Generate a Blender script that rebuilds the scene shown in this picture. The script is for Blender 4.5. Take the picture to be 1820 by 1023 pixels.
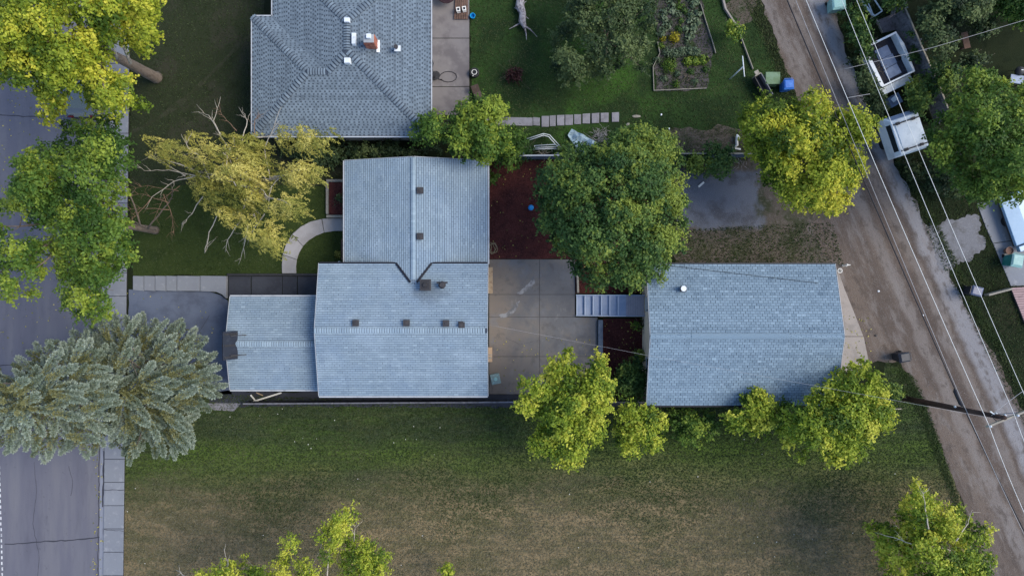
import bpy, bmesh, math, random
import numpy as np
from mathutils import Vector, Matrix

for o in list(bpy.data.objects): bpy.data.objects.remove(o)
S = bpy.context.scene
COL = S.collection
random.seed(7); RNG = np.random.default_rng(11)
R = math.radians

# ------------------------------------------------------------------ camera
H = 45.0                                   # flying height of the drone, metres
FPX = 24.0 / 36.0 * 1820                   # focal length in photo pixels
cd = bpy.data.cameras.new('camera'); cam = bpy.data.objects.new('camera', cd); COL.objects.link(cam)
cd.lens = 24; cd.sensor_width = 36; cd.clip_end = 2000; cd.clip_start = 0.5
cam.location = (0, 0, H); cam.rotation_euler = (0, 0, 0)
S.camera = cam
S.render.resolution_x = 1024; S.render.resolution_y = 575

# ------------------------------------------------------------------ world, sun, exposure
SUN_EL, SUN_AZ = 47.0, 6.0                 # azimuth: degrees from +X (east) towards +Y (north)
w = bpy.data.worlds.new('World'); S.world = w; w.use_nodes = True
nt = w.node_tree; nt.nodes.clear()
sky = nt.nodes.new('ShaderNodeTexSky'); sky.sky_type = 'NISHITA'; sky.sun_disc = False
sky.sun_elevation = R(SUN_EL); sky.sun_rotation = R(90 - SUN_AZ); sky.air_density = 1.0; sky.dust_density = 0.6; sky.ozone_density = 1.6
bg = nt.nodes.new('ShaderNodeBackground'); bg.inputs[1].default_value = 0.112
ow = nt.nodes.new('ShaderNodeOutputWorld')
nt.links.new(sky.outputs[0], bg.inputs[0]); nt.links.new(bg.outputs[0], ow.inputs[0])
ld = bpy.data.lights.new('sun', 'SUN'); ld.energy = 1.5; ld.angle = R(36); ld.color = (1.0, 0.91, 0.74)
lo = bpy.data.objects.new('sun', ld); COL.objects.link(lo); lo.location = (30, 5, 40)
sd = Vector((math.cos(R(SUN_EL)) * math.cos(R(SUN_AZ)), math.cos(R(SUN_EL)) * math.sin(R(SUN_AZ)), math.sin(R(SUN_EL))))
lo.rotation_euler = sd.to_track_quat('Z', 'Y').to_euler()
S.view_settings.view_transform = 'Standard'; S.view_settings.look = 'None'
S.view_settings.exposure = 1.34; S.view_settings.gamma = 1.0; S.view_settings.use_curve_mapping = False

# ------------------------------------------------------------------ helpers
def P(px, py, z=0.0):
    """the point at height z that the photograph shows at pixel (px, py)"""
    k = (H - z) / FPX
    return Vector(((px - 910) * k, (511.5 - py) * k, z))
def PP(pts, z=0.0): return [P(a, b, z) for a, b in pts]

def tag(o, label, cat, group=None, kind=None):
    o['label'] = label
    if cat: o['category'] = cat
    if group: o['group'] = group
    if kind: o['kind'] = kind
    return o
def empty(name, loc=(0, 0, 0), rz=0.0):
    o = bpy.data.objects.new(name, None); COL.objects.link(o)
    o.location = loc; o.rotation_euler = (0, 0, rz); o.empty_display_size = 0.2
    return o
def wloc(o):
    v = Vector((0, 0, 0))
    while o: v += o.location; o = o.parent
    return v

class MB:
    """collects faces, build() links them as one mesh object"""
    def __init__(s): s.v = []; s.f = []; s.t = []
    def add(s, vs, fs, tint=0.5):
        n = len(s.v); s.v += [tuple(a) for a in vs]
        for f in fs: s.f.append([i + n for i in f]); s.t.append(tint)
        return s
    def box(s, c, size, rz=0.0, tint=0.5, rot=None):
        hx, hy, hz = size[0] / 2, size[1] / 2, size[2] / 2
        M = rot if rot is not None else Matrix.Rotation(rz, 3, 'Z')
        c = Vector(c)
        vs = [c + M @ Vector((x, y, z)) for z in (-hz, hz) for x, y in ((-hx, -hy), (hx, -hy), (hx, hy), (-hx, hy))]
        return s.add(vs, [(3, 2, 1, 0), (4, 5, 6, 7), (0, 1, 5, 4), (1, 2, 6, 5), (2, 3, 7, 6), (3, 0, 4, 7)], tint)
    def bar(s, a, b, wd, ht, tint=0.5):
        """box beam from a to b, wd wide sideways, ht high"""
        a, b = Vector(a), Vector(b); d = b - a; L = d.length; x = d / L
        up = Vector((0, 0, 1)) if abs(x.z) < 0.95 else Vector((0, 1, 0))
        y = up.cross(x).normalized(); z = x.cross(y)
        return s.box((a + b) / 2, (L, wd, ht), rot=Matrix((x, y, z)).transposed(), tint=tint)
    def prism(s, poly, z0, z1, tint=0.5):
        n = len(poly); vs = [(p[0], p[1], z0) for p in poly] + [(p[0], p[1], z1) for p in poly]
        a = sum(poly[i][0] * poly[(i + 1) % n][1] - poly[(i + 1) % n][0] * poly[i][1] for i in range(n))
        idx = list(range(n)) if a > 0 else list(range(n))[::-1]
        fs = [[i + n for i in idx], idx[::-1]]
        for k in range(n):
            i, j = idx[k], idx[(k + 1) % n]; fs.append((i, j, j + n, i + n))
        return s.add(vs, fs, tint)
    def cyl(s, c, r0, r1, h, n=16, tint=0.5, cap=True):
        c = Vector(c)
        vs = [c + Vector((r0 * math.cos(2 * math.pi * i / n), r0 * math.sin(2 * math.pi * i / n), 0)) for i in range(n)]
        vs += [c + Vector((r1 * math.cos(2 * math.pi * i / n), r1 * math.sin(2 * math.pi * i / n), h)) for i in range(n)]
        fs = [(i, (i + 1) % n, (i + 1) % n + n, i + n) for i in range(n)]
        if cap: fs += [list(range(n))[::-1], list(range(n, 2 * n))]
        return s.add(vs, fs, tint)
    def lathe(s, c, prof, n=18, tint=0.5):
        c = Vector(c); m = len(prof); vs = []
        for r, z in prof:
            vs += [c + Vector((r * math.cos(2 * math.pi * i / n), r * math.sin(2 * math.pi * i / n), z)) for i in range(n)]
        fs = [(k * n + i, k * n + (i + 1) % n, (k + 1) * n + (i + 1) % n, (k + 1) * n + i) for k in range(m - 1) for i in range(n)]
        fs += [list(range(n))[::-1], list(range((m - 1) * n, m * n))]
        return s.add(vs, fs, tint)
    def tube(s, pts, rad, n=6, tint=0.5, closed=False):
        pts = [Vector(p) for p in pts]; m = len(pts)
        rad = rad if hasattr(rad, '__len__') else [rad] * m
        vs = []; prev = None
        for k, p in enumerate(pts):
            if closed: d = pts[(k + 1) % m] - pts[k - 1]
            else: d = pts[min(k + 1, m - 1)] - pts[max(k - 1, 0)]
            d.normalize()
            a = prev if prev is not None else (Vector((0, 0, 1)) if abs(d.z) < 0.9 else Vector((1, 0, 0)))
            u = (a - d * a.dot(d)).normalized(); prev = u; v = d.cross(u)
            vs += [p + (u * math.cos(2 * math.pi * i / n) + v * math.sin(2 * math.pi * i / n)) * rad[k] for i in range(n)]
        rng = range(m) if closed else range(m - 1)
        fs = [(k * n + i, k * n + (i + 1) % n, ((k + 1) % m) * n + (i + 1) % n, ((k + 1) % m) * n + i) for k in rng for i in range(n)]
        if not closed: fs += [list(range(n))[::-1], list(range((m - 1) * n, m * n))]
        return s.add(vs, fs, tint)
    def mesh(s, name, smooth=False):
        me = bpy.data.meshes.new(name); me.from_pydata(s.v, [], s.f)
        at = me.attributes.new('tint', 'FLOAT', 'FACE'); at.data.foreach_set('value', np.array(s.t, dtype=np.float32))
        if smooth: me.polygons.foreach_set('use_smooth', [True] * len(me.polygons))
        return me
    def build(s, name, m, parent=None, smooth=False, kind=None, bevel=0.0):
        me = s.mesh(name, smooth); me.materials.append(m)
        o = bpy.data.objects.new(name, me); COL.objects.link(o)
        if parent: o.parent = parent; o.location = -wloc(parent)
        if kind: o['kind'] = kind
        if bevel:
            b = o.modifiers.new('bevel', 'BEVEL'); b.width = bevel; b.segments = 2; b.limit_method = 'ANGLE'
        return o
def inst(name, me, loc, parent=None, rot=None, scale=None):
    o = bpy.data.objects.new(name, me); COL.objects.link(o)
    o.parent = parent; o.location = Vector(loc) - (wloc(parent) if parent else Vector((0, 0, 0)))
    if rot is not None: o.rotation_euler = rot
    if scale is not None: o.scale = scale
    return o
def copy_tree(o, parent=None):
    c = o.copy(); COL.objects.link(c); c.parent = parent
    for ch in list(o.children): copy_tree(ch, c)
    return c
def quad_cloud(name, V, tint, m, parent=None, nper=4):
    """many loose little faces (leaves, needles, blades) given as an (N*nper, 3) array"""
    n = len(V) // nper
    me = bpy.data.meshes.new(name)
    me.vertices.add(len(V)); me.vertices.foreach_set('co', V.astype(np.float32).ravel())
    me.loops.add(len(V)); me.loops.foreach_set('vertex_index', np.arange(len(V), dtype=np.int32))
    me.polygons.add(n); me.polygons.foreach_set('loop_start', np.arange(0, len(V), nper, dtype=np.int32))
    me.update(calc_edges=True)
    at = me.attributes.new('tint', 'FLOAT', 'FACE'); at.data.foreach_set('value', np.clip(tint, 0, 1).astype(np.float32))
    me.materials.append(m)
    o = bpy.data.objects.new(name, me); COL.objects.link(o)
    if parent: o.parent = parent; o.location = -wloc(parent)
    return o

# ------------------------------------------------------------------ materials
def newmat(name):
    m = bpy.data.materials.new(name); m.use_nodes = True
    n = m.node_tree.nodes; b = n['Principled BSDF']
    return m, m.node_tree, b
def noise(t, scale, stretch=(1, 1, 1), detail=4, rough=0.6, off=0.0, rz=0.0):
    g = t.nodes.new('ShaderNodeNewGeometry'); mp = t.nodes.new('ShaderNodeMapping')
    mp.inputs['Scale'].default_value = stretch; mp.inputs['Location'].default_value = (off, off * 1.7, off * .3)
    if rz:
        m0 = t.nodes.new('ShaderNodeMapping'); m0.inputs['Rotation'].default_value = (0, 0, rz)
        t.links.new(g.outputs['Position'], m0.inputs[0]); t.links.new(m0.outputs[0], mp.inputs[0])
    else: t.links.new(g.outputs['Position'], mp.inputs[0])
    nz = t.nodes.new('ShaderNodeTexNoise'); nz.inputs['Scale'].default_value = scale
    nz.inputs['Detail'].default_value = detail; nz.inputs['Roughness'].default_value = rough
    t.links.new(mp.outputs[0], nz.inputs['Vector'])
    return nz.outputs['Fac']
def ramp(t, fac, lo, hi):
    r = t.nodes.new('ShaderNodeMapRange'); r.interpolation_type = 'SMOOTHSTEP'
    r.inputs['From Min'].default_value = lo; r.inputs['From Max'].default_value = hi
    t.links.new(fac, r.inputs['Value']); return r.outputs['Result']
def mixc(t, fac, a, b):
    m = t.nodes.new('ShaderNodeMix'); m.data_type = 'RGBA'
    for s, v in ((6, a), (7, b)):
        if isinstance(v, tuple): m.inputs[s].default_value = (*v, 1)
        else: t.links.new(v, m.inputs[s])
    if isinstance(fac, (int, float)): m.inputs[0].default_value = fac
    else: t.links.new(fac, m.inputs[0])
    return m.outputs[2]
def math2(t, op, a, b):
    m = t.nodes.new('ShaderNodeMath'); m.operation = op
    for i, v in enumerate((a, b)):
        if isinstance(v, (int, float)): m.inputs[i].default_value = v
        else: t.links.new(v, m.inputs[i])
    return m.outputs[0]
def pos(t, axis):
    g = t.nodes.new('ShaderNodeNewGeometry'); s = t.nodes.new('ShaderNodeSeparateXYZ')
    t.links.new(g.outputs['Position'], s.inputs[0]); return s.outputs[axis]
def bump(t, b, fac, strength, dist=0.02):
    bp = t.nodes.new('ShaderNodeBump'); bp.inputs['Strength'].default_value = strength; bp.inputs['Distance'].default_value = dist
    t.links.new(fac, bp.inputs['Height']); t.links.new(bp.outputs[0], b.inputs['Normal'])
def surf(name, base, layers=(), rough=0.8, spec=0.3, metal=0.0, bmp=None, tint=None, rnd=0.0):
    """base colour with layers (colour, scale, lo, hi, stretch, amount[, rz]); tint: colour mixed in by the face attribute"""
    m, t, b = newmat(name); c = base
    if tint:
        a = t.nodes.new('ShaderNodeAttribute'); a.attribute_name = 'tint'
        c = mixc(t, a.outputs['Fac'], base, tint)
    if rnd:
        oi = t.nodes.new('ShaderNodeObjectInfo')
        c = mixc(t, math2(t, 'MULTIPLY', oi.outputs['Random'], 1.0), c if not isinstance(c, tuple) else c, tuple(x * (1 - rnd) for x in base))
    for k, L in enumerate(layers):
        col, sc, lo_, hi_ = L[:4]; st = L[4] if len(L) > 4 else (1, 1, 1); am = L[5] if len(L) > 5 else 1.0
        f = ramp(t, noise(t, sc, st, off=k * 13.7 + 3, rz=L[6] if len(L) > 6 else 0.0), lo_, hi_)
        if am != 1.0: f = math2(t, 'MULTIPLY', f, am)
        c = mixc(t, f, c, col)
    if isinstance(c, tuple): b.inputs['Base Color'].default_value = (*c, 1)
    else: t.links.new(c, b.inputs['Base Color'])
    b.inputs['Roughness'].default_value = rough; b.inputs['Specular IOR Level'].default_value = spec; b.inputs['Metallic'].default_value = metal
    if bmp: bump(t, b, noise(t, bmp[0], detail=5), bmp[1], bmp[2] if len(bmp) > 2 else 0.02)
    return m
def leafmat(name, cols, rough=0.55, trans=0.3):
    m, t, b = newmat(name)
    a = t.nodes.new('ShaderNodeAttribute'); a.attribute_name = 'tint'
    r = t.nodes.new('ShaderNodeValToRGB'); el = r.color_ramp.elements
    el[0].position = 0; el[0].color = (*cols[0], 1); el[1].position = 1; el[1].color = (*cols[-1], 1)
    for i, c in enumerate(cols[1:-1]):
        e = el.new((i + 1) / (len(cols) - 1)); e.color = (*c, 1)
    t.links.new(a.outputs['Fac'], r.inputs[0]); t.links.new(r.outputs[0], b.inputs['Base Color'])
    b.inputs['Roughness'].default_value = rough; b.inputs['Specular IOR Level'].default_value = 0.2
    tr = t.nodes.new('ShaderNodeBsdfTranslucent'); t.links.new(r.outputs[0], tr.inputs[0])
    mx = t.nodes.new('ShaderNodeMixShader'); mx.inputs[0].default_value = trans
    out = t.nodes['Material Output']
    t.links.new(b.outputs[0], mx.inputs[1]); t.links.new(tr.outputs[0], mx.inputs[2]); t.links.new(mx.outputs[0], out.inputs[0])
    return m
M = {}
M['ground'] = surf('ground_grass', (0.0141, 0.0197, 0.0084), [((0.0211, 0.0234, 0.0122), .35, .45, .7), ((0.0084, 0.0131, 0.0056), 1.6, .5, .7), ((0.0281, 0.0281, 0.0141), 9, .6, .8, (1, 1, 1), .5)], .95, .1, bmp=(14, .8, .05))
M['lawn_nw'] = surf('sparse_lawn', (0.0255, 0.0319, 0.0160), [((0.0351, 0.0361, 0.0233), .5, .45, .65), ((0.0170, 0.0233, 0.0107), 1.3, .5, .75), ((0.0531, 0.0553, 0.0319), 11, .58, .8, (1, 1, 1), .6)], .95, .1, bmp=(16, .8, .05))  # thin grass, dark by its own colour
M['lawn_front'] = surf('front_lawn', (0.0334, 0.0501, 0.0135), [((0.0230, 0.0376, 0.0104), .7, .45, .65), ((0.0522, 0.0647, 0.0209), 10, .55, .8, (1, 1, 1), .6)], .95, .1, bmp=(16, .8, .05))
M['lawn_back'] = surf('back_lawn', (0.0262, 0.0543, 0.0150), [((0.0381, 0.0896, 0.0157), .16, .50, .66), ((0.0169, 0.0337, 0.0122), .45, .42, .62), ((0.0421, 0.0675, 0.0187), 1.2, .55, .75, (1, 2.5, 1), .7), ((0.0516, 0.0703, 0.0281), 11, .58, .8, (1, 1, 1), .5)], .95, .1, bmp=(16, .8, .05))
# the open field south of the houses: green strip beside the fence, drier towards the south
m, t, b = newmat('field'); 
g0 = mixc(t, ramp(t, noise(t, .5, (.3, 1.5, 1), off=2), .40, .62), (0.040, 0.056, 0.028), (0.0483, 0.0814, 0.0180))
g1 = mixc(t, ramp(t, noise(t, 1.5, (.25, 2.2, 1), off=9), .48, .68), g0, (0.060, 0.078, 0.032))
g1 = mixc(t, math2(t, 'MULTIPLY', ramp(t, noise(t, 2.4, (.5, 1.3, 1), off=15), .46, .72), .6), g1, (0.018, 0.030, 0.017))
dry = mixc(t, ramp(t, noise(t, .9, (.6, 1.4, 1), off=5), .42, .60), (0.2279, 0.1717, 0.0960), (0.1294, 0.1121, 0.0549))
dry = mixc(t, math2(t, 'MULTIPLY', ramp(t, noise(t, 3.2, (.6, 1.2, 1), off=21), .48, .72), .6), dry, (0.2649, 0.2037, 0.1176))
dry = mixc(t, math2(t, 'MULTIPLY', ramp(t, noise(t, 1.9, off=41), .48, .72), .6), dry, (0.0640, 0.0641, 0.0314))
ys = math2(t, 'ADD', pos(t, 1), math2(t, 'MULTIPLY', math2(t, 'SUBTRACT', noise(t, .35, (.5, 1, 1), off=61, detail=5), .5), 5.0))
gb = math2(t, 'SUBTRACT', 1.0, ramp(t, math2(t, 'ABSOLUTE', math2(t, 'ADD', ys, 11.3), 0.0), .4, 1.9))
g1 = mixc(t, math2(t, 'MULTIPLY', gb, .8), g1, (0.076, 0.120, 0.022))
st_ = ramp(t, noise(t, 1.6, (.07, 2.4, 1), off=71, detail=5), .46, .66)
g1 = mixc(t, math2(t, 'MULTIPLY', st_, .45), g1, (0.024, 0.036, 0.018)); dry = mixc(t, math2(t, 'MULTIPLY', st_, .40), dry, (0.072, 0.074, 0.042))
yy = math2(t, 'ADD', math2(t, 'MULTIPLY', pos(t, 1), -1.0), math2(t, 'MULTIPLY', noise(t, .3, (.6, 1, 1), off=4, detail=6), 5.0))
c = mixc(t, ramp(t, yy, 12.6, 18.6), g1, dry)
c = mixc(t, math2(t, 'MULTIPLY', ramp(t, noise(t, 12, off=31), .55, .72), .55), c, (0.14, 0.13, 0.08))
c = mixc(t, math2(t, 'MULTIPLY', ramp(t, noise(t, 7, off=37), .55, .70), .65), c, (0.020, 0.025, 0.014))
t.links.new(c, b.inputs['Base Color']); b.inputs['Roughness'].default_value = .95; b.inputs['Specular IOR Level'].default_value = .1
bump(t, b, noise(t, 15), .9, .06); M['field'] = m
M['dirt'] = surf('bare_dirt', (0.0893, 0.0735, 0.0588), [((0.0525, 0.0578, 0.0315), .8, .46, .62), ((0.1365, 0.1208, 0.1050), 5, .5, .75, (1, 1, 1), .7), ((0.0368, 0.0420, 0.0210), 1.6, .55, .7)], .95, .1, bmp=(12, .7, .05))
AR = R(67)                                  # the alley runs at this angle
M['alley'] = surf('alley_dirt', (0.1200, 0.1008, 0.0912), [((0.0840, 0.0688, 0.0624), .5, .4, .65, (.16, 1.5, 1), 1, AR), ((0.1720, 0.1600, 0.1600), .8, .52, .7, (.13, 1.3, 1), .8, AR), ((0.2000, 0.1920, 0.1960), 2.5, .58, .75, (.6, 1, 1), .7, AR), ((0.0640, 0.0560, 0.0480), 4, .58, .75, (.5, 1, 1), .6, AR), ((0.2080, 0.2000, 0.1920), 26, .62, .75, (1, 1, 1), .6)], .95, .1, bmp=(22, .7, .03))
m, t, b = newmat('alley_dirt')
vv = math2(t, 'SUBTRACT', math2(t, 'ADD', math2(t, 'MULTIPLY', pos(t, 0), .908), math2(t, 'MULTIPLY', pos(t, 1), .419)), 24.35)
vv = math2(t, 'ADD', vv, math2(t, 'MULTIPLY', math2(t, 'SUBTRACT', noise(t, .7, detail=5, off=3), .5), .9))
def band(c0, w0): return math2(t, 'SUBTRACT', 1.0, ramp(t, math2(t, 'ABSOLUTE', math2(t, 'SUBTRACT', vv, c0), 0.0), w0 * .35, w0))
c = mixc(t, ramp(t, noise(t, .6, (.16, 1.5, 1), rz=AR, off=7), .4, .65), (0.138, 0.108, 0.090), (0.100, 0.078, 0.066))
c = mixc(t, math2(t, 'MULTIPLY', band(-1.2, .55), .6), c, (0.205, 0.180, 0.168))
c = mixc(t, math2(t, 'MULTIPLY', band(.45, .42), .55), c, (0.190, 0.165, 0.152)); c = mixc(t, math2(t, 'MULTIPLY', band(-.35, .45), .6), c, (0.084, 0.062, 0.052)); c = mixc(t, math2(t, 'MULTIPLY', band(1.05, .35), .6), c, (0.080, 0.062, 0.054))
c = mixc(t, math2(t, 'MULTIPLY', band(1.75, .85), .8), c, (0.245, 0.242, 0.258))
c = mixc(t, math2(t, 'MULTIPLY', ramp(t, vv, -2.0, -3.2), .0), c, (0.2, 0.19, 0.19))
c = mixc(t, math2(t, 'MULTIPLY', ramp(t, noise(t, .9, (.35, 1.2, 1), off=17, detail=7, rough=.7, rz=AR), .50, .66), .6), c, (0.200, 0.178, 0.168))
c = mixc(t, math2(t, 'MULTIPLY', ramp(t, noise(t, 2.2, (.5, 1, 1), rz=AR, off=27), .50, .68), .7), c, (0.078, 0.062, 0.053))
c = mixc(t, math2(t, 'MULTIPLY', ramp(t, noise(t, 18, off=33), .55, .70), .5), c, (0.23, 0.22, 0.215))
c = mixc(t, math2(t, 'MULTIPLY', ramp(t, noise(t, 14, off=47), .57, .70), .5), c, (0.06, 0.052, 0.048))
t.links.new(c, b.inputs['Base Color']); b.inputs['Roughness'].default_value = .95; b.inputs['Specular IOR Level'].default_value = .1
bump(t, b, noise(t, 18, detail=6), .9, .05); M['alley'] = m
m, t, b = newmat('dirt_and_gravel')
c = mixc(t, ramp(t, noise(t, .8, off=3), .46, .62), (0.098, 0.082, 0.068), (0.052, 0.055, 0.032))
c = mixc(t, math2(t, 'MULTIPLY', ramp(t, noise(t, 5, off=13), .5, .7), .6), c, (0.15, 0.132, 0.118)); c = mixc(t, ramp(t, noise(t, 1.6, off=23), .55, .7), c, (0.040, 0.044, 0.024))
qx = math2(t, 'DIVIDE', math2(t, 'ABSOLUTE', math2(t, 'SUBTRACT', pos(t, 0), 13.6), 0.0), 2.75); qy = math2(t, 'DIVIDE', math2(t, 'ABSOLUTE', math2(t, 'SUBTRACT', pos(t, 1), 5.85), 0.0), 1.9)
qq = math2(t, 'ADD', math2(t, 'MAXIMUM', qx, qy), math2(t, 'MULTIPLY', math2(t, 'SUBTRACT', noise(t, 1.1, off=5, detail=6), .5), .9))
pc = mixc(t, ramp(t, noise(t, .7, off=43), .45, .68), (0.130, 0.138, 0.165), (0.085, 0.086, 0.098)); pc = mixc(t, math2(t, 'MULTIPLY', ramp(t, noise(t, 12, off=53), .55, .72), .5), pc, (0.20, 0.205, 0.225))
c = mixc(t, ramp(t, qq, 1.12, .84), c, pc)
t.links.new(c, b.inputs['Base Color']); b.inputs['Roughness'].default_value = .95; b.inputs['Specular IOR Level'].default_value = .1
bump(t, b, noise(t, 18, detail=6), .8, .05); M['dirt_pad'] = m
M['gravel'] = surf('grey_gravel', (0.1626, 0.1626, 0.1770), [((0.1011, 0.0976, 0.0976), 1.1, .45, .7), ((0.2312, 0.2312, 0.2456), 9, .5, .7, (1, 1, 1), .6), ((0.0867, 0.0795, 0.0723), 18, .58, .72, (1, 1, 1), .6)], .95, .1, bmp=(24, .8, .03))
M['pad'] = surf('blue_gravel', (0.1275, 0.1343, 0.1573), [((0.0765, 0.0765, 0.0850), .7, .45, .68), ((0.2040, 0.2125, 0.2380), 12, .55, .75, (1, 1, 1), .6)], .95, .1, bmp=(24, .6, .03))
M['street'] = surf('street_asphalt', (0.1145, 0.1126, 0.1394), [((0.1390, 0.1354, 0.1545), .35, .4, .65, (2.2, .25, 1)), ((0.0878, 0.0868, 0.1093), .5, .5, .7, (1.6, .3, 1), .7), ((0.1680, 0.1620, 0.1733), 30, .58, .75, (1, 1, 1), .5), ((0.0688, 0.0663, 0.0828), 14, .64, .74, (1, 1, 1), .5)], .9, .2, bmp=(40, .4, .01))
M['driveway'] = surf('driveway_asphalt', (0.1050, 0.1235, 0.1730), [((0.0769, 0.0900, 0.1279), .8, .42, .65), ((0.2660, 0.3049, 0.3759), 3.2, .63, .78, (1, 2, 1), .55), ((0.1820, 0.2033, 0.2556), 22, .58, .74, (1, 1, 1), .5)], .85, .25, bmp=(40, .5, .01))
CONC = [((0.1842, 0.1915, 0.2167), .8, .42, .66), ((0.3034, 0.3034, 0.3179), 3, .55, .75, (1, 1, 1), .6), ((0.1445, 0.1445, 0.1517), 9, .6, .75, (1, 1, 1), .5)]
M['walk'] = surf('sidewalk_concrete', (0.2106, 0.2202, 0.2457), CONC, .85, .25, bmp=(30, .4, .01), rnd=.12)
M['path'] = surf('path_concrete', (0.3230, 0.3102, 0.3187), [((0.2550, 0.2422, 0.2465), .9, .42, .66), ((0.3910, 0.3825, 0.3825), 5, .58, .75, (1, 1, 1), .5)], .85, .25, bmp=(30, .4, .01), rnd=.1)
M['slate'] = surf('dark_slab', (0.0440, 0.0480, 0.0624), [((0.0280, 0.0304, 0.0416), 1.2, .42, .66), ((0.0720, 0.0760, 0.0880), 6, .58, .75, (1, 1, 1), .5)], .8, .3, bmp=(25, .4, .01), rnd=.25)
M['patio'] = surf('patio_concrete', (0.1234, 0.1234, 0.1317), [((0.1563, 0.1416, 0.1317), .45, .42, .62), ((0.0947, 0.0971, 0.1086), .7, .5, .68), ((0.1892, 0.1851, 0.1851), 1.5, .60, .75, (1.3, .7, 1), .6), ((0.0740, 0.0700, 0.0700), 2.2, .64, .76, (1, 1, 1), .6), ((0.1646, 0.1646, 0.1646), 28, .58, .75, (1, 1, 1), .4)], .8, .3, bmp=(30, .4, .01), rnd=.14)
M['patio_ne'] = surf('side_concrete', (0.1997, 0.1827, 0.1827), [((0.1275, 0.1148, 0.1190), .6, .46, .66), ((0.2380, 0.2210, 0.2167), 2.5, .55, .75, (1, 1, 1), .5)], .85, .25, bmp=(30, .4, .01), rnd=.12)
t = M['patio'].node_tree; b = t.nodes['Principled BSDF']; c0 = b.inputs['Base Color'].links[0].from_socket
wx = math2(t, 'ADD', pos(t, 0), math2(t, 'MULTIPLY', math2(t, 'SUBTRACT', noise(t, .8, off=83, detail=6), .5), 4.0))
c1 = mixc(t, math2(t, 'MULTIPLY', ramp(t, wx, 1.6, -1.2), .7), c0, (0.185, 0.150, 0.122))
c1 = mixc(t, math2(t, 'MULTIPLY', ramp(t, noise(t, 1.3, off=93, detail=7, rough=.7), .54, .66), .55), c1, (0.085, 0.080, 0.078))
c1 = mixc(t, math2(t, 'MULTIPLY', ramp(t, noise(t, .55, off=97, detail=7, rough=.65), .52, .66), .45), c1, (0.150, 0.158, 0.178))
t.links.new(c1, b.inputs['Base Color'])
t = M['street'].node_tree; b = t.nodes['Principled BSDF']; c0 = b.inputs['Base Color'].links[0].from_socket
c1 = mixc(t, math2(t, 'MULTIPLY', ramp(t, noise(t, .9, (1.4, .35, 1), off=83, detail=7, rough=.7), .56, .70), .40), c0, (0.085, 0.085, 0.105))
c1 = mixc(t, math2(t, 'MULTIPLY', ramp(t, noise(t, 2.6, off=89, detail=5), .62, .74), .45), c1, (0.075, 0.075, 0.09))
c1 = mixc(t, math2(t, 'MULTIPLY', ramp(t, noise(t, .25, (2.5, .3, 1), off=99, detail=5), .50, .68), .40), c1, (0.165, 0.162, 0.178))
t.links.new(c1, b.inputs['Base Color'])
M['stain'] = surf('lime_stain', (0.24, 0.24, 0.25), [((0.125, 0.125, 0.13), 2.5, .38, .55)], .85, .2)
M['apron'] = surf('apron_concrete', (0.2890, 0.2550, 0.2338), [((0.2295, 0.2040, 0.1870), 1, .45, .66), ((0.1530, 0.1360, 0.1275), 3, .63, .75, (1, 1, 1), .6)], .85, .25, bmp=(30, .4, .01))
M['mulch'] = surf('red_mulch', (0.0912, 0.0288, 0.0252), [((0.0502, 0.0180, 0.0185), 1.2, .42, .65), ((0.1710, 0.0594, 0.0470), 14, .52, .7, (1, 1, 1), .7)], .95, .1, bmp=(22, 1, .05))
M['chips'] = surf('mulch_chip', (0.0375, 0.0120, 0.0120), rough=.9, spec=.1, tint=(0.1575, 0.0564, 0.0480))
M['soil'] = surf('garden_soil', (0.0864, 0.0756, 0.0792), [((0.0540, 0.0504, 0.0480), 1, .42, .65), ((0.1320, 0.1200, 0.1200), 8, .52, .75, (1, 1, 1), .6), ((0.0360, 0.0540, 0.0240), 2, .57, .68)], .95, .1, bmp=(14, .9, .05))
M['worn'] = surf('worn_track', (0.036, 0.038, 0.024), [((0.026, 0.030, 0.016), 1.6, .40, .60), ((0.06, 0.06, 0.042), 6, .55, .75, (1, 1, 1), .6)], .95, .1)
M['crack'] = surf('tar_crack', (0.035, 0.035, 0.045), rough=.7)
M['whitepaint'] = surf('white_marking', (0.55, 0.55, 0.55), [((0.25, 0.25, 0.27), 6, .5, .65)], .8)
M['curb'] = surf('curb_concrete', (0.20, 0.21, 0.25), [((0.11, 0.11, 0.13), 1.6, .5, .68, (3, .6, 1))], .85)
SH = [((0.185, 0.26, 0.36), .5, .45, .75, (1, 1, 1), .45), ((0.30, 0.38, 0.46), 7, .6, .8, (1, 1, 1), .25), ((0.10, 0.11, 0.13), 1.1, .72, .84, (1.4, .5, 1), .3)]
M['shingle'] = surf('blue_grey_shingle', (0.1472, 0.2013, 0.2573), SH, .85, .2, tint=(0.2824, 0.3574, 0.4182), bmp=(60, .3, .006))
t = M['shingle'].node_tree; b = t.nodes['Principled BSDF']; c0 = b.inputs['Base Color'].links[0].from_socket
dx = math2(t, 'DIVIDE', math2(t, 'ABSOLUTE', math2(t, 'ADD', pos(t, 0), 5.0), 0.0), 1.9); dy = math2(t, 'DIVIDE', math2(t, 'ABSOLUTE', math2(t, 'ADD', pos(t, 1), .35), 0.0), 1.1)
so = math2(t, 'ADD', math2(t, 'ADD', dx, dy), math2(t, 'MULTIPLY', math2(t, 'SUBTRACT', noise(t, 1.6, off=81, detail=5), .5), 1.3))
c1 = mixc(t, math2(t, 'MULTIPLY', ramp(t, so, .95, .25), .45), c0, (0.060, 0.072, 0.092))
c1 = mixc(t, math2(t, 'MULTIPLY', ramp(t, noise(t, .45, (1, 1, 1), off=91, detail=6), .48, .68), .38), c1, (0.330, 0.410, 0.490))
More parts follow.
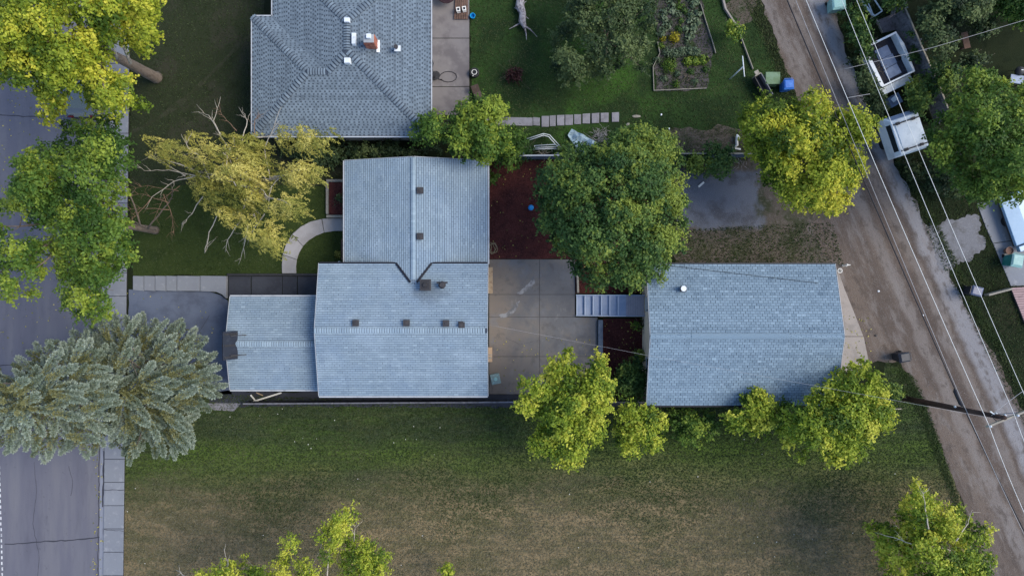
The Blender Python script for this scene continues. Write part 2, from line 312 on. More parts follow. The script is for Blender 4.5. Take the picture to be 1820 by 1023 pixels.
c1 = mixc(t, math2(t, 'MULTIPLY', ramp(t, noise(t, .8, (2.2, .5, 1), off=95, detail=6), .55, .72), .35), c1, (0.130, 0.180, 0.250))
t.links.new(c1, b.inputs['Base Color'])
M['shingle_g'] = surf('garage_shingle', (0.1028, 0.1530, 0.2063), SH[1:], .85, .2, tint=(0.2335, 0.3165, 0.3899), bmp=(60, .3, .006))
M['shingle_h'] = surf('laminate_shingle', (0.0474, 0.0623, 0.0812), [((0.1716, 0.1971, 0.2264), 6, .6, .8, (1, 1, 1), .25)], .85, .2, tint=(0.1747, 0.2193, 0.2630), bmp=(60, .3, .006))
M['deck'] = surf('roof_deck', (0.045, 0.060, 0.085), rough=.9)
M['trim'] = surf('white_trim', (0.40, 0.42, 0.45), [((0.28, 0.30, 0.33), 3, .5, .7)], .5)
M['gutter'] = surf('black_gutter', (0.012, 0.013, 0.02), rough=.5)
M['stucco'] = surf('beige_wall', (0.6250, 0.5250, 0.4125), [((0.5000, 0.4125, 0.3250), 2, .5, .7)], .9, bmp=(30, .3, .01))
M['siding'] = surf('grey_siding', (0.30, 0.31, 0.33), [((0.22, 0.23, 0.25), 1, .5, .7)], .8)
M['glass'] = surf('window_glass', (0.02, 0.025, 0.03), rough=.06, spec=.8)
M['blackmetal'] = surf('black_metal', (0.022, 0.021, 0.024), [((0.05, 0.045, 0.045), 8, .55, .7)], .6, .4)
M['vent'] = surf('dark_vent', (0.035, 0.033, 0.036), [((0.06, 0.05, 0.048), 6, .5, .7)], .6, .4)
M['whitemetal'] = surf('white_metal', (0.66, 0.69, 0.72), [((0.48, 0.5, 0.53), 4, .55, .72)], .45, .4)
M['brick'] = surf('red_brick', (0.36, 0.12, 0.075), [((0.25, 0.07, 0.05), 3, .45, .65)], .9, tint=(0.46, 0.19, 0.13))
M['mortar'] = surf('mortar', (0.4, 0.37, 0.34), rough=.95)

# ------------------------------------------------------------------ the ground and what is paved
def jag(poly, step=0.5, amp=0.08):
    """polygon with an uneven edge"""
    out = []
    n = len(poly)
    for i in range(n):
        a, b_ = Vector(poly[i]), Vector(poly[(i + 1) % n]); d = b_ - a; k = max(1, int(d.length / step))
        if d.length > 60: k = 1
        nrm = Vector((-d.y, d.x, 0)).normalized() if d.length else Vector((0, 0, 0))
        for j in range(k):
            out.append(a + d * (j / k) + nrm * (random.uniform(-amp, amp) if j else 0))
    return out
def sheet(name, pts, z, m, label, cat='ground', amp=0.08, step=.45, kind='structure'):
    poly = jag(PP(pts), step, amp) if amp else PP(pts)
    bm = bmesh.new(); vs = [bm.verts.new((p.x, p.y, z)) for p in poly]
    es = [bm.edges.new((vs[i], vs[(i + 1) % len(vs)])) for i in range(len(vs))]
    bmesh.ops.triangle_fill(bm, edges=es, use_beauty=True, normal=(0, 0, 1))
    for f in bm.faces:
        if f.normal.z < 0: f.normal_flip()
    me = bpy.data.meshes.new(name); bm.to_mesh(me); bm.free(); me.materials.append(m)
    o = bpy.data.objects.new(name, me); COL.objects.link(o)
    return tag(o, label, cat, kind=kind)
g = MB(); g.add([(-500, -500, 0), (500, -500, 0), (500, 500, 0), (-500, 500, 0)], [(0, 1, 2, 3)])
tag(g.build('ground', M['ground']), 'dark green grassy ground beneath the whole neighbourhood', 'ground', kind='structure')
LAWN_NW = [(231, -120), (470, -120), (470, 245), (612, 262), (612, 330), (232, 330)]
LAWN_FRONT = [(232, 330), (612, 330), (612, 489), (237, 489)]
LAWN_BACK = [(834, -120), (1275, -120), (1400, 170), (1335, 215), (1335, 272), (1150, 272), (868, 272), (838, 205)]
FIELD = [(222, 696), (405, 700), (900, 722), (1560, 725), (1575, 640), (1625, 668), (1650, 720), (1668, 775), (1700, 865), (1764, 1023), (1800, 1130), (216, 1130)]
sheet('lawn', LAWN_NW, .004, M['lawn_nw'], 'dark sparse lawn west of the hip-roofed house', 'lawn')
sheet('worn_track', [(452, 52), (448, 66), (420, 92), (392, 122), (362, 150), (330, 182), (296, 206), (250, 232), (234, 238), (234, 230), (252, 224), (290, 200), (326, 174), (356, 144), (386, 116), (416, 84)], .008, M['worn'], 'faint worn track crossing the dark northwest lawn', 'track', amp=.10)
sheet('lawn', LAWN_FRONT, .006, M['lawn_front'], 'front lawn around the curved concrete path', 'lawn')
sheet('lawn', LAWN_BACK, .004, M['lawn_back'], 'green back lawn between vegetable garden and stepping stones', 'lawn')
sheet('field', FIELD, .004, M['field'], 'mown grass field south of the houses, drying brown in the south', 'field', amp=.12)
sheet('bare_ground', [(1160, 235), (1340, 222), (1345, 262), (1360, 300), (1430, 330), (1505, 380), (1520, 475), (1195, 475), (1200, 330), (1150, 285)], .008, M['dirt_pad'], 'bare brown dirt with a blue-grey gravel pad north of the garage', 'dirt', amp=.25)
ALLEY = [(1320, -90), (1352, 0), (1375, 60), (1394, 112), (1416, 175), (1440, 250), (1462, 330), (1478, 385), (1430, 402), (1474, 462), (1495, 560), (1520, 645), (1600, 640), (1628, 690), (1660, 760), (1700, 868), (1762, 1023), (1800, 1120), (2050, 1250),
         (1995, 1120), (1894, 890), (1826, 745), (1772, 640), (1712, 540), (1662, 430), (1616, 335), (1566, 250), (1530, 165), (1500, 80), (1480, 0), (1450, -90)]
sheet('alley', ALLEY, .012, M['alley'], 'brown dirt and gravel alley running diagonally past the garage', 'alley', amp=.14)
sheet('gravel_patch', [(1650, 396), (1662, 404), (1682, 388), (1702, 390), (1722, 380), (1740, 383), (1744, 400), (1738, 412), (1752, 428), (1748, 444), (1730, 452), (1722, 466), (1706, 464), (1694, 480), (1680, 474), (1668, 478)], .020, M['gravel'], 'pale gravel parking patch beside the concrete drive across the alley', 'gravel', amp=.10, step=.16)
sheet('garden_soil', [(1150, -90), (1243, -90), (1250, 25), (1268, 92), (1256, 158), (1166, 163), (1162, 120), (1172, 95), (1166, 40)], .010, M['soil'], 'bare soil of the fenced vegetable garden', 'soil', amp=.1)
sheet('mulch_bed', [(868, 285), (1160, 285), (1160, 521), (1022, 521), (1022, 460), (868, 460)], .010, M['mulch'], 'dark red mulch bed under the big round tree', 'mulch', amp=.03)
sheet('mulch_bed', [(1072, 566), (1158, 566), (1160, 716), (1072, 716)], .010, M['mulch'], 'dark red mulch bed below the blue stairs beside the garage', 'mulch', amp=.03)
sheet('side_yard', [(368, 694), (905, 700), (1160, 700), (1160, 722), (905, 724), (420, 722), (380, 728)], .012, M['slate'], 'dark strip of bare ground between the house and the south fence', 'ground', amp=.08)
# street, kerb and sidewalk
def edge_x(py): return 232 - 0.0115 * py            # back edge of the sidewalk in the photo
sheet('street', [(-900, -200), (edge_x(-200) - 36, -200), (edge_x(1200) - 36, 1200), (-900, 1200)], .008, M['street'], 'blue-grey asphalt street on the west side', 'street', amp=0)
k = MB(); k.prism(PP([(edge_x(-200) - 44, -200), (edge_x(-200) - 36, -200), (edge_x(1200) - 36, 1200), (edge_x(1200) - 44, 1200)]), 0, .016); tag(k.build('gutter_pan', M['curb']), 'concrete gutter strip along the street kerb', 'gutter', kind='structure')
sw = MB(); sw.prism(PP([(edge_x(-200) - 35, -200), (edge_x(-200), -200), (edge_x(1200), 1200), (edge_x(1200) - 35, 1200)]), 0, .085)
sw = tag(sw.build('sidewalk', M['crack']), 'concrete sidewalk along the street', 'sidewalk', kind='structure')
ys = [-92 + 41.2 * i for i in range(30)]
for i, y in enumerate(ys):
    if 478 < y + 20 < 640: pass
    a, b_ = y + .5, y + 40.7
    s_ = MB(); s_.prism(PP([(edge_x(a) - 35.2, a), (edge_x(a), a), (edge_x(b_), b_), (edge_x(b_) - 35.2, b_)]), .05, .115 + random.uniform(-.004, .004)); s_.build('slab', M['walk'], sw, bevel=.012)
def crack(name, pts, wd, z, label, m='crack', sub=.25, amp=.03, parent=None):
    line = []
    for i in range(len(pts) - 1):
        a, b_ = P(*pts[i]), P(*pts[i + 1]); n = max(1, int((b_ - a).length / sub))
        line += [a + (b_ - a) * (j / n) + Vector((random.uniform(-amp, amp), random.uniform(-amp, amp), 0)) for j in range(n)]
    line.append(P(*pts[-1])); mb = MB(); vs = []
    for i, p in enumerate(line):
        d = (line[min(i + 1, len(line) - 1)] - line[max(i - 1, 0)]).normalized(); nr = Vector((-d.y, d.x, 0)) * wd * random.uniform(.35, .65)
        vs += [(p.x + nr.x, p.y + nr.y, z), (p.x - nr.x, p.y - nr.y, z)]
    mb.add(vs, [(2 * i, 2 * i + 1, 2 * i + 3, 2 * i + 2) for i in range(len(line) - 1)])
    o = mb.build(name, M[m], parent)
    return o if parent else tag(o, label, 'crack', kind='structure')
crack('crack', [(8, 966), (40, 965), (80, 961), (130, 959), (180, 953)], .07, .012, 'dark tar crack across the southern street')
crack('crack', [(60, 820), (66, 870), (58, 930), (70, 985), (64, 1050)], .025, .012, 'thin lengthwise crack in the southern street')
crack('crack', [(122, 828), (130, 856), (126, 880)], .025, .012, 'short thin crack beside the southern gutter')
crack('crack', [(300, 640), (320, 610), (350, 596), (372, 560)], .02, .016, 'thin crack across the asphalt driveway')
crack('crack', [(900, 600), (925, 612), (948, 606)], .015, .054, 'hairline crack in a western patio slab')
crack('crack', [(-10, 203), (40, 207), (80, 209), (100, 214)], .06, .012, 'dark tar crack across the northern street')
crack('crack', [(-10, 650), (30, 648), (60, 655)], .05, .012, 'short dark tar crack in the street beside the spruce')
crack('crack', [(edge_x(700) - 46, 700), (edge_x(860) - 46, 860), (edge_x(1060) - 46, 1060)], .05, .020, 'dark seam between street asphalt and gutter')
crack('crack', [(edge_x(800) - 38, 800), (edge_x(870) - 38, 870), (edge_x(900) - 39, 900)], .10, .024, 'dark wet patch in the gutter beside the sidewalk')
crack('crack', [(edge_x(869) - 35, 869), (edge_x(869), 869)], .04, .120, 'open dark joint across the sidewalk')
crack('crack', [(edge_x(940) - 35, 939), (edge_x(940), 942)], .03, .120, 'thin crack across the sidewalk')
cl = MB()
for i in range(22):
    a = P(-1 + i * .28 + random.uniform(-.4, .4), 830 + i * 10); cl.box((a.x, a.y, .013), (.09, .20, .002), rz=.03)
tag(cl.build('centre_line', M['whitepaint']), 'worn white dashed centre line of the street', 'road marking', kind='structure')
# driveway and the stepped walk
sheet('driveway', [(229, 514), (300, 516), (372, 518), (392, 524), (405, 534), (412, 700), (229, 700)], .012, M['driveway'], 'dark asphalt driveway in front of the carport', 'driveway', amp=.03)
wk = empty('stepped_walk', P(235, 505)); tag(wk, 'pale concrete steps and slabs leading from sidewalk to house', 'walkway', kind='structure')
xs = [237, 257.5, 278, 298, 318, 359, 405.5]
for i in range(6):
    hgt = .10 + .05 * min(i, 4)
    pl = [(xs[i] + .6, 490), (xs[i + 1] - .6, 490.5), (xs[i + 1] - .6, 517 if i < 5 else 529), (xs[i] + .6, 515 + i * .4)]
    if i == 5: pl = [(xs[i] + .6, 490), (405, 490.5), (405, 530), (398, 523), (388, 518.5), (xs[i] + .6, 517)]
    s_ = MB(); s_.prism(PP(pl), 0, hgt); s_.build('slab', M['walk'], wk, bevel=.015)
dw = empty('slab_walk', P(480, 508)); tag(dw, 'dark slate slab walk along the carport roof', 'walkway', kind='structure')
for a, b_ in ((406, 446), (447, 502), (529, 566)):
    s_ = MB(); s_.prism(PP([(a + .6, 491), (b_, 491), (b_, 528), (a + .6, 528)]), 0, .06); s_.build('slab', M['slate'], dw, bevel=.01)
s_ = MB(); s_.prism(PP([(503, 491), (528.3, 491), (528.3, 528), (503, 528)]), 0, .065); s_.build('slab', M['slate'], dw, bevel=.01)
s_ = MB(); s_.prism(PP([(405, 486), (566, 486), (566, 490.2), (405, 490.2)]), 0, .16); s_.build('edging', M['blackmetal'], dw, bevel=.01)  # black strip: shade on the walk's retaining edge put into the colour
cp = empty('curved_path', P(520, 440)); tag(cp, 'pale concrete path curving from the front door to the walk', 'path', kind='structure')
outer = [(612, 388.5), (592, 388), (573, 389), (552, 394), (535, 403), (520, 416), (509, 434), (503, 452), (501.5, 470), (502, 485.5)]
inner = [(612, 410), (595, 410.5), (577, 413), (562, 419), (549, 427), (539, 437), (532, 449), (528, 461), (526.5, 473), (527, 485.5)]
grp = [(0, 2), (2, 5), (5, 7), (7, 9)]
for a, b_ in grp:
    po = [Vector(p) for p in outer[a:b_ + 1]]; pi = [Vector(p) for p in inner[a:b_ + 1]]
    e = .6
    po[0] = po[0].lerp(po[1], .06); pi[0] = pi[0].lerp(pi[1], .06)
    s_ = MB(); s_.prism(PP([tuple(p) for p in po] + [tuple(p) for p in reversed(pi)]), 0, .07); s_.build('slab', M['path'], cp, bevel=.012)
# patio behind the house
pt = empty('patio', P(960, 580)); tag(pt, 'stained grey concrete patio between house and garage', 'patio', kind='structure')
rows = [460.5, 523, 563, 633, 700]
s_ = MB(); s_.prism(PP([(870, 461), (1021, 461), (1021, 564), (1061, 564), (1061, 699), (870, 699)]), 0, .028); s_.build('joint_fill', M['soil'], pt)
for i in range(4):
    for c0, c1 in ((869, 959), (959, 1022.5 if i < 2 else 1062)):
        s_ = MB(); s_.prism(PP([(c0 + .3, rows[i] + .3), (c1 - .3, rows[i] + .3), (c1 - .3, rows[i + 1] - .3), (c0 + .3, rows[i + 1] - .3)]), 0, .05); s_.build('slab', M['patio'], pt, bevel=.012)
def splash(name, pts, label, r=5):
    mb = MB(); v = []
    poly = [Vector((P(a, b_).x, P(a, b_).y, 0)) for a, b_ in pts]
    poly = jag(poly, .12, .05); mb.add([(p.x, p.y, .054) for p in poly], [list(range(len(poly)))])
    tag(mb.build(name, M['stain']), label, 'stain', kind='structure')
splash('stain', [(886, 560), (897, 557), (908, 549), (918, 537), (924, 534), (921, 545), (912, 556), (902, 563), (890, 564)], 'pale chalky stain on the middle patio slabs')
splash('stain', [(918, 521), (930, 512), (943, 500), (948, 488), (951, 500), (944, 512), (932, 519), (924, 523)], 'pale chalky stain on the upper patio slab')
# the strip beside the hip-roofed house
sc = empty('side_patio', P(800, 100)); tag(sc, 'weathered concrete slabs along the hip-roofed house', 'patio', kind='structure')
for a, b_ in ((-120, -40), (-39, 68), (69, 154), (155, 205)):
    s_ = MB(); s_.prism(PP([(762, a), (834, a), (834, b_), (762, b_)]), 0, .05); s_.build('slab', M['patio_ne'], sc, bevel=.012)
# concrete across the alley, garage apron
ap = empty('garage_apron', P(1510, 600)); tag(ap, 'tan concrete apron wedge in front of the garage', 'apron', kind='structure')
for pl in ([(1470, 478), (1489, 480), (1500, 512), (1518, 556), (1534, 597), (1470, 597)], [(1470, 598), (1534.5, 598), (1543, 640), (1525, 660), (1470, 660)]):
    s_ = MB(); s_.prism(PP(pl), 0, .05); s_.build('slab', M['apron'], ap, bevel=.012)
dr = empty('concrete_drive', P(1780, 430)); tag(dr, 'grey concrete drive across the alley beside the blue-covered trailer', 'driveway', kind='structure')
for pl in ([(1736, 362), (1860, 330), (1860, 418), (1764, 432), (1752, 405)], [(1764.5, 433), (1860, 419), (1860, 506), (1796, 508), (1780, 470)]):
    s_ = MB(); s_.prism(PP(pl), 0, .05); s_.build('slab', M['walk'], dr, bevel=.012)

# ------------------------------------------------------------------ roofs
def row_intervals(poly, d):
    xs_ = []; n = len(poly)
    for i in range(n):
        (t0, d0), (t1, d1) = poly[i], poly[(i + 1) % n]
        if (d0 <= d) != (d1 <= d): xs_.append(t0 + (d - d0) / (d1 - d0) * (t1 - t0))
    xs_.sort(); return list(zip(xs_[::2], xs_[1::2]))
TABS = {}
def tab_mesh(wd, L, th, tint, m):
    key = (round(wd, 3), round(L, 3), round(th, 3), round(tint, 2), m.name)
    if key not in TABS:
        mb = MB(); mb.add([(-wd / 2, 0, 0), (wd / 2, 0, 0), (-wd / 2, 0, th), (wd / 2, 0, th), (-wd / 2, L, .005), (wd / 2, L, .005)],
                          [(2, 3, 5, 4), (0, 1, 3, 2), (0, 2, 4), (1, 5, 3)], tint)
        me = mb.mesh('shingle'); me.materials.append(m); TABS[key] = me
    return TABS[key]
def shingle(poly, e0, e1, z0, slope, m, parent, expo=.143, tabw=.305, style='tab', singles=0, th=.016, slot=.008, reveal=.026, sd=.085):
    """courses of shingles on one roof plane: poly in plan, e0-e1 its eave line, inward side to the left"""
    e0, e1 = Vector((*e0, 0)), Vector((*e1, 0)); T = (e1 - e0).normalized(); U = Vector((-T.y, T.x, 0))
    pl = [((Vector((*p, 0)) - e0).dot(T), (Vector((*p, 0)) - e0).dot(U)) for p in poly]
    D = max(p[1] for p in pl); cs = 1 / math.sqrt(1 + slope * slope); run = expo * cs
    S3 = (U + Vector((0, 0, slope))).normalized(); N3 = T.cross(S3)
    rot = Matrix((T, S3, N3)).transposed().to_euler()
    mb = MB(); k = 0; cand = []
    def pt3(t_, d_, h): return e0 + T * t_ + U * d_ + Vector((0, 0, z0 + slope * d_)) + N3 * h
    while k * run < D - .02:
        d0 = k * run; d1 = min(d0 + run, D); dm = (d0 + d1) / 2
        rt = random.gauss(0, .07)
        for ta, tb in row_intervals(pl, dm):
            if style == 'tab':
                off = (k % 2) * tabw / 2 + random.uniform(-.02, .02); a = math.floor(ta / tabw) * tabw - off
                while a < tb:
                    b_ = a + tabw; x0, x1 = max(a, ta), min(b_, tb)
                    if x1 - x0 > .03:
                        g_ = slot * random.choice((.35, .5, .5, .8, 1.3)); tn = min(1, max(0, .5 + rt + random.gauss(0, sd)))
                        if random.random() < .03: tn = min(1, tn + .3)
                        if singles and x1 - x0 > tabw - .001: cand.append((pt3((x0 + x1) / 2, d0 + reveal, .004), round(tn * 8) / 8, th + random.choice((0, .004))))
                        else:
                            hh = th + random.uniform(0, .006)
                            mb.add([pt3(x0 + g_, d0 + reveal, 0), pt3(x1 - g_, d0 + reveal, 0), pt3(x0 + g_, d0 + reveal, hh), pt3(x1 - g_, d0 + reveal, hh), pt3(x0 + g_, d1, .005), pt3(x1 - g_, d1, .005)],
                                   [(2, 3, 5, 4), (0, 1, 3, 2), (0, 2, 4), (1, 5, 3)], tn)
                    a = b_
            else:      # laminated: a thin course with dark gaps between thick teeth
                mb.add([pt3(ta, d0, .004), pt3(tb, d0, .004), pt3(tb, d1, .012), pt3(ta, d1, .012)], [(0, 1, 2, 3)], .12)
                a = ta - random.uniform(0, .25)
                while a < tb:
                    wt = random.uniform(.13, .18); gp = random.uniform(.09, .13)
                    tn = min(1, max(.35, .72 + rt + random.gauss(0, .10)))
                    for x0, x1, dd0, hh in ((a, a + wt, d0 - .006, .030), (a + wt, a + wt + gp, d0 + run * .56, .020)):
                        x0, x1 = max(x0, ta), min(x1, tb)
                        if x1 - x0 > .015:
                            mb.add([pt3(x0, dd0, 0), pt3(x1, dd0, 0), pt3(x0, dd0, hh), pt3(x1, dd0, hh), pt3(x0, d1, .014), pt3(x1, d1, .014)],
                                   [(2, 3, 5, 4), (0, 1, 3, 2), (0, 2, 4), (1, 5, 3)], tn)
                    a += wt + gp
        k += 1
    if singles:
        random.shuffle(cand); cand.sort(key=lambda c: (c[0].x, c[0].y)) if False else None
        for c, tn, hh in cand[:singles]: inst('shingle', tab_mesh(tabw - 2 * slot, run / cs - reveal, hh, tn, m), c, parent, rot)
        for c, tn, hh in cand[singles:]:
            L = run / cs - reveal; a = T * (tabw / 2 - slot * random.choice((.4, .7, 1.2)))
            mb.add([c - a, c + a, c - a + N3 * hh, c + a + N3 * hh, c - a + S3 * L + N3 * .005, c + a + S3 * L + N3 * .005], [(2, 3, 5, 4), (0, 1, 3, 2), (0, 2, 4), (1, 5, 3)], tn)
    mb.build('shingles', m, parent, kind='stuff')
CAPM = {}
def caps(p, q, drop, m, parent, pitch=.15, hw=.15, fr=.80):
    """ridge or hip caps, one bent piece after another from p to q"""
    p, q = Vector(p), Vector(q); d = q - p; L = d.length; X = d / L
    Y = Vector((0, 0, 1)).cross(X).normalized(); Z = X.cross(Y); rot = Matrix((X, Y, Z)).transposed().to_euler()
    n = int(L / pitch)
    for i in range(n):
        tn = round(random.uniform(.5, .95) * 5) / 5; key = (round(drop, 3), tn, m.name, pitch, hw, fr)
        if key not in CAPM:
            l = pitch * fr; mb = MB(); v = []
            for x, h in ((0, .050), (l, .034)):
                v += [(x, -hw, -hw * drop + h), (x, 0, h + .01), (x, hw, -hw * drop + h)]
            v += [(0, -hw, -hw * drop), (0, 0, 0), (0, hw, -hw * drop)]
            mb.add(v, [(0, 3, 4, 1), (1, 4, 5, 2), (0, 1, 7, 6), (1, 2, 8, 7)], tn)
            me = mb.mesh('ridge_cap'); me.materials.append(m); CAPM[key] = me
        inst('ridge_cap', CAPM[key], p + X * (i * pitch) + Vector((0, 0, .022)), parent, rot)
    if fr > 1: return
    mb = MB(); v = [p - Y * hw - Z * hw * drop, p + Z * .012, p + Y * hw - Z * hw * drop, q - Y * hw - Z * hw * drop, q + Z * .012, q + Y * hw - Z * hw * drop]
    mb.add([a + Vector((0, 0, .03)) for a in v], [(0, 3, 4, 1), (1, 4, 5, 2)]); mb.build('cap_underlay', M['deck'], parent)
def deck(planes, zf, m, parent, th=.16, name='roof'):
    mb = MB()
    for pl in planes:
        up = [(x, y, zf(x, y)) for x, y in pl]; n = len(pl)
        mb.add(up + [(x, y, z - th) for x, y, z in up], [list(range(n)), list(range(n, 2 * n))[::-1]] + [(i, (i + 1) % n, (i + 1) % n + n, i + n)[::-1] for i in range(n)])
    return mb.build(name, m, parent)
def window(parent, c, wd, ht, axis, out):
    """axis: unit vector along the wall, out: outward normal"""
    c = Vector(c); A = Vector(axis); O = Vector(out); up = Vector((0, 0, 1))
    rot = Matrix((A, O, up)).transposed()
    mb = MB(); mb.box(c + O * .02, (wd, .03, ht), rot=rot); o = mb.build('window', M['glass'], parent)
    f = MB(); tk = .07
    for s_ in (-1, 1):
        f.box(c + O * .03 + A * s_ * (wd / 2), (tk, .06, ht + tk), rot=rot); f.box(c + O * .032 + up * s_ * ht / 2, (wd - tk, .06, tk), rot=rot)
    f.box(c + O * .034, (tk * .6, .05, ht - tk), rot=rot); f.build('frame', M['trim'], o)
def door(parent, c, wd, ht, axis, out, m):
    c = Vector(c); A = Vector(axis); O = Vector(out); rot = Matrix((A, O, Vector((0, 0, 1)))).transposed()
    mb = MB(); mb.box(c + O * .02, (wd, .05, ht), rot=rot); o = mb.build('door', m, parent)
    h = MB(); h.box(c + O * .07 + A * (wd * .38), (.1, .05, .04), rot=rot); h.build('handle', M['blackmetal'], o)
def box_vent(parent, px, py, z, m='vent', sz=.40):
    c = P(px, py, z); mb = MB(); mb.box((c.x, c.y, z - .02), (sz * .8, sz * .8, .24)); mb.prism([(c.x - sz / 2, c.y - sz / 2), (c.x + sz / 2, c.y - sz / 2), (c.x + sz / 2, c.y + sz / 2), (c.x - sz / 2, c.y + sz / 2)], z + .10, z + .16)
    mb.box((c.x, c.y, z + .17), (sz * .45, sz * .45, .03)); mb.build('roof_vent', M[m], parent, bevel=.015)
def pipe_vent(parent, px, py, z, m='vent', r=.06, h=.4, boot=None):
    c = P(px, py, z); mb = MB(); mb.cyl((c.x, c.y, z - .1), r, r, h, 12); mb.cyl((c.x, c.y, z - .1 + h), r * 1.9, r * 1.9, .07, 12)
    o = mb.build('vent_pipe', M[m], parent, smooth=False)
    f = MB(); f.box((c.x + .05, c.y - .02, z + .01), (.38, .34, .06)); f.build('flashing', M[boot or m], o)

# --- main house: south block, north wing, carport wing
hs = empty('split_house', (-6, -2.5, 0)); tag(hs, 'blue-grey shingled house with north wing and carport in the middle', 'house')
X0, X1, Y0, Y1, ZE, ZR = -11.79, -1.48, -6.58, 1.495, 3.3, 4.25
YM = (Y0 + Y1) / 2; SL = (ZR - ZE) / ((Y1 - Y0) / 2)
zmain = lambda x, y: ZE + SL * min(y - Y0, Y1 - y)
pS = [(X0, Y0), (X1, Y0), (X1, YM), (X0, YM)]; pN = [(X1, Y1), (X0, Y1), (X0, YM), (X1, YM)]
r1 = deck([pS, pN], zmain, M['deck'], hs)
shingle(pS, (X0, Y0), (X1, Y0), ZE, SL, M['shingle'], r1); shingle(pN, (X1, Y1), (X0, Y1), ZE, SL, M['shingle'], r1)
caps((X0, YM, ZR + .005), (X1, YM, ZR + .005), SL, M['shingle'], r1)
WX0, WX1, WY1, WZE, WZR = -10.46, -1.515, 7.94, 2.35, 3.6
WM = (WX0 + WX1) / 2; WS = (WZR - WZE) / ((WX1 - WX0) / 2)
zw = lambda x, y: WZE + WS * min(x - WX0, WX1 - x)
dv = (ZE - WZE) / WS; yv = Y1 - (WZR - ZE) / SL
pW = [(WX0, WY1), (WX0, Y1 + .05), (WX0 + dv, Y1 + .05), (WM, yv - .1), (WM, WY1)]
pE = [(WX1, Y1 + .05), (WX1, WY1), (WM, WY1), (WM, yv - .1), (WX1 - dv, Y1 + .05)]
r2 = deck([pW, pE], lambda x, y: zw(x, y) + .02, M['deck'], hs)
shingle(pW, (WX0, WY1), (WX0, Y1), WZE + .022, WS, M['shingle'], r2); shingle(pE, (WX1, Y1), (WX1, WY1), WZE + .022, WS, M['shingle'], r2)
caps((WM, yv + .3, WZR + .02), (WM, WY1, WZR + .02), WS, M['shingle'], r2, hw=.13, fr=1.1)
for a, b_ in (((WX0 + dv, Y1), (WM - .18, yv + .12)), ((WX1 - dv, Y1), (WM + .22, yv + .12))):
    mb = MB(); mb.bar((*a, zmain(*a) + .06), (*b_, zmain(*b_) + .06), .13, .05); mb.build('valley_flashing', M['gutter'], r2)
CX0, CX1, CY0, CY1, CZE, CZR = -17.55, -11.66, -6.32, -0.54, 2.5, 3.2
CM = (CY0 + CY1) / 2; CS = (CZR - CZE) / ((CY1 - CY0) / 2)
zc = lambda x, y: CZE + CS * min(y - CY0, CY1 - y)
pS = [(CX0, CY0), (CX1, CY0), (CX1, CM), (CX0, CM)]; pN = [(CX1, CY1), (CX0, CY1), (CX0, CM), (CX1, CM)]
r3 = deck([pS, pN], zc, M['deck'], hs)
shingle(pS, (CX0, CY0), (CX1, CY0), CZE, CS, M['shingle'], r3); shingle(pN, (CX1, CY1), (CX0, CY1), CZE, CS, M['shingle'], r3)
caps((CX0, CM, CZR + .005), (CX1, CM, CZR + .005), CS, M['shingle'], r3)
def gable_block(parent, x0, x1, y0, y1, z1, rx, ridge_axis, zr, m, inset=.35):
    mb = MB(); a, b_, c, d = x0 + inset, x1 - inset, y0 + inset, y1 - inset
    mb.prism([(a, c), (b_, c), (b_, d), (a, d)], 0, z1)
    if ridge_axis == 'x':
        y = (c + d) / 2; mb.add([(a + .01, c, z1), (a + .01, d, z1), (a + .01, y, zr), (b_ - .01, c, z1), (b_ - .01, d, z1), (b_ - .01, y, zr)], [(0, 2, 1), (3, 4, 5), (0, 3, 5, 2), (1, 2, 5, 4)])
    else:
        x = (a + b_) / 2; mb.add([(a, c + .01, z1), (b_, c + .01, z1), (x, c + .01, zr), (a, d - .01, z1), (b_, d - .01, z1), (x, d - .01, zr)], [(0, 1, 2), (3, 5, 4), (0, 2, 5, 3), (1, 4, 5, 2)])
    return mb.build('wall', m, parent)
gable_block(hs, X0, X1, Y0, Y1, ZE - .1, 0, 'x', ZR - .3, M['siding'])
gable_block(hs, WX0, WX1, Y1 - .3, WY1, WZE - .1, 0, 'y', WZR - .35, M['siding'])
mb = MB()
mb.prism([(CX0 + 2.8, CY0 + .35), (CX1 - .05, CY0 + .35), (CX1 - .05, CY1 - .35), (CX0 + 2.8, CY1 - .35)], 0, CZE - .1); mb.build('wall', M['siding'], hs)
for y in (CY0 + .3, CY1 - .3):
    mb = MB(); mb.box((CX0 + .3, y, CZE / 2 - .04), (.14, .14, CZE - .08)); mb.build('post', M['trim'], hs)
mb = MB(); mb.box((CX0 + .3, (CY0 + CY1) / 2, CZE - .06), (.12, CY1 - CY0 - .3, .14)); mb.build('beam', M['trim'], hs)
# fascia, gutters
def strip(parent, name, a, b_, wd, ht, m):
    mb = MB(); mb.bar(a, b_, wd, ht); return mb.build(name, m, parent)
strip(hs, 'gutter', (X0, Y0 - .055, ZE - .05), (X1, Y0 - .055, ZE - .05), .09, .11, M['trim'])
strip(hs, 'gutter', (X0, Y1 + .03, ZE - .05), (WX0 + dv - .05, Y1 + .03, ZE - .05), .12, .10, M['gutter'])  # eave shadow line put into this gutter's black colour
strip(hs, 'gutter', (WX1 - dv + .1, Y1 + .03, ZE - .05), (X1, Y1 + .03, ZE - .05), .12, .10, M['gutter'])  # black here too stands in for the eave shadow
strip(hs, 'gutter', (WX0 - .05, Y1, WZE - .05), (WX0 - .05, WY1, WZE - .05), .09, .11, M['trim'])
strip(hs, 'gutter', (WX1 + .05, Y1, WZE - .05), (WX1 + .05, WY1, WZE - .05), .09, .11, M['trim'])
strip(hs, 'gutter', (CX0, CY0 - .055, CZE - .05), (CX1, CY0 - .055, CZE - .05), .09, .11, M['trim'])
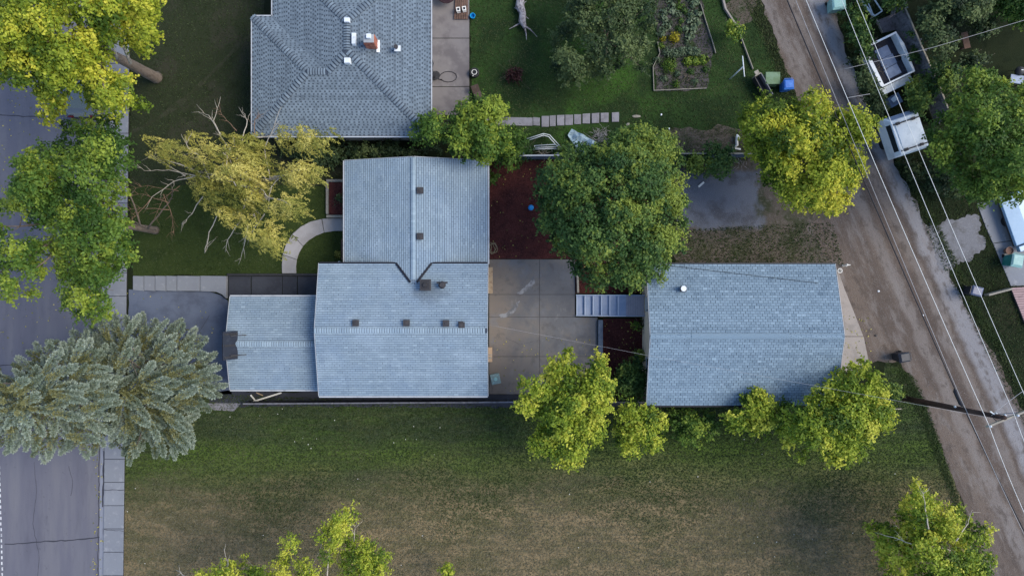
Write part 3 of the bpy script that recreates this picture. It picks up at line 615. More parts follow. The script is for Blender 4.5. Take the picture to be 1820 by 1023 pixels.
strip(hs, 'gutter', (CX0, CY1 + .055, CZE - .05), (CX1, CY1 + .055, CZE - .05), .09, .11, M['trim'])
for xx in (X0 - .02, X1 + .02):
    for ya in (Y0, Y1): strip(hs, 'rake_board', (xx, ya, ZE - .07), (xx, YM, ZR - .07), .03, .18, M['trim'])
for ya in (CY0, CY1): strip(hs, 'rake_board', (CX0 - .02, ya, CZE - .07), (CX0 - .02, CM, CZR - .07), .03, .18, M['trim'])
for xa in (WX0, WX1): strip(hs, 'rake_board', (xa, WY1 + .02, WZE - .06), (WM, WY1 + .02, WZR - .06), .03, .18, M['trim'])
for (px, py) in ((633, 573.5), (723, 573.5), (793, 574)): box_vent(hs, px, py, zmain(P(px, py, 4.1).x, P(px, py, 4.1).y) + .05)
for (px, py) in ((747, 339), (747, 420)): box_vent(hs, px, py, 3.55)
pipe_vent(hs, 819, 577, 4.18, h=.32); 
mb = MB(); c = P(819, 571.5, 4.25); mb.bar((c.x - .16, c.y, 4.3), (c.x + .16, c.y, 4.3), .06, .05); mb.build('vent_bracket', M['vent'], hs)
# chimney with square cap and the hooded vent beside it
c = P(756, 506, 4.2); zb = zmain(c.x, c.y)
mb = MB(); mb.box((c.x, c.y, zb + .15), (.52, .52, .7)); ch = mb.build('chimney', M['blackmetal'], hs, bevel=.01)
mb = MB(); mb.box((c.x, c.y, zb + .56), (.68, .68, .07)); mb.build('cap', M['vent'], ch, bevel=.02)
mb = MB(); mb.box((c.x, c.y, zb + .60), (.52, .52, .03)); mb.cyl((c.x - .03, c.y, zb + .615), .15, .12, .08, 16); mb.build('flue', M['blackmetal'], ch, bevel=.01)
c = P(786, 506, 3.9); zb = zmain(c.x, c.y)
mb = MB(); mb.cyl((c.x, c.y, zb - .05), .17, .17, .42, 16); hv = mb.build('exhaust_vent', M['blackmetal'], hs)
mb = MB(); mb.cyl((c.x, c.y, zb + .37), .23, .14, .14, 16); mb.build('cap', M['vent'], hv)
mb = MB(); mb.bar((c.x - .33, c.y + .14, zb + .36), (c.x + .33, c.y + .14, zb + .36), .11, .06); mb.build('damper', M['blackmetal'], hv, bevel=.01)
window(hs, (X1 - .35, -4.8, 2.0), 1.2, 1.0, (0, 1, 0), (1, 0, 0)); window(hs, (WX1 - .35, 5.0, 1.5), 1.4, 1.0, (0, 1, 0), (1, 0, 0))
door(hs, (X1 - .35, -1.0, 1.1), 1.8, 2.1, (0, 1, 0), (1, 0, 0), M['trim']); window(hs, (-6, Y0 + .35, 2.0), 1.6, 1.0, (1, 0, 0), (0, -1, 0))
door(hs, (WX0 + .35, 4.2, 1.05), .95, 2.1, (0, -1, 0), (-1, 0, 0), M['trim']); window(hs, (-3.8, Y0 + .35, 2.0), 1.2, 1.0, (1, 0, 0), (0, -1, 0))

# --- garage
gs = empty('detached_garage', (14, -2.9, 0)); tag(gs, 'long beige garage with pale blue shingled gable roof beside the alley', 'garage')
GX0, GX1, GY0, GY1, GE, GR = 8.28, 19.87, -7.22, 1.47, 3.0, 4.2
GM = (GY0 + GY1) / 2; GS = (GR - GE) / ((GY1 - GY0) / 2); zg = lambda x, y: GE + GS * min(y - GY0, GY1 - y)
pS = [(GX0, GY0), (GX1, GY0), (GX1, GM), (GX0, GM)]; pN = [(GX1, GY1), (GX0, GY1), (GX0, GM), (GX1, GM)]
r4 = deck([pS, pN], zg, M['deck'], gs)
shingle(pS, (GX0, GY0), (GX1, GY0), GE, GS, M['shingle_g'], r4, expo=.165, tabw=.29, singles=130, th=.02, slot=.012, reveal=.017, sd=.11)
shingle(pN, (GX1, GY1), (GX0, GY1), GE, GS, M['shingle_g'], r4, expo=.165, tabw=.29, singles=165, th=.02, slot=.012, reveal=.017, sd=.11)
rv = MB(); a, b_ = P(1229, 597, 4.2), P(1402, 597, 4.2); L_ = b_.x - a.x
rv.add([(a.x, GM - .17, GR - .005), (b_.x, GM - .17, GR - .005), (a.x, GM, GR + .075), (b_.x, GM, GR + .075), (a.x, GM + .17, GR - .005), (b_.x, GM + .17, GR - .005), (a.x, GM + .17, GR - .05), (b_.x, GM + .17, GR - .05), (a.x, GM - .17, GR - .05), (b_.x, GM - .17, GR - .05)],
       [(0, 1, 3, 2), (2, 3, 5, 4), (4, 5, 7, 6), (1, 0, 8, 9), (0, 2, 4, 6, 8), (1, 9, 7, 5, 3)], .55); rv.build('ridge_vent', M['shingle_g'], r4)
for i in range(int((GX1 - GX0) / .3)):
    x = GX0 + i * .3
    if a.x - .2 < x < b_.x - .1: continue
    if 'gc' not in CAPM:
        mb = MB(); mb.add([(0, -.15, -.022), (.3, -.15, -.026), (.3, 0, .014), (0, 0, .03), (.3, .15, -.026), (0, .15, -.022)], [(0, 1, 2, 3), (3, 2, 4, 5)], .6); me = mb.mesh('ridge_cap'); me.materials.append(M['shingle_g']); CAPM['gc'] = me
    inst('ridge_cap', CAPM['gc'], (x, GM, GR + .02), r4)
gable_block(gs, GX0, GX1, GY0, GY1, GE - .1, 0, 'x', GR - .3, M['stucco'], .3)
for xx in (GX0 - .02, GX1 + .02):
    for ya in (GY0, GY1): strip(gs, 'rake_board', (xx, ya, GE - .07), (xx, GM, GR - .07), .03, .18, M['trim'])
for y in (GY0 - .05, GY1 + .05): strip(gs, 'gutter', (GX0, y, GE - .05), (GX1, y, GE - .05), .08, .10, M['gutter'])
pipe_vent(gs, 1213, 512.5, 3.6, 'whitemetal', .09, .35, 'vent')
door(gs, (GX0 + .3, -1.05, 2.0), .9, 1.8, (0, -1, 0), (-1, 0, 0), M['trim'])
mb = MB(); mb.box((GX1 - .28, -4.6, 1.2), (.06, 3.0, 2.2)); gd = mb.build('garage_door', M['trim'], gs)
for i in range(4):
    mb = MB(); mb.box((GX1 - .24, -4.6, .4 + i * .54), (.03, 2.9, .48)); mb.build('panel', M['trim'], gd, bevel=.01)
window(gs, (GX0 + .3, -4.9, 2.0), 1.0, .8, (0, -1, 0), (-1, 0, 0))

# --- hip-roofed neighbour
hh = empty('hip_house', (-10, 14, 0)); tag(hh, 'neighbouring house with complex grey hip roof and red brick chimney', 'house')
HE, HSL = 3.2, .245
ax0, ax1, ay0, ay1 = -14.64, -5.0, 9.32, 20.7; bx0, by1 = -15.88, 16.59
hf = (ax1 - ax0) / 2; xr = (ax0 + ax1) / 2; hb = (by1 - ay0) / 2; yb = (ay0 + by1) / 2
def zh(x, y):
    za = min(x - ax0, ax1 - x, y - ay0, ay1 - y); zb_ = min(x - bx0, y - ay0, by1 - y) if x < ax0 + hb + .01 else -9
    return HE + HSL * max(za, zb_)
jx = ax0 + hb; r_s, r_n = ay0 + hf, ay1 - hf
planes = [
    ([(bx0, ay0), (ax1, ay0), (xr, r_s), (jx, yb), (bx0 + hb, yb)], (bx0, ay0), (ax1, ay0)),
    ([(ax1, ay0), (ax1, ay1), (xr, r_n), (xr, r_s)], (ax1, ay0), (ax1, ay1)),
    ([(ax1, ay1), (ax0, ay1), (xr, r_n)], (ax1, ay1), (ax0, ay1)),
    ([(ax0, ay1), (ax0, by1), (jx, yb), (xr, r_s), (xr, r_n)], (ax0, ay1), (ax0, by1)),
    ([(ax0, by1), (bx0, by1), (bx0 + hb, yb), (jx, yb)], (ax0, by1), (bx0, by1)),
    ([(bx0, by1), (bx0, ay0), (bx0 + hb, yb)], (bx0, by1), (bx0, ay0))]
r5 = deck([p[0] for p in planes], zh, M['deck'], hh)
for pl, a, b_ in planes: shingle(pl, a, b_, HE, HSL, M['shingle_h'], r5, expo=.150, style='lam')
zt = lambda x, y: (x, y, zh(x, y) + .01)
for a, b_, dr_ in (((ax1, ay0), (xr, r_s), .17), ((ax1, ay1), (xr, r_n), .17), ((ax0, ay1), (xr, r_n), .17), ((bx0, ay0), (bx0 + hb, yb), .17), ((bx0, by1), (bx0 + hb, yb), .17), ((jx, yb), (xr, r_s), .17)):
    caps(zt(*a), zt(*b_), dr_, M['shingle_h'], r5, pitch=.215, hw=.21, fr=.64)
caps(zt(xr, r_s), zt(xr, r_n), .24, M['shingle_h'], r5, pitch=.16, hw=.20, fr=.64); caps(zt(bx0 + hb, yb), zt(jx, yb), .24, M['shingle_h'], r5, pitch=.16, hw=.20, fr=.64)
strip(hh, 'valley_flashing', (ax0, by1, zh(ax0, by1) + .03), (jx - .1, yb + .1, HE + HSL * hb + .01), .12, .02, M['shingle_h'])
mb = MB(); mb.prism([(bx0 + .4, ay0 + .4), (ax1 - .4, ay0 + .4), (ax1 - .4, ay1 - .4), (ax0 + .4, ay1 - .4), (ax0 + .4, by1 - .4), (bx0 + .4, by1 - .4)], 0, HE - .1); mb.build('wall', M['siding'], hh)
cor = [(bx0, ay0), (ax1, ay0), (ax1, ay1), (ax0, ay1), (ax0, by1), (bx0, by1)]
for i in range(6):
    a, b_ = Vector((*cor[i], HE - .06)), Vector((*cor[(i + 1) % 6], HE - .06)); d = (b_ - a).normalized(); nr = Vector((d.y, -d.x, 0)) * .07
    strip(hh, 'gutter', a + nr, b_ + nr, .07, .13, M['trim'])
    mb = MB(); mb.bar(a + nr * .4 + Vector((0, 0, .03)), b_ + nr * .4 + Vector((0, 0, .03)), .05, .05); mb.build('gutter_trough', M['gutter'], hh)
def wvent(px, py, sx, sy, z, h=.2):
    c = P(px, py, z + h); mb = MB(); a = sx / 2; b_ = sy / 2
    mb.add([(c.x - a, c.y - b_, z - .1), (c.x + a, c.y - b_, z - .1), (c.x + a, c.y + b_, z - .1), (c.x - a, c.y + b_, z - .1), (c.x - a * .85, c.y - b_ * .85, z + h), (c.x + a * .85, c.y - b_ * .85, z + h), (c.x + a * .85, c.y + b_ * .85, z + h), (c.x - a * .85, c.y + b_ * .85, z + h)],
           [(4, 5, 6, 7), (0, 1, 5, 4), (1, 2, 6, 5), (2, 3, 7, 6), (3, 0, 4, 7)]); mb.build('roof_vent', M['whitemetal'], hh, bevel=.02)
wvent(616, 35, .36, .30, 4.38); wvent(616.5, 107, .40, .36, 4.30); wvent(628, 68, .26, .76, 4.42, .12)
# brick chimney: courses of single bricks round a mortar core
cb = P(664, 82, 4.0); zb = zh(cb.x, cb.y) - .15; CW, CD, CHT = .62, .50, 1.25; ccx, ccy = cb.x - .06, cb.y + .05
mb = MB(); mb.box((ccx, ccy, zb + CHT / 2), (CW - .03, CD - .03, CHT)); chm = mb.build('chimney', M['mortar'], hh)
bmx = []
for tn in (.1, .35, .6, .9):
    q = MB(); q.box((0, 0, 0), (.195, .095, .062), tint=tn); me = q.mesh('brick'); me.materials.append(M['brick']); bmx.append(me)
for k_ in range(int(CHT / .075)):
    z = zb + .04 + k_ * .075
    for side in range(4):
        n_ = 3 if side % 2 == 0 else 2
        for j in range(n_):
            u = (j - (n_ - 1) / 2) * .205 + (.03 if k_ % 2 else -.03)
            if side == 0: l, rz = (ccx + u, ccy - CD / 2 + .045, z), 0
            elif side == 2: l, rz = (ccx + u, ccy + CD / 2 - .045, z), 0
            elif side == 1: l, rz = (ccx + CW / 2 - .045, ccy + u, z), math.pi / 2
            else: l, rz = (ccx - CW / 2 + .045, ccy + u, z), math.pi / 2
            inst('brick', random.choice(bmx), l, chm, (0, 0, rz))
mb = MB(); mb.box((ccx, ccy, zb + CHT + .015), (CW - .02, CD - .02, .03)); mb.build('crown', M['siding'], chm, bevel=.01); mb = MB(); mb.box((ccx + .02, ccy + .08, zb + CHT + .12), (.26, .26, .2)); mb.build('flue_cap', M['whitemetal'], chm, bevel=.02)
mb = MB(); mb.box((cb.x + .28, cb.y - .02, zb + .17), (.2, .74, .03), rot=Matrix.Rotation(math.atan(HSL), 3, 'Y')); mb.build('flashing', M['whitemetal'], chm)
pipe_vent(hh, 705, 86, 4.0, 'vent', .07, .35, 'whitemetal')
window(hh, (ax1 - .4, 12.5, 1.8), 1.4, 1.1, (0, 1, 0), (1, 0, 0)); window(hh, (-8.5, ay0 + .4, 1.8), 1.4, 1.1, (1, 0, 0), (0, -1, 0)); door(hh, (ax1 - .4, 16, 1.1), .95, 2.1, (0, 1, 0), (1, 0, 0), M['trim'])
# ------------------------------------------------------------------ vegetation
L = {}
L['lime'] = leafmat('lime_leaf', [(0.045, 0.090, 0.012), (0.125, 0.195, 0.020), (0.285, 0.350, 0.032), (0.52, 0.52, 0.070)])
L['gold'] = leafmat('yellow_leaf', [(0.055, 0.100, 0.012), (0.145, 0.208, 0.018), (0.310, 0.355, 0.032), (0.54, 0.51, 0.055)])
L['green'] = leafmat('green_leaf', [(0.030, 0.072, 0.012), (0.062, 0.125, 0.020), (0.125, 0.200, 0.030), (0.26, 0.325, 0.042)])
L['deep'] = leafmat('deep_leaf', [(0.024, 0.062, 0.018), (0.050, 0.105, 0.028), (0.095, 0.160, 0.036), (0.22, 0.275, 0.045)])
L['dark'] = leafmat('dark_leaf', [(0.014, 0.030, 0.014), (0.030, 0.055, 0.024), (0.060, 0.092, 0.036), (0.125, 0.165, 0.060)])
L['birch'] = leafmat('golden_leaf', [(0.110, 0.125, 0.025), (0.240, 0.240, 0.050), (0.42, 0.38, 0.085), (0.58, 0.50, 0.14)])
L['spruce'] = leafmat('spruce_needle', [(0.042, 0.060, 0.038), (0.100, 0.132, 0.090), (0.190, 0.235, 0.178), (0.31, 0.355, 0.29)], trans=.12)
L['olive'] = leafmat('olive_needle', [(0.050, 0.056, 0.020), (0.105, 0.110, 0.040), (0.18, 0.178, 0.072), (0.25, 0.245, 0.12)], trans=.12)
L['yel'] = leafmat('flower_leaf', [(0.12, 0.12, 0.015), (0.30, 0.26, 0.02), (0.42, 0.34, 0.03)])
L['cab'] = leafmat('cabbage_leaf', [(0.0560, 0.0880, 0.0480), (0.1120, 0.1600, 0.0880), (0.2100, 0.2550, 0.1650)])
L['red'] = leafmat('red_leaf', [(0.018, 0.006, 0.008), (0.040, 0.014, 0.016), (0.075, 0.028, 0.028)])
L['grass'] = leafmat('grass_blade', [(0.022, 0.040, 0.012), (0.046, 0.070, 0.020), (0.085, 0.095, 0.042), (0.17, 0.15, 0.095)], trans=.2)
M['bark'] = surf('grey_bark', (0.17, 0.135, 0.11), [((0.12, 0.095, 0.075), 9, .45, .65, (1, 1, .3)), ((0.25, 0.21, 0.18), 14, .58, .75)], .9, .1, bmp=(25, .8, .03))
M['whitebark'] = surf('white_bark', (0.42, 0.37, 0.31), [((0.26, 0.22, 0.18), 7, .5, .68)], .85, .15)
M['brownbark'] = surf('brown_twig', (0.20, 0.125, 0.085), [((0.12, 0.08, 0.06), 8, .5, .68)], .9, .1)

def unit(v): return v / (np.linalg.norm(v, axis=1, keepdims=True) + 1e-9)
def leaf_quads(c, n, ln, wd, dirs=None):
    """rhombic leaves at c with normals n"""
    N = len(c); r = RNG.normal(size=(N, 3)) if dirs is None else dirs + RNG.normal(size=(N, 3)) * .35
    a = unit(r - n * np.sum(r * n, axis=1, keepdims=True)); b_ = np.cross(n, a)
    ln = ln * RNG.uniform(.7, 1.3, (N, 1)); wd = wd * RNG.uniform(.7, 1.3, (N, 1))
    V = np.empty((N, 4, 3)); V[:, 0] = c - a * ln / 2; V[:, 1] = c + b_ * wd / 2 - a * ln * .05; V[:, 2] = c + a * ln / 2; V[:, 3] = c - b_ * wd / 2 - a * ln * .05
    return V.reshape(-1, 3)
def inside(poly, p):
    x, y = p[:, 0], p[:, 1]; r = np.zeros(len(p), bool); n = len(poly); j = n - 1
    for i in range(n):
        xi, yi = poly[i]; xj, yj = poly[j]
        r ^= ((yi > y) != (yj > y)) & (x < (xj - xi) * (y - yi) / (yj - yi + 1e-9) + xi); j = i
    return r
def bdist(poly, p):
    d = np.full(len(p), 1e9); n = len(poly)
    for i in range(n):
        a = np.array(poly[i], float); b_ = np.array(poly[(i + 1) % n], float); ab = b_ - a
        t_ = np.clip(((p - a) @ ab) / (ab @ ab + 1e-9), 0, 1)
        d = np.minimum(d, np.linalg.norm(p - (a + t_[:, None] * ab), axis=1))
    return d
def px2w(p, z):
    k = (H - z) / FPX
    return np.stack([(p[:, 0] - 910) * k, (511.5 - p[:, 1]) * k, z], axis=1)
def limb_pts(a, b_, sag=.15, n=5, wob=.12):
    a, b_ = Vector(a), Vector(b_); out = []
    for i in range(n + 1):
        s_ = i / n; p = a.lerp(b_, s_); p.z += math.sin(s_ * math.pi) * sag * (b_ - a).length
        if 0 < i < n: p += Vector([random.uniform(-wob, wob) for _ in range(3)])
        out.append(p)
    return out
def tree(name, label, polys, zlo, zhi, pal, base, cat='tree', group=None, trunk=.16, sp=17, leaf=.172, dens=1.0, bright=0.0, weep=0.0, limbs=9, bark='bark', edge_tint=0.0, fill=1.0, rmax=22, flat=.8, show=0, part='crown', tilt=None, grow=None, spruce=False):
    if not isinstance(polys[0], list): polys = [polys]
    B = P(*base); root = empty(name, B); tag(root, label, cat, group)
    Cs, Ns, Ts, Ds = [], [], [], []; lobes = []
    for poly in polys:
        a = np.array(poly, float); ce = a.mean(0); dd = a - ce; grow_ = min(4.0, .04 * np.ptp(a, axis=0).min()) if grow is None else grow; a = ce + dd * (1 + grow_ / (np.linalg.norm(dd, axis=1, keepdims=True) + 1)); poly = [tuple(v_) for v_ in a]
        lo_, hi_ = a.min(0), a.max(0); area = np.prod(hi_ - lo_)
        cand = RNG.uniform(lo_, hi_, (int(area / (sp * sp) * 6) + 12, 2)); cand = cand[inside(poly, cand)]
        keep = []
        for q in cand:
            if all((q[0] - k_[0]) ** 2 + (q[1] - k_[1]) ** 2 > (sp * .8) ** 2 for k_ in keep): keep.append(q)
        keep = np.array([a.mean(0)] + keep); d = np.maximum(bdist(poly, keep), .5); dm = max(d.max(), 8)
        ok = d > 2.0; ok[0] = True; keep, d = keep[ok], d[ok]
        tt = np.clip(d / dm, 0, 1); z = zlo + (zhi - zlo) * np.sqrt(tt * (2 - tt)) + RNG.normal(0, (.15 if spruce else .09) * (zhi - zlo) + .06, len(d))
        z = np.maximum(z, .25)
        if len(d) > 22 and not weep and not spruce: kp = RNG.random(len(d)) > .13; keep, d, z = keep[kp], d[kp], z[kp]
        rp = np.minimum(np.maximum(d * 1.05, rmax * .42), RNG.uniform(.5, 1.15, len(d)) * rmax)
        W = px2w(keep, z); rr = rp * (H - z) / FPX
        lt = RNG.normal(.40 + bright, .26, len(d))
        for i in range(len(W)): lobes.append((W[i], rr[i], lt[i]))
        if fill:      # looser leaves inside the crown, inner shade put into a darker tint
            nf = int(area / 95 * fill); q = RNG.uniform(lo_, hi_, (nf, 2)); q = q[inside(poly, q)]; dq = bdist(poly, q); q = q[dq > 6]; dq = dq[dq > 6]
            tq = np.clip(dq / dm, 0, 1); zq = np.maximum(zlo + (zhi - zlo) * np.sqrt(tq * (2 - tq)) * RNG.uniform(.35, .9, len(q)) - .3, .2)
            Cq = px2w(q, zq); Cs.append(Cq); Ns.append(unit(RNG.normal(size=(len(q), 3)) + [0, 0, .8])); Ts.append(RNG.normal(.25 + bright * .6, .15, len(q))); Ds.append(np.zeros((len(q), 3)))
    if spruce:        # boughs reaching out from the trunk, each a herringbone of needled twigs that is palest at its tips
        Vn, Tn, On = [], [], []
        for c, r, lt in lobes:
            d = np.array([c[0] - B.x, c[1] - B.y, 0.0]); dl = np.linalg.norm(d); az = RNG.uniform(0, 6.283)
            d = d / dl if dl > .35 else np.array([math.cos(az), math.sin(az), 0]); d = unit((d + RNG.normal(size=3) * [.28, .28, 0])[None])[0]; sd_ = np.array([-d[1], d[0], 0])
            Lb = RNG.uniform(1.0, 1.7); o_ = c - d * Lb * .62 + [0, 0, .16 * Lb]; n_ = int(Lb / .085); bt = RNG.normal(0, .13); Rw = RNG.uniform(.26, .40)
            s1 = np.repeat((np.arange(n_) + .5) / n_, 2); sg = np.tile([-1.0, 1.0], n_); tl = (.07 + Rw * np.sin(np.minimum(1, (1 - s1) * 1.5) * 1.57) * np.minimum(1, .35 + s1 * 2)) * RNG.uniform(.8, 1.15, 2 * n_)
            p0 = o_ + d * Lb * s1[:, None]; p0[:, 2] += -.30 * Lb * s1 + .16 * Lb * s1 ** 2
            td = unit(d * .82 + sd_ * sg[:, None] * .62 + np.stack([np.zeros(2 * n_), np.zeros(2 * n_), RNG.uniform(-.22, .10, 2 * n_)], 1))
            m_ = 15; u = RNG.uniform(.05, 1, (2 * n_ * m_, 1)); TD = np.repeat(td, m_, 0)
            q = np.repeat(p0, m_, 0) + TD * np.repeat(tl, m_)[:, None] * u; D_ = unit(TD * .8 + RNG.normal(size=q.shape) * .45); q = q + D_ * .04; q[:, 2] = np.maximum(q[:, 2], .1)
            n = unit(np.cross(D_, RNG.normal(size=D_.shape) * [1, 1, .5])); b_ = np.cross(n, D_); ln = RNG.uniform(.10, .15, (len(q), 1)); wd = RNG.uniform(.042, .070, (len(q), 1)); V = np.empty((len(q), 4, 3))
            V[:, 0] = q - D_ * ln / 2; V[:, 1] = q + b_ * wd / 2; V[:, 2] = q + D_ * ln / 2; V[:, 3] = q - b_ * wd / 2; S1 = np.repeat(s1, m_)
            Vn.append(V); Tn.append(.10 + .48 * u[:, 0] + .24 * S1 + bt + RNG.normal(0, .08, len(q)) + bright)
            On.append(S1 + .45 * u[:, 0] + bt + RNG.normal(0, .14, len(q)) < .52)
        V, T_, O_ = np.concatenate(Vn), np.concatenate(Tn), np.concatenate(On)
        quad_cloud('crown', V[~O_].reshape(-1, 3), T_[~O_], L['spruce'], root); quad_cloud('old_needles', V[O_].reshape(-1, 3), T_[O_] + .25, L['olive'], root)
    for c, r, lt in ([] if spruce else lobes):
        ns = max(6, int(dens * 2 * math.pi * r * r / .040))
        u = unit(RNG.normal(size=(ns, 3)) + [0, 0, .45]); u = u[u[:, 2] > -.25]; ns = len(u)
        sc = c + u * r * (RNG.uniform(.66, 1.0, (ns, 1)) + (RNG.random((ns, 1)) < .12) * .22) * [1, 1, flat]
        m_ = 7; ctr = np.repeat(sc, m_, 0) + RNG.normal(size=(ns * m_, 3)) * leaf * .62
        nn = unit(np.repeat(u, m_, 0) * .95 + [0, 0, .2] + RNG.normal(size=(ns * m_, 3)) * .42)
        Cs.append(ctr); Ns.append(nn); Ds.append(np.repeat(u, m_, 0) * [1, 1, .3] - [0, 0, .8])
        ti = lt + np.repeat(RNG.normal(0, .13, ns), m_) + RNG.normal(0, .07, ns * m_)
        Ts.append(ti)
        if not weep and r > .25:      # leafy shoots standing out of the clump
            nq = int(7 + 10 * r); uq = unit(RNG.normal(size=(nq, 3)) * [1, 1, .6] + [0, 0, .35]); k_ = 9; s_ = np.tile(np.linspace(.75, 1, k_), nq)[:, None]; ex = np.repeat(RNG.uniform(.10, .42, nq), k_)[:, None]
            q = c + np.repeat(uq, k_, 0) * r * [1, 1, flat] * s_ + np.repeat(uq, k_, 0) * ex * (s_ - .75) * 4 * [1, 1, .7] + RNG.normal(size=(nq * k_, 3)) * leaf * .30
            Cs.append(q); Ns.append(unit(np.repeat(uq, k_, 0) * .5 + [0, 0, .7] + RNG.normal(size=q.shape) * .4)); Ds.append(np.repeat(uq, k_, 0)); Ts.append(lt + .10 + np.repeat(RNG.normal(0, .13, nq), k_) + RNG.normal(0, .06, len(q)))
        if weep:      # hanging branchlets
            nw = max(5, int(10 * r * r * 9)); uu = unit(RNG.normal(size=(nw, 3)) * [1, 1, .5]); st = c + uu * r * RNG.uniform(.5, 1.1, (nw, 1))
            k_ = 22; s_ = np.tile(np.linspace(0, 1, k_), nw)[:, None]; ln = np.repeat(RNG.uniform(.35, 1.0, nw) * weep, k_)[:, None]
            q = np.repeat(st, k_, 0) + np.repeat(uu, k_, 0) * [1, 1, 0] * s_ * .25 - np.concatenate([np.zeros((nw * k_, 2)), s_ * ln], 1) + RNG.normal(size=(nw * k_, 3)) * .035
            q[:, 2] = np.maximum(q[:, 2], .15)
            Cs.append(q); Ns.append(unit(RNG.normal(size=q.shape) + np.repeat(uu, k_, 0) * .5 + [0.3, -.1, .5])); Ds.append(np.tile([0, 0, -1.0], (len(q), 1))); Ts.append(lt + np.repeat(RNG.normal(0, .13, nw), k_) + RNG.normal(0, .06, len(q)))
    C_, N_, T_ = np.concatenate(Cs), np.concatenate(Ns), np.concatenate(Ts)
    if spruce: part = 'inner_twigs'; pal = 'olive'
    # tint varies in patches; tilt paints one crown side lighter, mostly the sunlit side
    ph = np.sin(C_[:, 0] * 1.3 + C_[:, 1] * .7 + base[0]) * np.sin(C_[:, 1] * 1.1 - C_[:, 0] * .4 + base[1]); T_ = T_ + ph * .10
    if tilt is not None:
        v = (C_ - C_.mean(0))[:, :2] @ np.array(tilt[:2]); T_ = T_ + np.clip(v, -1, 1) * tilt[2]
    D_ = np.concatenate(Ds)
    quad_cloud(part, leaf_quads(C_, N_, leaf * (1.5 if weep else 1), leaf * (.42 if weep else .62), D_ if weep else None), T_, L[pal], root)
    # trunk and limbs
    cen = np.mean([l[0] for l in lobes], axis=0); top = Vector(cen); zt_ = max(.3, zlo * .7 + zhi * .12); fork = Vector((B.x, B.y, 0)).lerp(Vector((top.x, top.y, 0)), .35); fork.z = zt_
    mb = MB(); pts = [Vector((B.x, B.y, -.05)), Vector((B.x, B.y, .25)).lerp(fork, .15), Vector((B.x, B.y, 0)).lerp(fork, .55), fork]; pts[1].z = .2
    mb.tube(pts, [trunk * 1.35, trunk * 1.1, trunk * .95, trunk * .75], 10); mb.build('trunk', M[bark], root, smooth=True)
    idx = RNG.permutation(len(lobes))[:limbs]
    mb = MB()
    for j in idx:
        e = Vector(lobes[j][0]); pp = limb_pts(fork, e, .08); mb.tube(pp, [trunk * .5 * (1 - .8 * i / 5) for i in range(6)], 6)
        for _ in range(3):
            a = pp[random.randint(2, 4)]; b_ = a + Vector((random.uniform(-.8, .8), random.uniform(-.8, .8), random.uniform(.0, .5))); mb.tube(limb_pts(a, b_, .05, 3, .05), [trunk * .16, trunk * .12, trunk * .08, .008], 5)
    mb.build('limbs', M[bark], root, smooth=True)
    return root, lobes
def bare(root, px_lines, zs, r0, m, name='branch', twigs=3):
    """leafless boughs given by photo points at heights zs"""
    for ln, (z0, z1) in zip(px_lines, zs):
        n = len(ln); pts = [P(a, b_, z0 + (z1 - z0) * i / (n - 1)) for i, (a, b_) in enumerate(ln)]
        full = []
        for i in range(n - 1): full += [pts[i].lerp(pts[i + 1], s_ / 4) + Vector([random.uniform(-.03, .03) for _ in range(3)]) for s_ in range(4)]
        full.append(pts[-1]); k_ = len(full)
        mb = MB(); mb.tube(full, [r0 * (1 - .8 * i / (k_ - 1)) for i in range(k_)], 6)
        for _ in range(twigs):
            i = random.randint(k_ // 3, k_ - 2); d = (full[i + 1] - full[i]).normalized(); s_ = random.choice((-1, 1))
            b_ = full[i] + (d * random.uniform(.4, .9) + Vector((-d.y, d.x, 0)) * s_ * random.uniform(.25, .7) + Vector((0, 0, random.uniform(-.1, .3)))) * random.uniform(.5, 1.0)
            mb.tube(limb_pts(full[i], b_, .06, 4, .04), [r0 * .4, r0 * .32, r0 * .26, r0 * .18, .004], 5)
        mb.build(name, m, root, smooth=True)

# --- the big street trees on the west side
tr, _ = tree('street_elm', 'huge yellow-green tree over the street at the northwest corner', [(-60, -60), (272, -60), (284, 10), (274, 45), (280, 68), (262, 108), (236, 84), (212, 66), (196, 92), (180, 118), (205, 128), (228, 140), (232, 165), (256, 175), (252, 200), (222, 196), (210, 205), (186, 206), (164, 190), (158, 160), (122, 158), (112, 196), (84, 222), (72, 190), (60, 152), (0, 160), (-60, 150)],
     6.5, 12.5, 'gold', (278, 138), trunk=.33, sp=19, bright=.10, fill=.6, rmax=26, limbs=16, grow=0)
bare(tr, [[(178, 0), (186, 30), (200, 56), (222, 82), (232, 108)], [(232, 112), (214, 70), (205, 45)], [(210, 105), (190, 60), (170, 40)]], [(9.5, 5.5), (5.2, 8), (5.5, 9)], .09, M['whitebark'])
tr, _ = tree('street_maple', 'large green tree overhanging street and sidewalk beside the stepped walk', [[(62, 262), (100, 258), (112, 222), (160, 212), (206, 208), (222, 250), (240, 262), (236, 300), (222, 330), (215, 372), (236, 412), (240, 468), (214, 488), (196, 512), (206, 540), (178, 574), (128, 568), (98, 520), (112, 492), (88, 452), (78, 400), (50, 420), (52, 360), (20, 372), (28, 300)],
     [(-40, 405), (0, 392), (40, 402), (80, 430), (84, 490), (66, 528), (20, 536), (-40, 530)], [(24, 288), (60, 262), (98, 300), (95, 350), (50, 385), (0, 372), (-10, 352), (20, 340)]], 5.5, 10.5, 'green', (276, 409), trunk=.23, sp=20, bright=.10, fill=.25, rmax=24, limbs=14, tilt=(-.07, -.16, .30), grow=0)
bare(tr, [[(276, 409), (248, 398), (222, 385), (205, 350)], [(250, 400), (225, 330), (218, 300)], [(262, 405), (300, 360), (310, 335)]], [(1.2, 5), (3, 6), (2.5, 4.5)], .055, M['bark'], twigs=6)
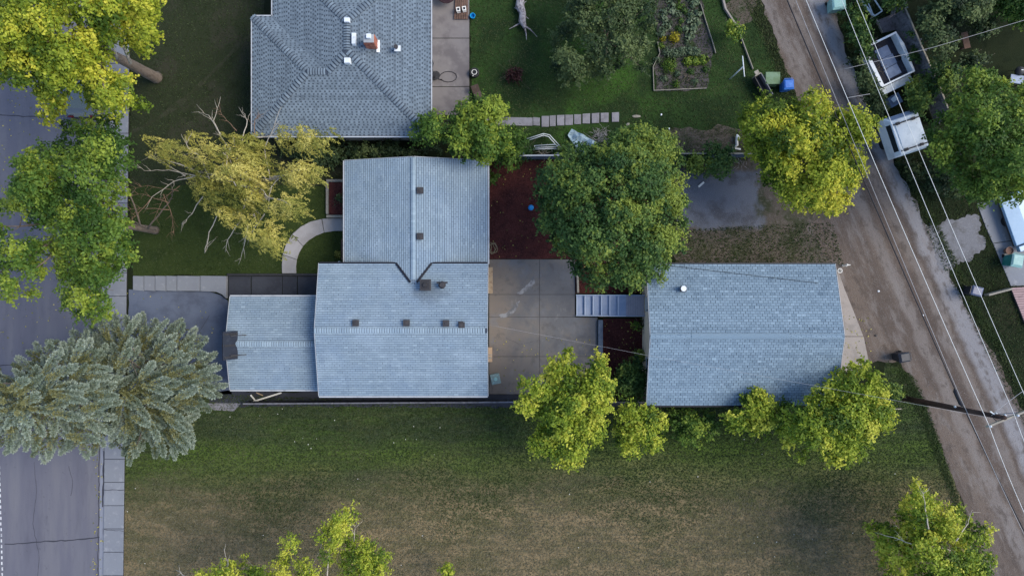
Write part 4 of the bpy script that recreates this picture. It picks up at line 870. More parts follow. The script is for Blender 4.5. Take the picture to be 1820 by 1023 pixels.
# --- golden weeping birch in the front lawn
br, _ = tree('weeping_birch', 'golden weeping birch with bare white boughs in front of the house', [[(322, 238), (352, 226), (400, 235), (440, 232), (470, 250), (480, 290), (470, 340), (450, 380), (420, 405), (380, 400), (346, 360), (330, 310), (318, 270)], [(480, 228), (540, 222), (585, 232), (606, 250), (560, 268), (500, 270)], [(470, 290), (540, 285), (578, 300), (560, 330), (500, 340)], [(455, 345), (530, 345), (552, 362), (520, 388), (470, 385)], [(420, 390), (480, 390), (510, 408), (498, 440), (492, 475), (470, 450), (440, 430)], [(256, 246), (300, 248), (318, 262), (300, 288), (262, 286)]],
     3.6, 7.8, 'birch', (470, 352), trunk=.17, sp=20, leaf=.115, bright=.26, weep=1.9, fill=.4, rmax=17, flat=.9, limbs=9, bark='whitebark', dens=.7, grow=1)
bare(br, [[(400, 318), (345, 312), (300, 302), (258, 303), (232, 290)], [(345, 313), (310, 322), (270, 350), (258, 372)], [(330, 312), (292, 290), (262, 272)], [(372, 318), (358, 280), (334, 262), (322, 238)], [(430, 292), (396, 250), (380, 215), (392, 172)], [(392, 240), (372, 205), (352, 198)], [(430, 250), (440, 215), (424, 190)],
          [(480, 320), (470, 262), (484, 232), (500, 190)], [(455, 245), (488, 240), (520, 238)], [(360, 350), (340, 380), (322, 398)], [(392, 372), (372, 412), (364, 450), (372, 430)], [(440, 400), (436, 428), (424, 470)], [(425, 395), (405, 425), (400, 448)], [(420, 330), (400, 300), (410, 262)], [(470, 380), (450, 410), (432, 426)]],
     [(6.5, 5.5), (5.8, 4.8), (6, 5), (6.8, 7), (6, 5), (5.4, 4.6), (5.4, 4.6), (6, 4.2), (5, 4.4), (5, 4), (5, 3.8), (4.8, 3.6), (4.8, 3.6), (7.8, 7.6), (5.4, 4.6)], .036, M['whitebark'], twigs=4)
bare(br, [[(300, 360), (255, 345), (218, 348)], [(318, 340), (262, 330), (222, 338)], [(300, 372), (250, 370), (214, 372)], [(320, 330), (290, 352), (272, 395)], [(290, 345), (305, 380), (310, 420)], [(268, 355), (240, 385), (225, 392)], [(420, 232), (398, 208), (385, 190)], [(452, 240), (452, 215), (462, 200)]],
     [(4.5, 3.6)] * 8, .028, M['brownbark'], twigs=9)
# --- blue spruces
tree('blue_spruce', 'tall blue spruce leaning out over the street in the southwest', [[(-60, 640), (-20, 650), (12, 668), (20, 640), (48, 642), (70, 612), (110, 606), (150, 590), (184, 612), (205, 660), (212, 730), (196, 780), (160, 806), (120, 794), (82, 816), (48, 800), (20, 806), (-20, 788), (-60, 800)]],
     3.5, 10.5, 'spruce', (256, 668), group='blue spruces by the driveway', trunk=.2, sp=15, rmax=20, bright=.10, fill=6, leaf=.2, limbs=12, grow=0, spruce=True)
tree('blue_spruce', 'shorter blue spruce beside the carport driveway', [[(160, 592), (186, 572), (225, 556), (262, 572), (300, 566), (340, 580), (366, 612), (380, 650), (390, 688), (372, 722), (352, 734), (356, 778), (330, 796), (296, 810), (262, 792), (236, 818), (205, 800), (180, 760), (170, 690)]],
     1.8, 6.8, 'spruce', (316, 664), group='blue spruces by the driveway', trunk=.17, sp=15, rmax=20, bright=.07, fill=6, leaf=.2, limbs=12, grow=0, spruce=True)
# --- trees round the yards
tree('yard_tree', 'bright green bushy tree between hip-roofed house and mulch bed', [[(784, 215), (800, 195), (828, 180), (856, 170), (893, 176), (903, 200), (895, 228), (915, 248), (896, 268), (868, 290), (838, 286), (800, 278), (782, 250)], [(728, 236), (745, 210), (775, 195), (790, 205), (790, 250), (770, 258), (736, 256)]], 2.2, 5.0, 'green', (850, 245), trunk=.12, sp=14, bright=.24, rmax=16, tilt=(.2, 0, .35), grow=0)
tree('yard_tree', 'huge round deep green tree shading the mulch bed and patio', [(985, 285), (1020, 262), (1060, 258), (1100, 232), (1150, 225), (1190, 240), (1208, 280), (1222, 330), (1212, 372), (1224, 410), (1218, 440), (1192, 462), (1168, 500), (1128, 519), (1090, 508), (1052, 517), (1026, 490), (1012, 458), (985, 440), (968, 415), (952, 405), (968, 375), (948, 345), (955, 300)], 2.6, 8.0, 'deep', (1068, 398), trunk=.28, sp=18, bright=.11, rmax=23, limbs=14, tilt=(.13, .10, .30), grow=0)
tree('apple_tree', 'dark olive apple tree beside the vegetable garden', [(985, 100), (992, 62), (1010, 30), (1004, -60), (1150, -60), (1168, 20), (1155, 60), (1166, 100), (1135, 130), (1105, 118), (1082, 134), (1052, 128), (1038, 152), (1000, 148), (988, 125)], 1.6, 4.6, 'dark', (1075, 95), trunk=.15, sp=20, bright=.30, rmax=19, dens=1.1, fill=.25, leaf=.16)
tree('yard_tree', 'yellow-leaved tree leaning over the alley beside the bins', [[(1320, 202), (1345, 180), (1370, 165), (1392, 186), (1412, 172), (1432, 158), (1462, 165), (1476, 190), (1500, 222), (1516, 262), (1534, 288), (1524, 322), (1512, 360), (1478, 376), (1440, 372), (1402, 358), (1372, 330), (1350, 290), (1322, 250)], [(1484, 188), (1520, 200), (1556, 208), (1552, 246), (1530, 262), (1500, 240)]], 2.8, 6.8, 'gold', (1372, 292), trunk=.2, sp=17, bright=.12, rmax=22, tilt=(.16, -.16, .26))
tree('neighbour_tree', 'large green and yellow tree across the alley at the east edge', [(1652, 235), (1668, 200), (1700, 172), (1716, 130), (1740, 112), (1762, 132), (1790, 150), (1870, 150), (1870, 345), (1800, 366), (1770, 352), (1736, 362), (1700, 330), (1672, 300), (1648, 272)], 3.0, 7.8, 'green', (1680, 280), trunk=.25, sp=18, bright=.08, rmax=23, tilt=(.2, .0, .24), grow=0)
tree('patio_tree', 'yellow-green multi-stemmed tree overhanging the patio corner', [[(966, 668), (975, 640), (998, 622), (1016, 632), (1020, 655), (1036, 668), (1050, 640), (1066, 632), (1076, 660), (1088, 690), (1090, 735), (1072, 760), (1062, 798), (1044, 780), (1024, 826), (990, 822), (962, 800), (940, 802), (948, 770), (966, 750), (950, 722), (962, 700)], [(924, 660), (945, 668), (968, 690), (990, 706), (980, 726), (950, 706), (930, 684)], [(900, 706), (920, 698), (950, 712), (970, 726), (940, 738), (915, 725)]], 2.0, 5.6, 'lime', (1005, 708), trunk=.13, sp=15, bright=.17, rmax=18)
tree('fence_shrub', 'yellow-green shrub south of the fence between patio tree and garage', [(1096, 742), (1112, 712), (1134, 722), (1150, 716), (1176, 722), (1182, 752), (1178, 780), (1160, 808), (1146, 790), (1122, 818), (1106, 796), (1090, 770)], 1.2, 3.4, 'lime', (1126, 738), cat='shrub', trunk=.07, sp=13, bright=.13, rmax=15)
tree('fence_shrub', 'dull green shrub under the west half of the garage eave', [(1180, 730), (1230, 726), (1270, 732), (1282, 752), (1266, 770), (1246, 794), (1220, 790), (1200, 764)], .8, 2.4, 'green', (1222, 742), cat='shrub', trunk=.06, sp=13, bright=.06, rmax=15)
tree('fence_shrub', 'bright shrub overlapping the middle of the garage eave', [[(1316, 712), (1334, 684), (1352, 680), (1380, 696), (1386, 716), (1374, 750), (1366, 778), (1340, 772), (1322, 752)], [(1278, 736), (1304, 728), (1330, 738), (1332, 768), (1300, 766)]], 1.6, 4.0, 'lime', (1320, 722), cat='shrub', trunk=.08, sp=13, bright=.02, rmax=15)
tree('corner_tree', 'broad yellow-green tree at the southeast corner of the garage', [[(1385, 740), (1398, 706), (1430, 692), (1470, 692), (1490, 660), (1518, 645), (1560, 650), (1566, 690), (1582, 722), (1588, 752), (1562, 772), (1556, 800), (1520, 806), (1490, 826), (1452, 816), (1420, 806), (1392, 778)]], 2.2, 5.8, 'lime', (1440, 712), trunk=.2, sp=16, bright=.10, rmax=20, tilt=(.1, -.1, .16))
tree('sapling', 'small blue-green sapling at the foot of the utility pole', [(1574, 690), (1588, 678), (1604, 690), (1606, 706), (1590, 714), (1574, 706)], .4, 1.4, 'deep', (1584, 694), cat='sapling', trunk=.03, sp=9, bright=.14, rmax=9, limbs=3)
st, _ = tree('field_tree', 'pale yellow-green tree beside the alley in the southeast corner', [[(1546, 934), (1572, 930), (1600, 948), (1606, 905), (1622, 868), (1642, 850), (1662, 884), (1668, 910), (1696, 900), (1720, 898), (1724, 930), (1752, 934), (1764, 968), (1756, 1010), (1760, 1090), (1590, 1090), (1576, 1000), (1558, 965)]], 1.6, 6.6, 'lime', (1590, 935), trunk=.09, sp=17, bright=.12, rmax=19, dens=.95, fill=.8, limbs=9, bark='whitebark')
bare(st, [[(1640, 975), (1600, 958), (1555, 945)], [(1700, 960), (1720, 930), (1728, 905)], [(1650, 940), (1645, 900), (1640, 870)], [(1640, 990), (1670, 1010), (1690, 1030)]], [(6.6, 5.2), (6.8, 6), (6.8, 6.2), (7, 6)], .04, M['whitebark'])
sb, _ = tree('field_birch', 'sparse yellow birch with white stems at the south edge of the field', [[(565, 950), (590, 920), (598, 898), (622, 896), (634, 925), (622, 950), (600, 970), (590, 1012), (570, 1000)], [(606, 990), (620, 944), (650, 955), (668, 975), (692, 985), (690, 1010), (660, 1070), (610, 1070)], [(480, 1080), (488, 1000), (500, 975), (514, 940), (528, 950), (530, 972), (508, 1000), (520, 1040)], [(526, 1080), (524, 990), (540, 985), (560, 1020), (580, 1080)], [(418, 1080), (430, 968), (442, 980), (444, 1010), (484, 1005), (480, 1080)], [(345, 1060), (350, 1012), (385, 1010), (410, 992), (424, 1010), (420, 1070)]], 4.0, 6.6, 'lime', (560, 1040), trunk=.05, sp=13, bright=.26, rmax=16, dens=1.2, grow=4, fill=.25, limbs=14, bark='whitebark', leaf=.12)
bare(sb, [[(632, 1040), (628, 1000), (630, 950), (634, 925)], [(580, 1080), (585, 960), (615, 920)], [(628, 1010), (650, 990), (662, 970)], [(400, 1060), (405, 1000), (398, 975)], [(350, 1040), (325, 1020), (312, 1012)]], [(6.6, 5.6)] * 5, .045, M['whitebark'])
tree('field_sapling', 'tiny yellow sapling crown peeping in at the bottom edge', [(782, 1012), (796, 1002), (808, 1012), (806, 1050), (784, 1050)], 1.0, 2.2, 'lime', (792, 1008), cat='sapling', trunk=.03, sp=9, bright=.2, rmax=8, limbs=3)
# --- shrubs
def shrub(label, poly, zlo, zhi, pal, bright=0.0, group=None, name='shrub', **kw):
    a = np.array(poly, float).mean(0); k = H / (H - zhi * .4); b_ = (910 + (a[0] - 910) / k, 511.5 + (a[1] - 511.5) / k)
    return tree(name, label, poly, zlo, zhi, pal, b_, cat='shrub', group=group, trunk=.04, sp=kw.pop('sp', 13), bright=bright, rmax=kw.pop('rmax', 14), limbs=5, fill=.6, **kw)
shrub('round dark evergreen shrub in the mulch against the garage wall', [(1094, 668), (1108, 646), (1130, 640), (1148, 648), (1150, 690), (1146, 714), (1110, 716), (1094, 700)], .5, 1.9, 'deep', -.1)
shrub('thin green shrub above the round dark one at the garage wall', [(1124, 640), (1130, 622), (1148, 622), (1150, 642), (1136, 648)], .2, .8, 'deep', .1, rmax=8, sp=9)
shrub('low leafy plant at the foot of the blue stair landing', [(1120, 572), (1150, 569), (1150, 584), (1122, 584)], .15, .5, 'green', .05, rmax=7, sp=8)
shrub('dark hedge mass filling the gap between the two houses', [(600, 252), (640, 258), (730, 252), (735, 262), (790, 262), (790, 282), (620, 284), (598, 280)], .4, 1.5, 'dark', .05)
shrub('dark shrub under the birch beside the hip-roofed house', [(500, 250), (560, 240), (600, 250), (612, 284), (580, 300), (540, 280), (505, 275)], .3, 1.2, 'dark', .1)
shrub('leafy shrub behind the north fence east of the yellow tree-top', [(884, 230), (925, 225), (935, 262), (920, 300), (890, 300), (876, 288)], .6, 2.0, 'green', -.12)
shrub('green shrub growing over the fence north of the round tree', [(1108, 240), (1150, 220), (1190, 235), (1212, 270), (1205, 300), (1150, 300), (1112, 270)], .8, 2.6, 'deep', .05)
shrub('hedge shrub in front of the fence beside the gravel pad', [(1212, 280), (1240, 272), (1252, 285), (1248, 306), (1220, 310)], .3, 1.3, 'deep', -.05)
shrub('rounded hedge shrub overlapping the fence by the gravel pad', [(1250, 262), (1280, 250), (1302, 268), (1304, 300), (1286, 318), (1252, 308)], .3, 1.7, 'deep', .02)
shrub('thin shrub between tarpaulin and metal frame', [(998, 246), (1014, 238), (1020, 268), (1012, 284), (996, 278)], .3, 1.2, 'deep', .0, rmax=10)
shrub('weedy undergrowth between scrap frame and yellow-green tree', [(900, 262), (940, 258), (948, 272), (930, 282), (902, 282)], .1, .6, 'deep', -.1, rmax=9, sp=10)
shrub('bright lime shrub beside the garden wall in the north', [(1288, 52), (1298, 38), (1312, 38), (1320, 55), (1314, 72), (1296, 74)], .3, 1.2, 'green', .3, rmax=12, sp=10)
shrub('dark red-leaved shrub alone in the back lawn', [(900, 128), (912, 118), (926, 126), (926, 140), (908, 146)], .15, .6, 'red', .1, rmax=9, sp=8)
shrub('small leafy shrub against the east wall of the north wing', [(869, 304), (880, 308), (886, 322), (878, 330), (869, 326)], .2, .8, 'green', .1, rmax=8, sp=8)
shrub('tiny dry shrub inside the timber planter', [(597, 348), (608, 346), (612, 358), (602, 362)], .35, .6, 'dark', .3, rmax=6, sp=6)
# dense greenery across the alley
E = [('low dark bush in front of the plank bench in the northeast', [(1700, 100), (1740, 92), (1760, 108), (1738, 122), (1706, 124)], .3, 1.4, 'dark', .12),
     ('dark bush between plank bench and the northeast corner', [(1722, 36), (1764, 34), (1776, 58), (1744, 66), (1724, 56)], .4, 1.8, 'dark', .15),
     ('dark creeping bush east of the white cargo trailer', [(1648, 212), (1662, 214), (1672, 250), (1660, 268), (1648, 250)], .3, 1.3, 'deep', -.1),
     ('green bush along the alley below the white cargo trailer', [(1592, 292), (1612, 284), (1640, 300), (1650, 330), (1622, 320)], .1, .6, 'dark', .2),
     ('overgrown bush behind the teal bin beside the alley', [(1498, 20), (1530, 10), (1545, 50), (1560, 100), (1530, 112), (1516, 70)], .3, 1.4, 'deep', -.02),
     ('weedy bush along the alley left of the open trailer', [(1512, 110), (1532, 102), (1556, 150), (1574, 176), (1556, 196), (1534, 170), (1520, 140)], .3, 1.5, 'dark', .24),
     ('weedy bush at the alley edge above the white cargo trailer', [(1545, 175), (1566, 168), (1572, 192), (1566, 212), (1548, 206)], .2, 1.0, 'dark', .15),
     ('leafy bush between open trailer and board fence', [(1610, 160), (1634, 128), (1656, 140), (1660, 170), (1640, 200), (1618, 205)], .5, 1.9, 'deep', .1),
     ('slim bush in the gap right of the open trailer', [(1606, 64), (1620, 58), (1630, 90), (1640, 118), (1626, 128), (1614, 96)], .3, 1.3, 'deep', .0),
     ('bush left of the lattice gate at the top edge', [(1512, -40), (1532, -40), (1545, 16), (1560, 34), (1548, 40), (1524, 14)], .3, 1.2, 'deep', .0),
     ('big dark bush right of the lattice gate', [(1566, -40), (1618, -40), (1616, 12), (1598, 18), (1580, 14), (1572, 0)], .5, 2.0, 'deep', .02),
     ('dark tree-sized bush behind the board fence in the northeast', [(1624, 10), (1660, 22), (1696, 60), (1700, 100), (1668, 108), (1644, 72)], 1.0, 3.4, 'dark', .15),
     ('dark bushy tree on the top edge in the northeast', [(1640, -50), (1760, -50), (1770, 10), (1740, 36), (1690, 40), (1650, 16)], 1.0, 3.6, 'dark', .22),
     ('grey-green bush in the northeast corner', [(1770, -40), (1880, -40), (1880, 40), (1800, 42), (1768, 20)], 1.0, 3.0, 'green', -.18),
     ('dark bush between board fence and big eastern tree', [(1656, 112), (1690, 108), (1716, 128), (1702, 168), (1676, 186), (1662, 150)], .6, 2.8, 'deep', -.04),
     ('dark bush below the big eastern tree beside the alley', [(1645, 270), (1670, 300), (1720, 335), (1700, 352), (1660, 340), (1640, 310)], .3, 1.2, 'dark', .0)]
for lb, poly, a, b_, pal, br_ in E: shrub(lb, poly, a, b_, pal, br_, group='shrubs across the alley', sp=14, rmax=16)
# --- vegetable garden
def clump(mb_c, c, r, n, leaf, up=.4):
    u = unit(RNG.normal(size=(n, 3)) + [0, 0, up]); u[:, 2] = np.abs(u[:, 2])
    return c + u * r * RNG.uniform(.4, 1, (n, 1)), unit(u + RNG.normal(size=(n, 3)) * .4)
def plant(name, label, px, py, r, n, leaf, pal, cat='plant', group=None, h=1.0, br_=.5):
    B = P(px, py); root = empty(name, B); tag(root, label, cat, group)
    c, nn = clump(None, np.array([B.x, B.y, .02]), r, n, leaf); c[:, 2] *= h; c[:, 2] += .03
    quad_cloud('leaves', leaf_quads(c, nn, leaf, leaf * .7), RNG.normal(br_, .22, n), L[pal], root)
    mb = MB(); mb.tube([(B.x, B.y, -.03), (B.x, B.y, r * h * .7)], [.02, .01], 5); mb.build('stem', M['brownbark'], root)
W1 = [(1186, -6), (1192, 8), (1180, 22), (1196, 20), (1182, 36), (1188, 46), (1178, 52), (1174, 60), (1224, -2), (1232, 10), (1238, 2), (1228, 26), (1240, 24), (1226, 40), (1236, 36), (1222, 54), (1230, 52), (1226, 64), (1220, 72), (1238, 44)]
for i, (x, y) in enumerate(W1):
    plant('cabbage', 'pale green cabbage in the western garden row' if x < 1200 else 'pale green cabbage in the eastern garden row', x + random.uniform(-2, 2), y, .34, 46, .22, 'cab', 'vegetable', 'cabbages in the garden rows', .7, .6)
plant('flower_bush', 'yellow flowering bush in the middle of the vegetable garden', 1198, 68, .42, 260, .13, 'yel', h=1.0, br_=.6)
plant('flower_bush', 'smaller yellow bush at the west side of the vegetable garden', 1178, 70, .25, 90, .11, 'yel', h=.8, br_=.3)
plant('herb_clump', 'dense bright green herb clump in the vegetable garden', 1189, 117, .62, 700, .10, 'green', h=.7, br_=.45)
for x, y, lb in ((1186, 94, 'leafy bean plant west end of the bean row'), (1198, 97, 'leafy bean plant second in the bean row'), (1210, 94, 'leafy bean plant in the centre of the bean row'), (1224, 92, 'leafy bean plant near the east end of the bean row'), (1236, 95, 'leafy bean plant at the east end of the bean row')):
    plant('bean_plant', lb, x, y, .44, 190, .13, 'cab', 'vegetable', 'bean row in the garden', .9, .5)
for x, y, lb in ((1222, 110, 'yellow-green squash plant beside the herb clump'), (1236, 109, 'yellow-green squash plant in the middle of its row'), (1249, 108, 'yellow-green squash plant at the garden east side')):
    plant('squash_plant', lb, x, y, .40, 160, .16, 'green', 'vegetable', 'squash row in the garden', .8, .72)
for i, (x, y) in enumerate([(1204, -4), (1208, 12), (1202, 26), (1210, 38), (1206, 52), (1216, 20), (1174, 82), (1168, 108), (1254, 124), (1204, 132), (1226, 128), (1180, 140), (1200, 150), (1234, 146)]):
    plant('leafy_vegetable', 'low green leafy plant between the cabbage rows' if y < 60 else 'low green leafy plant in the southern half of the vegetable garden', x, y, random.uniform(.22, .36), 90, .13, random.choice(('deep', 'cab', 'green')), 'vegetable', 'leafy plants in the garden', .7, .4)
plant('potted_fern', 'straw-coloured round clump beside the curved path', 602, 452, .32, 220, .10, 'birch', h=.8, br_=.35)
# --- short grass, mulch chips, weeds along edges
def scatter(poly, dens_, zf=.006, skip=()):
    a = np.array(poly, float); lo_, hi_ = np.maximum(a.min(0), [-60, -60]), np.minimum(a.max(0), [1880, 1080]); n = int(np.prod(hi_ - lo_) * (H / FPX) ** 2 * dens_)
    q = RNG.uniform(lo_, hi_, (n, 2)); q = q[inside(poly, q)]
    for s_ in skip: q = q[~inside(s_, q)]
    return q
def blades(name, label, poly, dens_, mean, ht=.07, skip=(), dryfn=None):
    q = scatter(poly, dens_, skip=skip); n = len(q); p = px2w(q, np.full(n, .004)); th = RNG.uniform(0, 2 * np.pi, n); d = np.stack([np.cos(th), np.sin(th), np.zeros(n)], 1); s_ = np.stack([-np.sin(th), np.cos(th), np.zeros(n)], 1)
    wd = RNG.uniform(.014, .036, (n, 1)); hh_ = RNG.uniform(.4, 1.2, (n, 1)) * ht; V = np.empty((n, 3, 3))
    V[:, 0] = p - s_ * wd; V[:, 1] = p + s_ * wd; V[:, 2] = p + d * RNG.uniform(.3, 1.6, (n, 1)) * hh_ + np.array([0, 0, 1]) * hh_
    t_ = RNG.normal(mean, .14, n) + .15 * np.sin(p[:, 0] * .9 + np.sin(p[:, 1] * 1.3) * 1.5) * np.sin(p[:, 1] * 1.7 + 1)
    if dryfn is not None: t_ = t_ + dryfn(p)
    o = quad_cloud(name, V.reshape(-1, 3), t_, L['grass'], nper=3); tag(o, label, 'grass', kind='stuff')
blades('grass', 'short mown grass blades of the south field', FIELD, 240, .30, .10, dryfn=lambda p: np.clip((-p[:, 1] - 12.2 + np.sin(p[:, 0] * .5) * 1.2) / 4.0, 0, 1) * .75)
blades('grass', 'thin dark grass of the northwest lawn', LAWN_NW, 130, .16, .06)
blades('grass', 'short grass of the front lawn', LAWN_FRONT, 200, .26, .06, skip=[outer + inner[::-1], [(580, 320), (612, 320), (612, 388), (580, 388)]])
GSOIL = [(1150, -90), (1243, -90), (1250, 25), (1268, 92), (1256, 158), (1166, 163), (1162, 120), (1172, 95), (1166, 40)]
blades('grass', 'green grass of the back lawn', LAWN_BACK, 190, .34, .07, skip=[GSOIL, [(950, 200), (1105, 195), (1105, 226), (950, 226)]])
blades('weeds', 'rough weeds along the west edge of the alley', [(1322, -60), (1352, 0), (1394, 112), (1424, 190), (1396, 190), (1370, 110), (1330, 20), (1300, -60)], 260, .42, .12)
blades('weeds', 'rough weeds on the dirt between pad and garage', [(1200, 408), (1480, 395), (1500, 470), (1200, 470)], 160, .32, .12)
blades('weeds', 'rough grass across the alley', [(1485, 0), (1535, 165), (1580, 270), (1655, 430), (1760, 640), (1870, 850), (1870, 510), (1795, 505), (1740, 365), (1640, 280), (1600, 0)], 130, .22, .12, skip=[[(1655, 398), (1738, 380), (1752, 440), (1690, 480)]])
blades('weeds', 'tall weeds fringing the east side of the alley', [(1478, 0), (1500, 70), (1534, 160), (1574, 250), (1618, 330), (1668, 428), (1720, 540), (1782, 640), (1836, 745), (1850, 745), (1800, 640), (1735, 540), (1682, 428), (1630, 320), (1586, 240), (1546, 150), (1512, 60), (1490, 0)], 420, .36, .16)
blades('weeds', 'tall weeds fringing the field side of the alley', [(1596, 648), (1620, 668), (1654, 742), (1696, 868), (1758, 1023), (1772, 1060), (1756, 1060), (1736, 1000), (1684, 868), (1640, 750), (1600, 680)], 420, .34, .14)
def litter(label, poly, n, z):
    q = RNG.uniform(np.array(poly, float).min(0), np.array(poly, float).max(0), (n, 2)); q = q[inside(poly, q)]; p = px2w(q, np.full(len(q), z)); p[:, 2] += RNG.uniform(.004, .02, len(q))
    tag(quad_cloud('fallen_leaves', leaf_quads(p, unit(RNG.normal(size=p.shape) * .35 + [0, 0, 1]), .11, .075), RNG.uniform(0, 1, len(p)), L['birch']), label, 'leaves', kind='stuff')
litter('fallen yellow leaves on the street and sidewalk below the western trees', [(-20, 150), (230, 150), (230, 620), (-20, 620)], 420, .012)
litter('fallen leaves along the southern gutter', [(168, 760), (188, 760), (184, 1040), (160, 1040)], 90, .02)
litter('fallen leaves on the mulch under the round tree', [(870, 288), (1150, 288), (1150, 520), (1023, 520), (1023, 459), (870, 459)], 150, .03)
litter('fallen leaves on the lower mulch bed', [(1073, 568), (1146, 568), (1146, 712), (1073, 712)], 60, .03)
litter('fallen leaves on the patio below the patio tree', [(872, 600), (1060, 600), (1060, 698), (872, 698)], 60, .05)
litter('fallen leaves along the garage apron', [(1490, 560), (1545, 560), (1560, 660), (1500, 660)], 70, .05)
litter('fallen leaves on the driveway beside the spruces', [(232, 520), (400, 535), (400, 690), (232, 690)], 60, .014)
blades('weeds', 'small weeds sprouting in the vegetable garden soil', GSOIL, 160, .30, .12)
def chips(label, poly, n, skip=()):
    a = np.array(poly, float); q = RNG.uniform(a.min(0), a.max(0), (n, 2)); q = q[inside(poly, q)]
    p = px2w(q, np.full(len(q), .018)); p[:, 2] += RNG.uniform(0, .03, len(q)); nn = unit(RNG.normal(size=p.shape) * .5 + [0, 0, 1])
    tag(quad_cloud('mulch_chips', leaf_quads(p, nn, .10, .045), RNG.beta(1.5, 3, len(p)), M['chips']), label, 'mulch', kind='stuff')
chips('loose bark chips on the mulch under the round tree', [(870, 288), (1150, 288), (1150, 520), (1023, 520), (1023, 459), (870, 459)], 16000)
chips('loose bark chips on the mulch below the stairs', [(1073, 568), (1146, 568), (1146, 712), (1073, 712)], 5000)
# ------------------------------------------------------------------ objects
M['polewood'] = surf('pole_wood', (0.065, 0.042, 0.035), [((0.035, 0.024, 0.022), 5, .45, .65, (1, 1, .2)), ((0.12, 0.09, 0.08), 9, .6, .75, (1, 1, .2))], .9, .1)
M['greywood'] = surf('grey_wood', (0.20, 0.20, 0.23), [((0.09, 0.09, 0.10), 3, .45, .66), ((0.26, 0.25, 0.26), 9, .58, .75)], .9, .1, rnd=.3)
M['bluewood'] = surf('blue_grey_boards', (0.125, 0.155, 0.20), [((0.08, 0.10, 0.14), 2, .45, .66), ((0.25, 0.28, 0.33), 10, .6, .75)], .85, .15, rnd=.3)
M['darkwood'] = surf('dark_boards', (0.050, 0.048, 0.055), [((0.03, 0.03, 0.036), 2, .45, .66), ((0.10, 0.095, 0.10), 9, .58, .75)], .9, .1, rnd=.4)
M['tanwood'] = surf('tan_wood', (0.36, 0.27, 0.18), [((0.26, 0.18, 0.12), 5, .45, .66)], .8, .15)
M['palewood'] = surf('pale_wood', (0.34, 0.31, 0.26), [((0.22, 0.20, 0.17), 5, .45, .66)], .85, .15, rnd=.2)
M['deckwood'] = surf('deck_wood', (0.17, 0.105, 0.082), [((0.10, 0.065, 0.052), 4, .45, .66)], .85, .15, rnd=.3)
M['stairs'] = surf('stair_paint', (0.30, 0.35, 0.46), [((0.24, 0.30, 0.42), .9, .42, .62), ((0.38, 0.40, 0.46), 6, .58, .75, (1, 1, 1), .5)], .6, .3)
M['nosing'] = surf('stair_nosing', (0.44, 0.50, 0.60), rough=.6)
M['landing'] = surf('landing_paint', (0.33, 0.31, 0.35), [((0.27, 0.26, 0.31), 1.2, .45, .65)], .7, .2)
M['wire'] = surf('aluminium_wire', (0.75, 0.74, 0.72), rough=.45, spec=.5)
M['greywire'] = surf('grey_wire', (0.36, 0.35, 0.36), rough=.5, spec=.4)
M['cable'] = surf('black_cable', (0.014, 0.014, 0.02), rough=.5)
M['porcelain'] = surf('porcelain', (0.62, 0.64, 0.68), rough=.25, spec=.5)
M['bluebin'] = surf('blue_plastic', (0.024, 0.12, 0.44), [((0.045, 0.18, 0.54), 3, .5, .7)], .4, .4)
M['darkblue'] = surf('dark_blue_plastic', (0.07, 0.085, 0.15), [((0.13, 0.15, 0.24), 5, .5, .68)], .4, .5)
M['blackbin'] = surf('black_plastic', (0.016, 0.019, 0.030), [((0.028, 0.032, 0.046), 4, .5, .7)], .5, .4)
M['tealbin'] = surf('teal_plastic', (0.03, 0.20, 0.19), [((0.06, 0.28, 0.27), 3, .5, .7)], .45, .4)
M['teallight'] = surf('pale_teal', (0.20, 0.36, 0.35), [((0.28, 0.44, 0.42), 4, .5, .7)], .5, .4)
M['greenlid'] = surf('green_lid', (0.10, 0.165, 0.085), [((0.14, 0.22, 0.14), 2, .45, .65)], .6, .3)
M['utilgreen'] = surf('utility_green', (0.155, 0.22, 0.215), [((0.22, 0.30, 0.29), 4, .5, .7)], .5, .4)
M['tarp'] = surf('pale_blue_tarp', (0.30, 0.40, 0.47), [((0.22, 0.31, 0.38), 3, .45, .66)], .5, .4)
M['bluesheet'] = surf('blue_panel', (0.175, 0.225, 0.33), [((0.24, 0.30, 0.42), 2, .45, .66), ((0.12, 0.15, 0.22), 6, .6, .75)], .5, .4)
M['bed'] = surf('trailer_bed', (0.030, 0.028, 0.036), [((0.055, 0.05, 0.058), 3, .5, .7)], .8)
M['vanwhite'] = surf('van_white', (0.68, 0.73, 0.77), [((0.56, 0.62, 0.67), 1.5, .45, .66), ((0.30, 0.33, 0.36), 7, .64, .76)], .4, .5)
M['rimwhite'] = surf('trailer_white', (0.78, 0.80, 0.82), rough=.5)
M['vanblue'] = surf('van_blue', (0.20, 0.34, 0.50), [((0.17, 0.30, 0.46), 1.2, .45, .66)], .3, .5)
M['carpaint'] = surf('car_paint', (0.10, 0.12, 0.14), rough=.25, spec=.6)
M['rubber'] = surf('rubber', (0.012, 0.012, 0.013), rough=.8)
M['redlens'] = surf('red_lens', (0.10, 0.008, 0.008), rough=.2)
M['blueball'] = surf('blue_rubber', (0.02, 0.26, 0.60), rough=.4)
M['turq'] = surf('bright_blue', (0.01, 0.30, 0.62), rough=.4)
M['maroon'] = surf('maroon_fabric', (0.030, 0.014, 0.020), [((0.05, 0.028, 0.033), 5, .5, .7)], .9)
M['brownfab'] = surf('brown_fabric', (0.075, 0.052, 0.045), [((0.11, 0.08, 0.07), 6, .5, .7)], .9)
M['terra'] = surf('brown_pot', (0.16, 0.095, 0.075), rough=.8)
M['pinkroof'] = surf('pink_roof', (0.30, 0.20, 0.20), [((0.22, 0.15, 0.155), 3, .5, .7)], .9, tint=(0.36, 0.25, 0.25))
